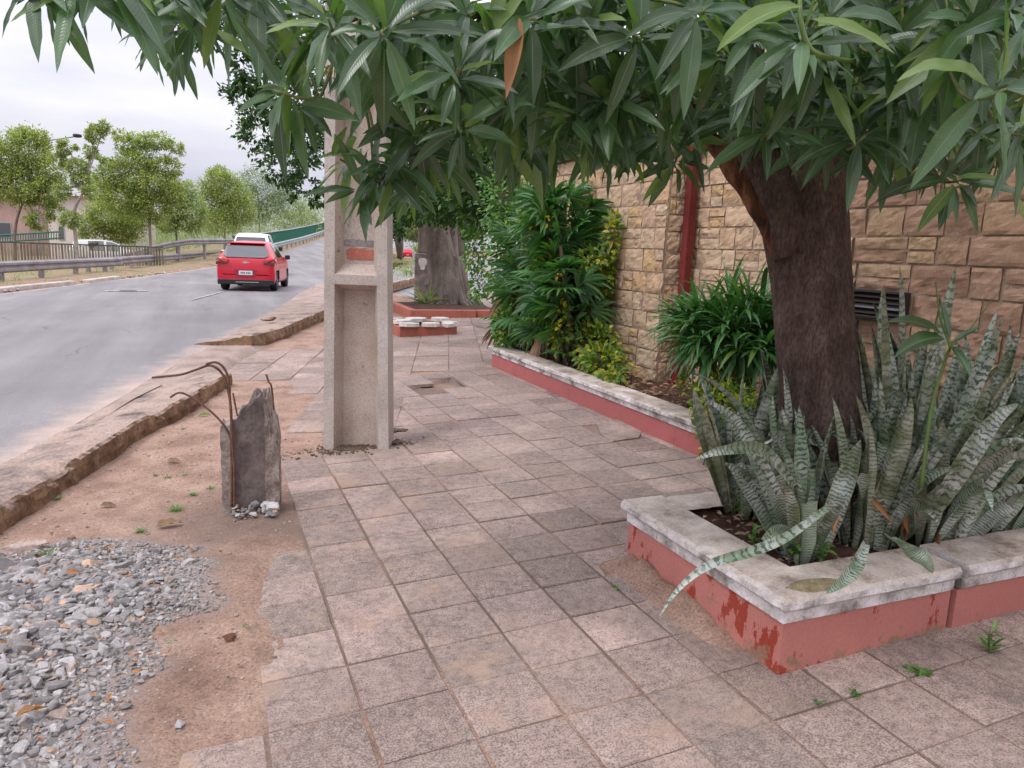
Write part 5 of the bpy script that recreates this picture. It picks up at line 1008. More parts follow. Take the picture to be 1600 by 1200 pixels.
# ------------------------------------------------------------ shrubs in the long planter
def fan(mb, c, a, n, L, W_, r, droop=.7, spread=150):
    a = nrm(a); x, y = perp(a); s = r.uniform(0, 6.28); x, y = x * math.cos(s) + y * math.sin(s), y * math.cos(s) - x * math.sin(s)
    th = np.linspace(-spread / 2, spread / 2, n) * D2; D = a * np.cos(th)[:, None] + x * np.sin(th)[:, None] + y * .25; leaves(mb, np.tile(c, (n, 1)), D, y + np.array([0, 0, .5]), L * (1 - .25 * np.abs(th) / 1.4) * r.uniform(.85, 1.1, n), W_, droop * r.uniform(.6, 1.4, n), 6, 2, 'strap', fold=.25, rnd=r)
def ladypalm(name, base, stems, zr, rx, ry, lab, seed, fn=46, L=.3, W_=.035, drp=.7, dead=6):
    r = np.random.RandomState(seed); root = thing(name, (base[0], base[1], .35), lab, 'palm shrub'); g, d_, s_ = MB(), MB(), MB()
    for k in range(stems):
        x0, y0 = base[0] + r.normal(0, rx * .35), base[1] + r.normal(0, ry * .35); h_ = r.uniform(zr[0], zr[1]); top = np.array([x0 + r.normal(0, rx * .3), y0 + r.normal(0, ry * .3), h_])
        s_.tube([(x0, y0, .3), ((x0 + top[0]) / 2, (y0 + top[1]) / 2, h_ * .55), top], [.03, .026, .018], 8, amp=.25, fr=20, sub=4)
        m = fn // stems
        for q in range(m):
            t_ = r.rand() ** .7; p = np.array([x0, y0, .35]) * (1 - t_) + top * t_; aa = r.uniform(0, 6.28); a = np.array([math.cos(aa), math.sin(aa), r.uniform(.0, .9)]); e = p + nrm(a) * r.uniform(.12, .32)
            s_.tube([p, e], [.005, .0035], 5); fan(g, e, a, r.randint(7, 12), L, W_, r, drp)
    for q in range(dead):
        aa = r.uniform(0, 6.28); p = np.array([base[0] + math.cos(aa) * rx * .5, base[1] + math.sin(aa) * ry * .5, r.uniform(.6, zr[0])]); d_ = MB(); fan(d_, p, [math.cos(aa), math.sin(aa), -1.0], 9, L * 1.15, W_ * 1.1, r, 1.5, 80); tag(d_.obj('dead_frond', M['palm_dead'], root, smooth=True), 'dead brown frond')
    g.obj('foliage', M['palm'], root, smooth=True); s_.obj('stem', M['palmstem'], root, smooth=True)
ladypalm('lady_palm', (3.78, 7.55), 9, (1.6, 2.25), .5, .8, 'tall dark green fan palm against the left end of the tan stone wall', 11, fn=230, L=.34, W_=.042, dead=10)
ladypalm('lady_palm', (3.75, 8.6), 7, (1.0, 2.1), .5, .6, 'fan palm with drooping fronds at the far end of the long planter', 12, fn=130, L=.36, W_=.04, dead=12)
# strap leaved shrub right of the red post
r3 = np.random.RandomState(14); root = thing('strap_leaf_shrub', (3.7, 4.55, .35), 'rounded strap leaved shrub in front of the wall between red post and mango trunk', 'shrub'); mb, st_ = MB(), MB(); CC = np.array([3.72, 4.55, .95])
for k in range(110):
    d = rdir(1, r3)[0]; d[2] = abs(d[2]) * 1.1 - .35; d = nrm(d); c = CC + d * r3.uniform(.1, .42) * np.array([.95, 1.25, .9]); n = 11; x, y = perp(d); ph = np.arange(n) * 2.4; th = r3.uniform(20, 75, n) * D2; D = d * np.cos(th)[:, None] + (x * np.cos(ph)[:, None] + y * np.sin(ph)[:, None]) * np.sin(th)[:, None] + [0, 0, .25]
    leaves(mb, np.tile(c, (n, 1)), D, d * .3 + np.array([0, 0, 1.]), r3.uniform(.22, .4, n), r3.uniform(.026, .04, n), r3.uniform(.4, 1.2, n), 7, 2, 'strap', fold=.25, rnd=r3)
    if k % 4 == 0: st_.tube([(3.72 + r3.normal(0, .08), 4.55 + r3.normal(0, .08), .33), (c[0] * .5 + 1.86, c[1] * .5 + 2.275, .6), c], [.014, .011, .007], 6, sub=3)
mb.obj('foliage', M['palm'], root, smooth=True); st_.obj('stem', M['palmstem'], root, smooth=True)
def creeper(cs, n, L, lab, seed, mat='creeper', nv=None):
    r = np.random.RandomState(seed); mb, s_ = MB(), MB(); root = thing('creeper', (cs[0][0][0], cs[0][0][1], .35), lab, 'creeper')
    for (c, rad, w) in cs:
        m = int(n * w); d = rdir(m, r); P = np.array(c) + d * np.array(rad) * r.uniform(.35, 1., m)[:, None] ** .6; P[:, 2] = np.maximum(P[:, 2], .1)
        D = d + r.normal(0, .5, (m, 3)) + [-.2, -.3, .1]; leaves(mb, P, D, np.array([-.3, -.5, .9]) + r.normal(0, .4, (m, 3)), L * r.uniform(.6, 1.2, m), L * r.uniform(.42, .6, m), r.uniform(.1, .9, m), 4, 2, 'leaf', fold=.15, rnd=r)
        for q in range(max(3, m // 28)): k = r.randint(m); mb.tube([np.array(c) + r.normal(0, .04, 3), (P[k] + np.array(c)) / 2 + r.normal(0, .03, 3), P[k]], [.004, .003, .002], 5, sub=3, mi=1)
    mb.obj('foliage', [M[mat], M['palmstem']], root, smooth=True)
creeper([((3.36, 4.05, .5), (.2, .4, .2), 1.4), ((3.5, 4.3, .6), (.2, .25, .2), .8), ((3.25, 4.0, .38), (.07, .3, .1), .25), ((3.2, 4.02, .2), (.03, .16, .12), .1), ((3.72, 4.9, .55), (.2, .2, .12), .3)], 420, .055, 'yellow green creeper spilling over the long planter coping beside the strap leaved shrub', 31)
creeper([((3.62, 6.35, .5), (.16, .42, .17), 1.), ((3.75, 6.75, .62), (.2, .35, .25), .8), ((3.5, 5.95, .42), (.07, .22, .05), .2)], 420, .075, 'yellow green creeper bush at the foot of the tan stone wall', 32)
creeper([((3.85, 6.95, .95), (.1, .12, .3), .8), ((3.9, 6.9, 1.3), (.08, .12, .25), .7), ((3.75, 7.0, 1.5), (.1, .3, .14), .35), ((3.95, 6.85, 1.75), (.05, .12, .25), .3), ((3.45, 7.4, 1.4), (.1, .35, .2), .8), ((3.5, 7.1, .8), (.1, .2, .3), .5), ((3.4, 7.6, 1.9), (.15, .4, .15), .3)], 420, .085, 'yellow flecked creeper climbing the edge of the tan stone wall over the tall palm', 33)
creeper([((3.55, 8.9, 1.5), (.2, .25, .8), 1.), ((3.45, 8.7, 2.2), (.3, .4, .5), 1.), ((3.4, 8.35, .62), (.16, .2, .28), .55), (tuple(AT(738, 330, 12)), (.2, .3, .5), .7), (tuple(AT(742, 390, 12)), (.18, .3, .4), .7), (tuple(AT(750, 445, 12)), (.16, .3, .3), .4), ((3.5, 8.3, 1.0), (.2, .22, .4), .4)], 620, .075, 'light green creeper curtain at the far end of the long planter', 34, 'creeper_green')
creeper([((3.55, 3.5, .5), (.2, .4, .16), 1.)], 130, .08, 'dark broad leaved plant low in the long planter behind the snake plants', 36, 'palm')
# dense hedge plants behind, closing the view over the tan wall
def crowntree(name, base, trunkpts, trad, clumps, nleaf, L, mat, lab, cat='tree', seed=0, bark='figbark', W_=.45, seg=2, grp=None, dr=.3, br=.05):
    r = np.random.RandomState(seed); root = thing(name, base, lab, cat, grp); mb, tb = MB(), MB()
    if trunkpts is not None: tb.tube(trunkpts, trad, 14, amp=.15, fr=3, sub=5, seed=seed)
    vol = np.array([c[3] * c[4] * c[5] for c in clumps]) ** .75; vol = vol / vol.sum()
    for c, v in zip(clumps, vol):
        c0, rd3 = np.array(c[:3]), np.array(c[3:6]); m = max(8, int(nleaf * v * 3.2)); k = max(4, m // 40); sub = rdir(k, r) * r.uniform(.35, 1., k)[:, None] ** .5; sr = r.uniform(.25, .55, k)
        i = r.randint(0, k, m); P = c0 + (sub[i] * .85 + rdir(m, r) * (r.rand(m) ** .5 * sr[i])[:, None]) * rd3; D = nrm(P - c0) + r.normal(0, .7, (m, 3)); leaves(mb, P, D, np.array([0, 0, .9]) + r.normal(0, .5, (m, 3)), L * r.uniform(.6, 1.3, m), L * W_ * r.uniform(.8, 1.2, m), dr, seg, 1, 'leaf', fold=.0, rnd=r)
        if trunkpts is not None:
            e = np.array(trunkpts[-1], float); q = np.array(trunkpts[max(0, len(trunkpts) - 2)], float); b0 = e * .6 + q * .4; tb.tube([b0, b0 * .45 + c0 * .55 + np.array([0, 0, -.1]) * rd3[2], c0], [br, br * .6, br * .3], 6, amp=.1, sub=4)
            for j in range(4): tb.tube([c0 * .75 + b0 * .25, c0 + sub[j % k] * rd3 * .8], [br * .35, br * .12], 5)
    mb.obj('crown', M[mat], root, smooth=True)
    if trunkpts is not None: tb.obj('trunk', M[bark], root, smooth=True)
def pxc(px, py, d, rx, ry, rz=None):   # clump centred on a line of sight at distance d, radii in pixels
    c = AT(px, py, d); return (c[0], c[1], c[2], rx * d / FPX, (rz or rx) * d / FPX, ry * d / FPX)
crowntree('garden_tree', (5.6, 9.5, .2), [(5.6, 9.6, 0), (5.5, 9.5, 1.5), (5.4, 9.4, 3)], [.14, .12, .1], [pxc(770, 270, 11, 80, 90), pxc(840, 230, 11, 90, 80), pxc(700, 300, 12.5, 70, 50), pxc(900, 170, 10.5, 90, 90), pxc(1000, 160, 10, 90, 80), pxc(780, 150, 11.5, 100, 90)], 9000, .12, 'fig', 'broad dark garden tree rising behind the tan stone wall and fan palms', seed=41)
crowntree('garden_tree', (6.3, 5.2, .2), [(6.3, 5.0, 0), (6.2, 5.0, 2), (6.1, 5.0, 3.4)], [.14, .12, .1], [pxc(1150, 110, 8.5, 110, 120), pxc(1300, 60, 8, 130, 130), pxc(1480, 60, 8, 150, 130), pxc(1650, 60, 8, 120, 130)], 7000, .13, 'fig', 'dark tree behind the brown stone wall, seen only through the mango leaves', seed=42)

# ------------------------------------------------------------ big fig tree further along
fb_ = G(702, 476); r4 = np.random.RandomState(17); D_ = float((fb_ - EYEP) @ CF) - .1
root = thing('fig_tree', fb_, 'big old fig tree with fluted grey trunk and spreading roots beyond the small planters', 'tree'); tb = MB()
def A2(px, py, dd=0): return AT(px, py, D_ + dd)
for pts, rd_s in (([A2(700, 480), A2(697, 440), A2(688, 395), A2(683, 350), A2(682, 300), A2(690, 240)], [.42, .37, .3, .29, .3, .3]), ([A2(712, 482, .3), A2(707, 430, .3), A2(705, 380, .3), A2(706, 330, .3), A2(710, 270, .3)], [.22, .19, .17, .17, .16]), ([A2(724, 480, .8), A2(719, 420, .8), A2(716, 360, .8), A2(718, 300, .8)], [.2, .18, .16, .15])): tb.tube(pts, rd_s, 36, amp=.24, fr=2.6, sub=8, seed=3)
tb.obj('trunk', M['figbark'], root, smooth=True); tb = MB()
for k in range(17):
    a = 6.28 * k / 17 + r4.normal(0, .1); R0 = .42; c = np.array([fb_[0] + .05, fb_[1] + .2, fb_[2]]); u_ = np.array([math.cos(a), math.sin(a), 0]); L = r4.uniform(.7, 1.05); tb.tube([c + u_ * .2 + [0, 0, 1.15], c + u_ * .38 + [0, 0, .55], c + u_ * .55 * L + [0, 0, .2], c + u_ * .85 * L + [0, 0, .03], c + u_ * 1.15 * L + [0, 0, -.08]], [.09, .11, .1, .07, .03], 10, amp=.3, fr=6, sub=5, seed=k)
tb.obj('root', M['figbark'], root, smooth=True); tb = MB()
for pts in ([A2(690, 250), A2(640, 170), A2(560, 110), A2(450, 60)], [A2(690, 250), A2(700, 150), A2(680, 40)], [A2(690, 250), A2(780, 170), A2(860, 80)], [A2(640, 170), A2(560, 190), A2(480, 200), A2(430, 230)], [A2(560, 110), A2(420, 50, -2), A2(300, 10, -3)], [A2(686, 300, 0), A2(640, 290), A2(620, 320)]): tb.tube(pts, np.linspace(.22, .06, len(pts)), 10, amp=.15, sub=5)
tb.obj('branch', M['figbark'], root, smooth=True)
cl_ = [pxc(*c) for c in ((455, 150, 15, 75, 70), (420, 200, 15.5, 55, 60), (450, 250, 16, 60, 45), (480, 300, 16.5, 40, 30), (400, 110, 14, 55, 50), (350, 60, 13, 60, 40), (280, 30, 12.5, 60, 35), (225, 10, 12, 50, 28), (180, -10, 12, 40, 25), (480, 60, 14, 120, 80), (600, 60, 15, 120, 100), (540, 200, 16, 60, 90), (600, 260, 17, 60, 60), (640, 320, 17.5, 40, 34), (612, 345, 18, 30, 38), (650, 280, 16, 60, 40), (700, 240, 15.5, 90, 60), (690, 318, 15.2, 34, 22), (655, 335, 15.5, 24, 18), (735, 345, 15.2, 24, 40), (700, 120, 15, 120, 110), (820, 120, 15, 120, 120), (620, 180, 15, 80, 70), (600, 330, 21, 20, 50), (740, 310, 15.8, 40, 25), (385, 160, 14, 40, 40), (470, 215, 17, 45, 60))]
fg = MB(); tot = sum((c[3] * c[5]) ** .8 for c in cl_)
for c in cl_:
    c0, rd3 = np.array(c[:3]), np.array(c[3:]); m = int(30000 * (c[3] * c[5]) ** .8 / tot); k = max(4, m // 24); sub = rdir(k, r4) * r4.uniform(.4, 1, k)[:, None] ** .5; sr = r4.uniform(.14, .3, k); i = r4.randint(0, k, m)
    P = c0 + (sub[i] * .85 + rdir(m, r4) * (r4.rand(m) ** .5 * sr[i])[:, None]) * rd3; leaves(fg, P, nrm(P - c0) + r4.normal(0, .6, (m, 3)), np.array([0, -.2, .9]) + r4.normal(0, .5, (m, 3)), r4.uniform(.08, .15, m), r4.uniform(.05, .08, m), .4, 2, 1, 'leaf', fold=0, rnd=r4)
fg.obj('crown', M['fig'], root, smooth=True)
# spiky plant at its foot, old concrete post beside it
mb = MB(); c = G(668, 478); n = 46; th = r4.uniform(0, 6.28, n); leaves(mb, np.tile(c, (n, 1)) + r4.normal(0, .04, (n, 3)) * [1, 1, 0], np.c_[np.cos(th), np.sin(th), r4.uniform(.2, 1.8, n)], [0, 0, 1.], r4.uniform(.4, .8, n), .035, .5, 5, 2, 'strap', fold=.4, rnd=r4); tag(mb.obj('spiky_plant', M['pale_leaf'], smooth=True), 'spiky pale plant at the left foot of the fig trunk', 'plant')
c = G(664, 463); op = thing('old_post', c, 'old concrete post with blackened base standing left of the fig trunk', 'post'); mb = MB(); mb.box(-.22, .3, -.12, .12, 1.2, 4.5, M=RZ(-15, c), b=.02); mb.obj('shaft', M['figbark'], op)
mb = MB(); mb.box(-.3, .42, -.16, .2, -.1, 1.195, M=RZ(-15, c), b=.03); mb.obj('base', M['stumpdark'], op)
mb = MB(); a = np.linspace(0, 6.283, 25)[:-1]; V = np.c_[-.08 + .1 * np.cos(a) * (1 + .3 * np.sin(3 * a)), np.full(24, -.166), .9 + .2 * np.sin(a) * (1 + .2 * np.cos(2 * a))]; Mo = RZ(-15, c); mb.add(V @ Mo[:3, :3].T + Mo[:3, 3], [tuple(range(24))]); tag(mb.obj('paint_patch', CP, op), 'chalky white patch')

# ------------------------------------------------------------ guard rails
GRY = rough_mat('weathered_galvanised', [(.3, (.19, .165, .17)), (.5, (.27, .245, .25)), (.7, (.35, .325, .33))], 1.5, finesc=20, rough=.55, bs=.1)
GREEN = basic('green_paint', (.03, .16, .11), .5); RAILW = basic('pale_rail', (.34, .38, .38), .5)
def wbeam(pts, lab, name='guard_rail', hgt=.36, post=2.2, mat=None, ztop=.62, posts=True, pz=None, cat='guard rail'):
    pts = np.array(pts, float); L = np.r_[0, np.cumsum(np.linalg.norm(np.diff(pts, axis=0), axis=1))]; n = max(8, int(L[-1] / .8)); s = np.linspace(0, L[-1], n); C = np.c_[np.interp(s, L, pts[:, 0]), np.interp(s, L, pts[:, 1]), np.interp(s, L, pts[:, 2])]
    d = nrm(np.gradient(C, axis=0)); nl = nrm(np.cross(d, [0, 0, 1.])); hgt = hgt; pf = [(0, 0), (.02, .02), (.075, .05), (.075, .105), (.012, .14), (.012, .17), (.075, .205), (.075, .26), (.02, .29), (0, .31)]
    root = thing(name, C[0], lab, cat); mb = MB(); V = np.stack([C + nl * a + np.array([0, 0, ztop - hgt + b_ * hgt / .31]) for a, b_ in pf], 1); V2 = V - nl[:, None] * .006
    mb.grid(V); mb.grid(V2[:, ::-1]); mb.grid(np.stack([V[:, -1], V2[:, -1]], 1)); mb.grid(np.stack([V2[:, 0], V[:, 0]], 1)); mb.obj('beam', mat or GRY, root, smooth=False)
    if posts:
        for q in np.arange(post * .5, L[-1], post):
            c = np.array([np.interp(q, L, pts[:, k]) for k in range(3)]); k = min(n - 1, int(q / L[-1] * n)); dd = d[k]; hd = math.degrees(math.atan2(dd[1], dd[0])); mb = MB(); mb.box(-.07, .07, -.0, .14, -.4 if pz is None else pz, ztop - .03, M=RZ(hd, c), b=.008); mb.obj('rail_post', GRY, root)
p0 = [FL(-420, 500, .1), FL(-150, 462, .1), FL(0, 441, .1), FL(90, 433, .1), FL(190, 425, .1)]
wbeam(p0, 'near grey steel guard rail along the left road edge, ending by the splice', post=2.6)
p1 = [FL(120, 430, .06), FL(190, 422, .06), FL(270, 413, .08), FL(345, 404, .1), FL(400, 397, .12)]
wbeam(p1, 'farther grey guard rail overlapping the near one and passing behind the red car', post=3.2)
p2 = [AT(x_, y_, d_) - [0, 0, .62] for x_, y_, d_ in ((150, 406, 38), (184, 399, 40), (225, 387, 42), (262, 378, 44), (297, 373, 46), (345, 373, 50), (408, 373, 56))]
wbeam(p2, 'rising upper guard rail with dark posts behind the nearer rails', post=3.0, pz=-.9)
# ramp: beam plus green picket railing up the left edge of the bridge approach
LEp, ZRp = np.array(LE), np.array(ZR); ii = np.linspace(7.6, 11, 26); rail = np.c_[np.interp(ii, np.arange(12), LEp[:, 0]) - .25, np.interp(ii, np.arange(12), LEp[:, 1]), np.interp(ii, np.arange(12), ZRp) + .05]
wbeam(rail, 'pale guard rail climbing the left side of the bridge ramp', mat=RAILW, post=3, hgt=.4, ztop=.8)
root = thing('bridge_railing', rail[0], 'green picket railing along the climbing bridge ramp', 'railing'); off = rail - [1.3, -.3, 0]; mb = MB()
for z in (1.5, .35): mb.tube(off + [0, 0, z], .07, 6, caps=True)
mb.obj('top_rail', RAILW, root); mb = MB(); L = np.r_[0, np.cumsum(np.linalg.norm(np.diff(off, axis=0), axis=1))]
for q in np.arange(0, L[-1], .32):
    c = np.array([np.interp(q, L, off[:, k]) for k in range(3)]); mb.box(c[0] - .05, c[0] + .05, c[1] - .04, c[1] + .04, c[2] + .3, c[2] + 1.5)
tag(mb.obj('picket_row', GREEN, root), kind='stuff')
root = thing('green_railing', AT(-20, 380, 44), 'far green railing behind the slatted fence at the left frame edge', 'railing'); mb = MB()
for ya, yb in ((368, 362), (379, 372)): mb.tube([AT(-40, ya + 2, 44), AT(92, yb, 50)], .06, 6)
for k in range(34): x = -40 + k * 4; d = 44 + 6 * k / 33.; mb.tube([AT(x, 368 - .15 * k, d), AT(x, 380 - .15 * k, d)], .03, 4)
mb.obj('rail', GREEN, root)
# picket fence
root = thing('slat_fence', AT(0, 403, 38), 'low weathered fence of upright brown and grey green slats behind the guard rails', 'fence'); rr_ = np.random.RandomState(1)
FW = rough_mat('fence_slat', [(.3, (.12, .11, .08)), (.5, (.19, .18, .13)), (.7, (.26, .2, .17))], .7, finesc=14, sc3=(1, 1, .2), bs=.2, tint=True); A0, B0 = AT(-60, 405, 36), AT(256, 401, 39.5); A0[2] = B0[2] = -.1
for name, z, hh_ in (('top_rail', 1.16, .07), ('bottom_rail', .1, .06)):
    mb = MB(); d = nrm(B0 - A0); mb.add([A0 + [0, 0, z], B0 + [0, 0, z], B0 + [0, .08, z], A0 + [0, .08, z], A0 + [0, 0, z + hh_], B0 + [0, 0, z + hh_], B0 + [0, .08, z + hh_], A0 + [0, .08, z + hh_]], [(0, 3, 2, 1), (4, 5, 6, 7), (0, 1, 5, 4), (1, 2, 6, 5), (2, 3, 7, 6), (3, 0, 4, 7)]); mb.obj(name, basic('fence_rail', (.07, .075, .05), .8), root)
mb = MB(); L = np.linalg.norm(B0 - A0); n = int(L / .135); ang = math.degrees(math.atan2((B0 - A0)[1], (B0 - A0)[0]))
for k in range(n):
    c = A0 + (B0 - A0) * (k + .5) / n; v = rr_.choice([.7, 1., 1.25, 1.5], p=[.3, .35, .2, .15]); h_ = 1.16 + rr_.normal() * .015; mb.box(-.045, .045, -.04, -.012, -.1, h_, M=RZ(ang, c), col=(v, v * .98, v * .9, 1))
tag(mb.obj('slat_row', FW, root), kind='stuff')

# ------------------------------------------------------------ street trees on the left
def st_tree(px, base_y, d, trunk, clumps, n, L, lab, seed, mat='street_leaf', bark='figbark', rad=.09, name='street_tree'):
    b0 = AT(px, base_y, d); pts = [AT(x, y, d) for x, y in trunk]; pts[0][2] = -.3; L = L * .85; crowntree(name, b0, pts, list(np.linspace(rad, rad * .45, len(pts))), [pxc(x, y, d + dz, rx, ry * 1.25) for x, y, rx, ry, dz in clumps], n, L, mat, lab, seed=seed, bark=bark, grp='trees beyond the guard rails', br=rad * .45)
st_tree(23, 400, 39, [(23, 400), (23, 372), (26, 345), (34, 320), (42, 300)], [(10, 250, 30, 26, 0), (45, 235, 34, 28, 0), (80, 268, 26, 24, 0), (30, 290, 34, 26, 0), (70, 300, 30, 20, 0), (-20, 280, 34, 34, 0), (28, 212, 16, 14, 0), (88, 330, 14, 12, 0), (62, 345, 20, 12, 0), (-20, 225, 20, 18, 0), (60, 215, 14, 10, 0)], 7500, .2, 'bushy forked street tree nearest the left frame edge', 51)
st_tree(120, 403, 37, [(121, 403), (118, 370), (115, 340), (120, 318), (133, 295), (136, 270)], [(120, 262, 18, 14, 0), (105, 230, 14, 9, 0), (150, 210, 15, 12, 0), (163, 196, 10, 9, 0), (140, 238, 10, 8, 0), (98, 300, 14, 9, 0), (140, 300, 12, 8, 0), (112, 345, 16, 12, 0), (92, 250, 12, 9, 0), (125, 282, 16, 10, 0)], 2600, .19, 'thin pale trunked street tree with a sparse airy crown', 52, 'pale_leaf', 'palebark', .1)
st_tree(234, 400, 44, [(236, 400), (234, 360), (232, 330), (228, 290), (230, 255)], [(205, 225, 24, 14, 0), (245, 222, 26, 12, 0), (215, 255, 34, 16, 0), (262, 262, 24, 14, 0), (175, 275, 28, 20, 0), (235, 290, 38, 20, 0), (190, 310, 36, 26, 0), (270, 300, 20, 18, 0), (240, 322, 32, 20, 0), (275, 232, 14, 7, 0), (185, 210, 12, 8, 0), (160, 245, 12, 8, 0)], 7500, .21, 'tallest layered street tree in the middle of the left tree row', 53)
st_tree(165, 400, 47, [(165, 400), (162, 370), (160, 350)], [(170, 340, 36, 22, 0), (140, 355, 26, 16, 0), (200, 350, 30, 22, 0), (215, 330, 24, 22, 1), (190, 368, 30, 10, 1), (155, 300, 20, 20, 1)], 4500, .2, 'low bushy street tree between the thin pale tree and the tallest tree', 54, 'street_leaf', 'palebark', .07)
st_tree(276, 395, 52, [(277, 395), (275, 350), (276, 325)], [(275, 320, 26, 24, 0), (262, 345, 22, 16, 0), (300, 335, 24, 26, 0), (290, 300, 18, 16, 0)], 3600, .22, 'slim tree right of the tallest street tree', 55, 'pale_leaf', 'figbark', .08)
st_tree(350, 385, 60, [(350, 385), (351, 350), (350, 320)], [(345, 285, 32, 18, 0), (360, 300, 32, 22, 0), (330, 320, 28, 22, 0), (375, 325, 26, 22, 0), (345, 345, 36, 18, 0), (340, 268, 14, 8, 0)], 5200, .24, 'rounded green tree above the pickup truck', 56, 'street_leaf', 'figbark', .1)
st_tree(405, 380, 120, [(405, 380), (405, 340), (403, 300)], [(400, 285, 30, 20, 0), (415, 310, 32, 24, 0), (395, 330, 32, 20, 0), (435, 300, 24, 20, 0), (450, 320, 30, 24, 4)], 4500, .34, 'taller greyish tree beyond the bridge railing', 57, 'far_leaf', 'figbark', .14)
st_tree(470, 375, 135, [(470, 375), (470, 350), (470, 335)], [(470, 330, 28, 18, 0), (450, 345, 32, 14, 0), (500, 335, 40, 26, 0), (420, 352, 30, 14, 0)], 4200, .3, 'bright low tree just left of the bridge ramp', 58, 'pale_leaf', 'figbark', .04)
# far-off woods closing the horizon
mb = MB(); rw_ = np.random.RandomState(77); wood = []
for k in range(150):
    px = rw_.uniform(-300, 900); d = rw_.uniform(95, 190); c = AT(px, rw_.uniform(330, 372) if px > 280 else rw_.uniform(348, 374), d); wood.append((c, np.array([rw_.uniform(4, 8), rw_.uniform(4, 8), rw_.uniform(2, 4.5)])))
for c, rd3 in wood:
    m = 330; k = 16; sub = rdir(k, rw_) * .8; i = rw_.randint(0, k, m); P = c + (sub[i] + rdir(m, rw_) * .3) * rd3; P[:, 2] = np.maximum(P[:, 2], -.3); leaves(mb, P, rdir(m, rw_), np.array([0, 0, .9]) + rw_.normal(0, .5, (m, 3)), rw_.uniform(.4, .9, m), rw_.uniform(.3, .5, m), .2, 1, 2, 'strap', fold=0, rnd=rw_)
tag(mb.obj('far_woods', M['far_leaf']), 'hazy mass of trees closing the horizon behind the bridge ramp', kind='stuff')
mb = MB()
for k in range(110):
    px = rw_.uniform(120, 392); d = rw_.uniform(50, 66); c = AT(px, 372 + rw_.uniform(-6, 5), d); rd3 = np.array([2.2, 2.2, rw_.uniform(.7, 1.5)]); m = 260; P = c + rdir(m, rw_) * rw_.rand(m, 1) ** .4 * rd3; leaves(mb, P, rdir(m, rw_), [0, 0, 1.], rw_.uniform(.18, .36, m), rw_.uniform(.1, .18, m), .3, 1, 2, 'leaf', fold=0, rnd=rw_)
tag(mb.obj('undergrowth', M['pale_leaf']), 'light green undergrowth behind the guard rails', kind='stuff')
mb = MB(); n = 4500; t_ = rw_.rand(n) * 6.2 + 2.8; x = np.interp(t_, np.arange(12), LEp[:, 0]) - .4 - rw_.gamma(1.5, 1.2, n); y = np.interp(t_, np.arange(12), LEp[:, 1]); cl2 = vnoise(np.c_[x * .9, y * .9, x * 0]) > -.15; x, y = x[cl2], y[cl2]; n = len(x)
leaves(mb, np.c_[x, y, np.interp(x, [-1e3, 0], [.02, .1]) * 0 + .02 + np.interp(y, [46, 63, 85], [0, .5, 1.4])], np.c_[rw_.normal(0, .5, (n, 2)), np.ones(n)], rdir(n, rw_), rw_.uniform(.12, .3, n), .03, .5, 3, 1, 'leaf', fold=0, rnd=rw_); tag(mb.obj('verge_grass', M['pale_leaf']), 'rough grass on the verge by the guard rails', kind='stuff')
mb = MB(); n = 1800; c = FL(610, 408, .3); leaves(mb, c + np.c_[rw_.uniform(-3.2, 1.2, n), rw_.uniform(-6, 5, n), np.full(n, -.05)], np.c_[rw_.normal(0, .5, (n, 2)), np.ones(n)], rdir(n, rw_), rw_.uniform(.15, .35, n), .04, .5, 3, 1, 'leaf', fold=0, rnd=rw_); tag(mb.obj('bank_grass', M['pale_leaf']), 'grass on the bank right of the utility pole', kind='stuff')
# plant heap on the far kerb
mb = MB(); c = G(636, 433); n = 160; leaves(mb, c + rw_.normal(0, .3, (n, 3)) * [1, .6, .25] + [0, 0, .3], rdir(n, rw_), [0, 0, 1.], rw_.uniform(.15, .4, n), .05, .8, 4, 1, 'leaf', fold=.1, rnd=rw_); tag(mb.obj('dry_brush', M['pale_leaf']), 'heap of dry cut branches on the far kerb', 'brush heap')
# roadside tree beyond the slip road, red stall or car far away, lamp poles
crowntree('roadside_tree', FL(622, 403, 0), [FL(625, 404, 0), AT(624, 385, 55), AT(622, 360, 55)], [.35, .3, .25], [pxc(600, 350, 52, 26, 30), pxc(618, 335, 55, 26, 22), pxc(575, 350, 52, 30, 35), pxc(640, 322, 55, 30, 16)], 6000, .22, 'fig', 'dark tree trunk and crown at the far bend of the slip road', seed=71)
crowntree('roadside_tree', FL(660, 398, 0), [FL(668, 398, 0), AT(668, 375, 90)], [.2, .15], [pxc(650, 365, 88, 22, 12), pxc(675, 362, 88, 24, 16), pxc(640, 350, 85, 20, 14), pxc(662, 388, 95, 14, 8)], 3500, .35, 'pale_leaf', 'pale tree at the far end of the slip road', seed=72)
for x_, yt, lab in ((625.5, 372, 'left'), (646, 378, 'right')):
    b0 = AT(x_, 402, 100); root = thing('lamp_pole', b0, 'distant pale lamp pole at the far end of the slip road, the ' + lab + ' one', 'lamp pole'); mb = MB(); mb.tube([b0 - [0, 0, .5], AT(x_, yt - 40, 100)], [.16, .1], 8); mb.obj('shaft', RAILW, root); mb = MB(); e = AT(x_, yt - 40, 100); mb.tube([e, e + CR * .8 + [0, 0, .2], e + CR * 1.4], [.07, .06, .12], 6); mb.obj('arm', RAILW, root)

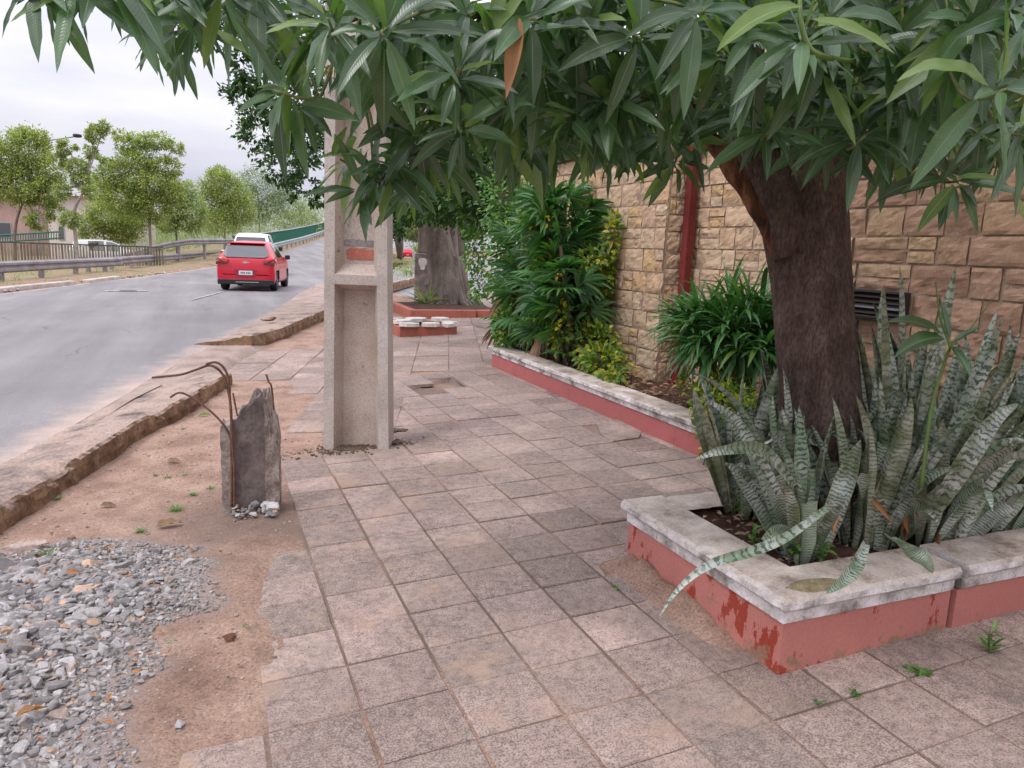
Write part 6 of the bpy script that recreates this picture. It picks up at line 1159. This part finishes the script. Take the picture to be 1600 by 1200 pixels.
mb = MB()
for k in range(120):
    px = rw_.uniform(180, 560); d = rw_.uniform(68, 90) if px < 385 else rw_.uniform(122, 150); c = AT(px, 366 + rw_.uniform(-12, 8), d); rd3 = np.array([2.6, 2.6, rw_.uniform(1.2, 2.4)]); m = 300; P = c + rdir(m, rw_) * rw_.rand(m, 1) ** .4 * rd3; leaves(mb, P, rdir(m, rw_), [0, 0, 1.], rw_.uniform(.25, .5, m), rw_.uniform(.16, .26, m), .3, 1, 2, 'leaf', fold=0, rnd=rw_)
tag(mb.obj('hedge_bushes', M['far_leaf']), 'continuous bushes behind the far guard rail', kind='stuff')
mb = MB(); pts_ = [FL(-60, 470, .05), FL(0, 458, .05), FL(60, 451, .05), FL(120, 445, .05), FL(185, 437, .05)]
for k in range(4):
    a_, b_ = pts_[k], pts_[k + 1]; d = b_ - a_; ang = math.degrees(math.atan2(d[1], d[0])); L = np.linalg.norm(d)
    if k != 3: mb.box(0, L * .96, 0, .22, -.1, .13, M=RZ(ang, a_), b=.02)
mb.box(0, 3.2, 0, .22, -.1, .12, M=RZ(math.degrees(math.atan2(*(FL(190, 436, .05) - FL(140, 443, .05))[1::-1])), FL(140, 443, .05)), b=.02)
tag(mb.obj('far_kerb', M['poleside']), kind='structure')
mb = MB(); n = 900; t_ = rw_.uniform(4.6, 7.2, n); x = np.interp(t_, np.arange(12), LEp[:, 0]) - rw_.uniform(0, 1.3, n); y = np.interp(t_, np.arange(12), LEp[:, 1])
for k in range(n): s_ = rw_.uniform(.02, .09); mb.add(PROTO[k % 14] * s_ * [1, 1, .6] + [x[k], y[k], .1], IF2, (rw_.rand(), rw_.rand(), .5, 1))
tag(mb.obj('verge_rubble', M['grit']), 'brown rubble and clods along the left road edge under the guard rail', kind='stuff')
sp = thing('mango_sapling', (2.95, 2.2, .4), 'thin mango sapling with a few broad leaves poking up through the snake plants', 'sapling'); mb = MB(); dS = 2.85
mb.tube([AT(1440, 760, dS), AT(1455, 640, dS), AT(1478, 560, dS), AT(1484, 540, dS), AT(1470, 500, dS), AT(1462, 440, dS)], [.008, .007, .006, .005, .004, .002], 7, sub=5); mb.tube([AT(1484, 540, dS), AT(1510, 520, dS), AT(1550, 470, dS)], [.004, .003, .0015], 6, sub=4); mb.obj('stem', M['mango_young'], sp, smooth=True)
mb = MB()
for a_ in ((1470, 520, dS, 1392, 500, dS - .1, 0, .24, .5), (1474, 528, dS, 1402, 555, dS - .15, 0, .24, .6), (1482, 545, dS, 1520, 548, dS - .1, 0, .26, .3), (1484, 530, dS, 1470, 470, dS, 0, .2, .1), (1486, 540, dS, 1515, 590, dS - .1, 0, .25, .6), (1488, 535, dS, 1530, 510, dS, 0, .2, .2)): one(mb, *a_, fold=.18, wave=.03, twist=.3)
mb.obj('leaf_spray', M['mango'], sp, smooth=True)
mb = MB(); c = ATX(928, 412, 3.9)
for k in range(70): d = rdir(1, rw_)[0]; e = rdir(1, rw_)[0]; p = c + d * [.05, .13, .09] * rw_.rand(); mb.tube([p, p + e * [.04, .12, .05]], [.005, .003], 4)
tag(mb.obj('dry_twig_bundle', M['stumpdark']), 'tangle of dry dark twigs stuck to the edge of the tan stone wall', 'twigs')
mb = MB(); n = 420; c0 = G(552, 700); X = c0[0] + rw_.normal(0, .22, n); Y = c0[1] + rw_.normal(0, .07, n) - .0
for k in range(n): s_ = rw_.uniform(.003, .014); mb.add(IV * s_ * [1, 1, .6] + [X[k], Y[k], float(gz(X[k])) + .004], IF, (rw_.rand(), rw_.rand(), .5, 1))
for cx, cy in ((618, 673), (616, 692)):
    c = G(cx, cy)
    for k in range(90): s_ = rw_.uniform(.004, .018); mb.add(IV * s_ * [1, 1, .6] + c + [rw_.normal(0, .04), rw_.normal(0, .02), .005], IF, (rw_.rand(), rw_.rand() * .3, .5, 1))
tag(mb.obj('dirt_crumbs', M['palmstem']), 'crumbs of earth and debris round the foot of the utility pole', kind='stuff')

# ------------------------------------------------------------ vehicles
def carpaint(name, c):
    m, t, b, o = newmat(name); b.inputs['Base Color'].default_value = (*c, 1); b.inputs['Roughness'].default_value = .28; b.inputs['Coat Weight'].default_value = .45; b.inputs['Coat Roughness'].default_value = .06
    f = noise(t, coords(t), 1.2, 3); t.links.new(mix(t, .4, c, ramp(t, f, [(.3, .85), (.7, 1.08)]), 'MULTIPLY'), b.inputs['Base Color']); return m
def glassmat(name, c=(.03, .035, .045)):
    m, t, b, o = newmat(name); b.inputs['Base Color'].default_value = (*c, 1); b.inputs['Roughness'].default_value = .04; b.inputs['Specular IOR Level'].default_value = .9; b.inputs['Coat Weight'].default_value = 1; return m
GLS = glassmat('dark_glass'); BLK = basic('black_plastic', (.012, .012, .013), .5); TYR = basic('tyre_rubber', (.015, .015, .016), .85); RIM = basic('alloy', (.35, .35, .36), .3, .8); REDL = basic('tail_light_red', (.5, .01, .01), .15, coat=1.); DRL = basic('tail_light_dark', (.12, .01, .015), .12, coat=1.); PLT = basic('plate_white', (.75, .75, .76), .4); CHR = basic('chrome', (.7, .68, .66), .2, .9); AMB = basic('amber_lens', (.6, .2, .02), .2)
def section(w, zb, zt, belt, tum, K=None):
    # half profile from bottom centre to roof centre
    zbelt = min(belt, zt - .02); hi = zt > belt + .08; r_ = []
    r_ += [(0, zb), (w * .8, zb), (w * .955, zb + .05), (w, zb + .18), (w, zb + (zbelt - zb) * .55), (w * .985, zb + (zbelt - zb) * .8), (w * .955, zbelt)]
    if hi: r_ += [(w * .935, zbelt + .03), (w * (.935 - tum * .5), (zbelt + zt) / 2), (w * (.93 - tum), zt - .07), (w * (.86 - tum), zt - .02), (w * .4, zt), (0, zt + .004)]
    else: r_ += [(w * .94, zbelt + (zt - zbelt) * .2), (w * .91, zbelt + (zt - zbelt) * .5), (w * .87, zbelt + (zt - zbelt) * .7), (w * .8, zbelt + (zt - zbelt) * .88), (w * .4, zt), (0, zt + .003)]
    return r_
def body(st, belt):
    rings = []
    for (y, w, zb, zt, tum) in st:
        h_ = section(w, zb, zt, belt, tum); rings.append([(x, y, z) for x, z in h_] + [(-x, y, z) for x, z in h_[::-1][1:-1]])
    return np.array(rings)
def interp_st(st, n):
    st = np.array(st); y = np.concatenate([np.linspace(st[i, 0], st[i + 1, 0], max(2, int(abs(st[i + 1, 0] - st[i, 0]) / .09)))[:-1] for i in range(len(st) - 1)] + [[st[-1, 0]]]); return [tuple([yy] + [float(np.interp(yy, st[:, 0], st[:, k])) for k in range(1, 5)]) for yy in y]
def wheel(root, x, y, r, w, sgn):
    wl = MB(); a = np.linspace(0, 6.2832, 33)[:-1]; prof = [(0, r * .62), (.01, r * .66), (-.0, r * .93), (-.03, r), (-w + .03, r), (-w, r * .9), (-w, r * .4)]
    V = np.array([[(x + sgn * p, y + math.cos(t) * q, r + math.sin(t) * q) for t in a] for p, q in prof]); k = np.arange(len(prof) - 1)[:, None] * 32; j = np.arange(32)[None]; F = np.stack([k + j, k + (j + 1) % 32, k + 32 + (j + 1) % 32, k + 32 + j], -1).reshape(-1, 4); wl.add(V.reshape(-1, 3), F)
    o = wl.obj('tyre', TYR, root, smooth=True); o.matrix_parent_inverse = Matrix(); rm = MB(); rm.add([(x - sgn * .02, y + math.cos(t) * r * .63, r + math.sin(t) * r * .63) for t in a], [tuple(range(32))]); 
    for s in range(5):
        t = s * 1.2566; c, n_ = np.array([0, math.cos(t), math.sin(t)]), np.array([0, -math.sin(t), math.cos(t)]); p = np.array([x - sgn * .004, y, r]); rm.add([p + c * .04 + n_ * .04, p + c * r * .6 + n_ * .025, p + c * r * .6 - n_ * .025, p + c * .04 - n_ * .04], [(0, 1, 2, 3)], mi=1)
    o = rm.obj('rim', [BLK, RIM], root); o.matrix_parent_inverse = Matrix()
def put(mb, name, mat, root, lab=None, smooth=False):
    o = mb.obj(name, mat, root, smooth=smooth); o.matrix_parent_inverse = Matrix(); return tag(o, lab)
def panel(pts, off=.0): mb = MB(); mb.add(pts, [tuple(range(len(pts)))]); return mb
def vehicle(loc, hd, lab, cat, name, paint, st, belt, Wd, wheels, wr, glass_st, parts):
    root = thing(name, loc, lab, cat); root.rotation_euler = (0, 0, -hd * D2); S = interp_st(st, 40); R_ = body(S, belt); mb = MB(); n, m = R_.shape[:2]; V = R_.reshape(-1, 3); k = np.arange(n - 1)[:, None] * m; j = np.arange(m)[None]; F = np.stack([k + j, k + (j + 1) % m, k + m + (j + 1) % m, k + m + j], -1).reshape(-1, 4)
    # open the wheel arches by dropping low side faces near the axles
    C = V[F].mean(1); keep = np.ones(len(F), bool)
    for wy in wheels: keep &= ~((np.abs(C[:, 0]) > Wd * .36) & (np.hypot(C[:, 1] - wy, (C[:, 2] - wr) * 1.) < wr + .05))
    mb.add(V, F[keep]); mb.add(R_[0], [tuple(range(m - 1, -1, -1))]); mb.add(R_[-1], [tuple(range(m))]); b = put(mb, 'body', paint, root, smooth=True)
    try:
        for p in b.data.polygons: pass
    except Exception: pass
    mb = MB(); mb.box(-Wd / 2 + .13, Wd / 2 - .13, .25, st[-1][0] - .3, .2, .55); put(mb, 'underbody', BLK, root)
    for wy in wheels:
        for s in (-1, 1): wheel(root, s * (Wd / 2 - .02), wy, wr, .2, s)
    # glass: lift faces of the loft by section index
    def skin(y0, y1, i0, i1, name, both=False, off=.008):
        ys_ = [q for q in S if y0 <= q[0] <= y1]; RR = body(ys_, belt)[:, i0:i1 + 1]
        for s in ((1, -1) if both else (1,)):
            Q = RR.copy(); du = np.gradient(Q, axis=0); dv = np.gradient(Q, axis=1); nn = nrm(np.cross(dv, du)); nn *= np.where((nn[..., 2:3] * 1. + nn[..., 0:1] * 1.) < 0, -1, 1); Q = Q + nn * off; Q[..., 0] *= s; g_ = MB(); g_.grid(Q); put(g_, name, GLS, root, smooth=True)
    for g_ in glass_st: skin(*g_)
    parts(root, S); return root
def plate(root, y, z, w=.4, h_=.13, tilt=0):
    mb = MB(); mb.box(-w / 2, w / 2, y - .012, y, z - h_ / 2, z + h_ / 2, b=.003); pl_ = put(mb, 'licence_plate', PLT, root)
    mb = MB(); x = -w * .36
    for k in range(7):
        if k == 3: x += w * .05; continue
        mb.box(x, x + w * .075, y - .0145, y - .0125, z - h_ * .22, z + h_ * .2); x += w * .115
    o = mb.obj('plate_lettering', basic('plate_ink', (.12, .1, .12), .6), pl_); o.matrix_parent_inverse = Matrix()
def hatch_parts(root, S):
    W2 = .85
    mb = MB()
    mb.add([(-.68, .07, 1.1), (-.56, .01, 1.03), (.56, .01, 1.03), (.68, .07, 1.1), (.55, .25, 1.39), (-.55, .25, 1.39)], [tuple(range(6))]); put(mb, 'rear_window', GLS, root)
    mb = MB(); mb.box(-.54, .54, .2, .55, 1.445, 1.478, b=.012); put(mb, 'spoiler', RED, root)
    for s in (-1, 1):
        mb = MB(); V = [(s * .875, .30, 1.0), (s * .86, -.03, 1.0), (s * .5, -.075, .95), (s * .53, -.08, .84), (s * .86, -.04, .79), (s * .885, .3, .84)]; V = np.array(V + [(x * .985, y + .05, z) for x, y, z in V]); mb.add(V, [tuple(range(6)), tuple(range(11, 5, -1))] + [(i, (i + 1) % 6, 6 + (i + 1) % 6, 6 + i) for i in range(6)]); h_ = put(mb, 'tail_light', REDL, root)
        mb = MB(); mb.add([(s * .855, -.048, .795), (s * .855, -.048, .88), (s * .54, -.088, .89), (s * .55, -.088, .845)], [(0, 1, 2, 3)]); o = mb.obj('lower_lens', DRL, h_); o.matrix_parent_inverse = Matrix()
    mb = MB(); mb.box(-.83, .83, -.045, .03, .2, .36, b=.02); put(mb, 'lower_bumper', BLK, root)
    mb = MB(); mb.box(-.3, .38, -.05, -.046, .27, .29); put(mb, 'bumper_trim', CHR, root)
    mb = MB(); mb.add([(-.34, -.03, .66), (.34, -.03, .66), (.28, -.034, .42), (-.28, -.034, .42)], [(0, 1, 2, 3)]); put(mb, 'plate_recess', basic('recess_red', (.3, .02, .045), .4), root); plate(root, -.036, .56)
    # cross shaped badge: long bar with a slanted block in the middle
    mb = MB(); mb.add([(-.1, -.016, .895), (-.11, -.016, .865), (-.045, -.016, .865), (-.055, -.016, .845), (.04, -.016, .845), (.05, -.016, .865), (.11, -.016, .865), (.1, -.016, .895), (.05, -.016, .895), (.055, -.016, .912), (-.04, -.016, .912), (-.05, -.016, .895)], [tuple(range(12))]); put(mb, 'badge', CHR, root)
    mb = MB()
    for k in range(4): mb.box(.27 + k * .05, .305 + k * .05, -.02, -.016, .735, .765)
    put(mb, 'model_lettering', CHR, root)
    mb = MB(); mb.tube([(-.02, .085, .99), (-.12, .1, 1.0), (-.36, .13, 1.04)], [.015, .01, .006], 6); put(mb, 'rear_wiper', BLK, root)
    for s in (-1, 1):
        mb = MB(); mb.box(s * .84, s * 1.0, 2.62, 2.72, .95, 1.1, b=.025) if s > 0 else mb.box(-1.0, -.84, 2.62, 2.72, .95, 1.1, b=.025); put(mb, 'door_mirror', BLK, root)
        for y in (.98, 1.9): mb = MB(); mb.box(*sorted((s * .847, s * .872)), y, y + .16, .84, .865, b=.004); put(mb, 'door_handle', RED, root)
        for y in (1.32, 2.5): mb = MB(); mb.box(*sorted((s * .853, s * .8535)), y, y + .012, .35, .9); put(mb, 'door_gap', BLK, root)
    mb = MB(); mb.box(-.72, .3, .55, 1.9, .75, 1.2); 
RED = carpaint('red_car_paint', (.56, .003, .025)); WHT = carpaint('white_car_paint', (.78, .78, .8))
hs_ = [(-.03, .6, .34, .62, .1), (-.02, .78, .28, .8, .1), (.0, .82, .24, .93, .1), (.04, .845, .22, 1.03, .1), (.1, .85, .2, 1.08, .12), (.3, .853, .2, 1.38, .26), (.42, .855, .2, 1.47, .27), (.8, .855, .19, 1.515, .26), (1.6, .855, .19, 1.535, .25), (2.2, .855, .19, 1.5, .25), (2.55, .855, .19, 1.38, .26), (3.05, .855, .19, 1.08, .12), (3.5, .84, .19, .96, .1), (3.8, .78, .22, .82, .1), (3.92, .62, .28, .66, .1)]
CH = 12.5; cr0 = FL(385, 455, .055)
vehicle(tuple(cr0 - [0, 0, .0]), CH, 'red hatchback driving away on the road, seen from behind', 'car', 'red_hatchback', RED, hs_, 1.0, 1.71, (.66, 3.17), .315, [(.95, 1.86, 7, 9, 'side_window', True), (1.94, 2.6, 7, 9, 'side_window', True), (2.6, 3.0, 10, 14, 'windscreen')], hatch_parts)
def pick_parts(root, S):
    mb = MB(); mb.box(-.88, .88, -.02, .04, .55, 1.12, b=.02); tg = put(mb, 'tailgate', WHT, root); mb = MB(); mb.box(-.12, .12, -.035, -.022, .95, 1.0, b=.004); o = mb.obj('handle', BLK, tg); o.matrix_parent_inverse = Matrix()
    for s in (-1, 1):
        x0, x1 = sorted((s * .885, s * .93)); mb = MB(); mb.box(x0, x1, .0, 1.5, .5, 1.12, b=.02); put(mb, 'bed_side', WHT, root)
        x0, x1 = sorted((s * .80, s * .925)); mb = MB(); mb.box(x0, x1, -.045, -.022, .88, 1.08, b=.01); h_ = put(mb, 'tail_light', REDL, root); mb = MB(); mb.box(x0, x1, -.045, -.022, .77, .876, b=.01); o = mb.obj('indicator', AMB, h_); o.matrix_parent_inverse = Matrix()
        x0, x1 = sorted((s * .93, s * 1.1)); mb = MB(); mb.box(x0, x1, 3.2, 3.3, 1.12, 1.32, b=.03); put(mb, 'door_mirror', BLK, root)
    mb = MB(); mb.add([(-.66, 1.5, 1.3), (.66, 1.5, 1.3), (.6, 1.64, 1.7), (-.6, 1.64, 1.7)], [(0, 1, 2, 3)]); put(mb, 'rear_window', GLS, root)
    mb = MB(); mb.box(-.86, .86, -.13, -.03, .38, .52, b=.02); put(mb, 'rear_bumper', CHR, root); plate(root, -.14, .45)
ps = [(0, .9, .42, .6, .1), (.02, .9, .35, .62, .1), (1.5, .9, .3, .63, .1), (1.53, .9, .3, 1.12, .1), (1.56, .9, .3, 1.2, .2), (1.72, .9, .3, 1.8, .2), (2.1, .9, .3, 1.88, .2), (2.9, .9, .3, 1.87, .2), (3.3, .9, .3, 1.55, .2), (3.75, .9, .3, 1.16, .12), (4.7, .88, .3, 1.06, .1), (5.0, .84, .32, .95, .1), (5.15, .7, .4, .75, .1)]
pk0 = AT(383, 440, 31.2); pk0[2] = .06
vehicle(tuple(pk0), 13, 'white pickup truck driving ahead of the red hatchback', 'pickup truck', 'white_pickup', WHT, ps, 1.12, 1.8, (.95, 4.05), .37, [(1.95, 2.7, 7, 9, 'side_window', True), (2.76, 3.3, 7, 9, 'side_window', True)], pick_parts)
def far_parts(root, S): plate(root, -.06, .5)
fc = AT(106, 395, 43); fc[2] = -.3
vehicle(tuple(fc), 80, 'white car parked far left behind the slatted fence, only its roof and windscreen showing', 'car', 'white_car', WHT, [(q[0], q[1], q[2], q[3] * 1.08, q[4]) for q in hs_], .98, 1.71, (.66, 3.17), .305, [(.95, 1.86, 7, 9, 'side_window', True), (1.94, 2.6, 7, 9, 'side_window', True), (2.6, 3.0, 10, 14, 'windscreen')], far_parts)
rc = FL(634, 400, .05); vehicle(tuple(AT(637, 403, 125)), 15, 'tiny red car at the far end of the slip road', 'car', 'red_car', RED, hs_, .93, 1.71, (.66, 3.17), .305, [(.95, 1.86, 7, 9, 'side_window', True)], far_parts)

# ------------------------------------------------------------ houses far left
def house(px0, px1, ytop, d, dep, lab, wall, roof, wins):
    a, b_ = AT(px0, ytop, d), AT(px1, ytop, d); h_ = a[2]; root = thing('house', ((a[0] + b_[0]) / 2, a[1], -.3), lab, 'house'); L = np.linalg.norm((b_ - a)[:2]); hd = math.degrees(math.atan2(b_[1] - a[1], b_[0] - a[0])); Mx = RZ(hd, (a[0], a[1], 0))
    mb = MB(); mb.box(0, L, 0, dep, -.4, h_, M=Mx); mb.obj('wall', wall, root); mb = MB(); e = .5; V = np.array([(-e, -e, h_), (L + e, -e, h_), (L + e, dep + e, h_), (-e, dep + e, h_), (L * .2, dep / 2, h_ + 1.1), (L * .8, dep / 2, h_ + 1.1)]); V[:, 2] += .004; mb.add(V @ Mx[:3, :3].T + Mx[:3, 3], [(0, 1, 5, 4), (1, 2, 5), (2, 3, 4, 5), (3, 0, 4), (3, 2, 1, 0)]); mb.obj('roof', roof, root)
    for (u0, u1, z0, z1) in wins:
        mb = MB(); mb.box(L * u0 - .06, L * u1 + .06, -.05, -.003, z0 - .06, z1 + .06, M=Mx); w_ = mb.obj('window', RAILW, root); mb = MB(); mb.box(L * u0, L * u1, -.06, -.053, z0, z1, M=Mx); mb.obj('pane', GLS, w_)
house(72, 165, 305, 58, 8, 'pale pink house behind the thin pale street tree', rough_mat('pale_render', [(.3, (.55, .47, .46)), (.7, (.68, .6, .58))], .5, bs=.1), rough_mat('grey_roof', [(.3, (.3, .28, .29)), (.7, (.42, .4, .4))], 1, bs=.2), ((.18, .26, 1.2, 2.2), (.55, .65, 1.2, 2.2)))
house(-190, 40, 300, 64, 8, 'brownish pink house at the far left edge behind the bushy tree', rough_mat('pink_render', [(.3, (.36, .24, .22)), (.7, (.48, .34, .3))], .5, bs=.1), rough_mat('clay_roof', [(.3, (.26, .14, .1)), (.7, (.36, .2, .15))], 1, bs=.2), ((.3, .38, 1.2, 2.2), (.78, .88, 1.2, 2.4), (.6, .68, 1.2, 2.2)))
root = thing('street_lamp', AT(100, 225, 60), 'dark street lamp head showing above the thin pale street tree', 'street lamp'); mb = MB(); mb.tube([AT(60, 395, 60), AT(60, 235, 60), AT(68, 222, 60), AT(100, 216, 60), AT(114, 214, 60)], [.1, .07, .06, .05, .05], 8, sub=4); mb.obj('shaft', GRY, root); mb = MB(); c = AT(120, 212, 60); mb.add(rockshape(IV3, 3, 2) * [.38, .3, .12] + c, IF3); mb.obj('lamp_head', BLK, root, smooth=True)
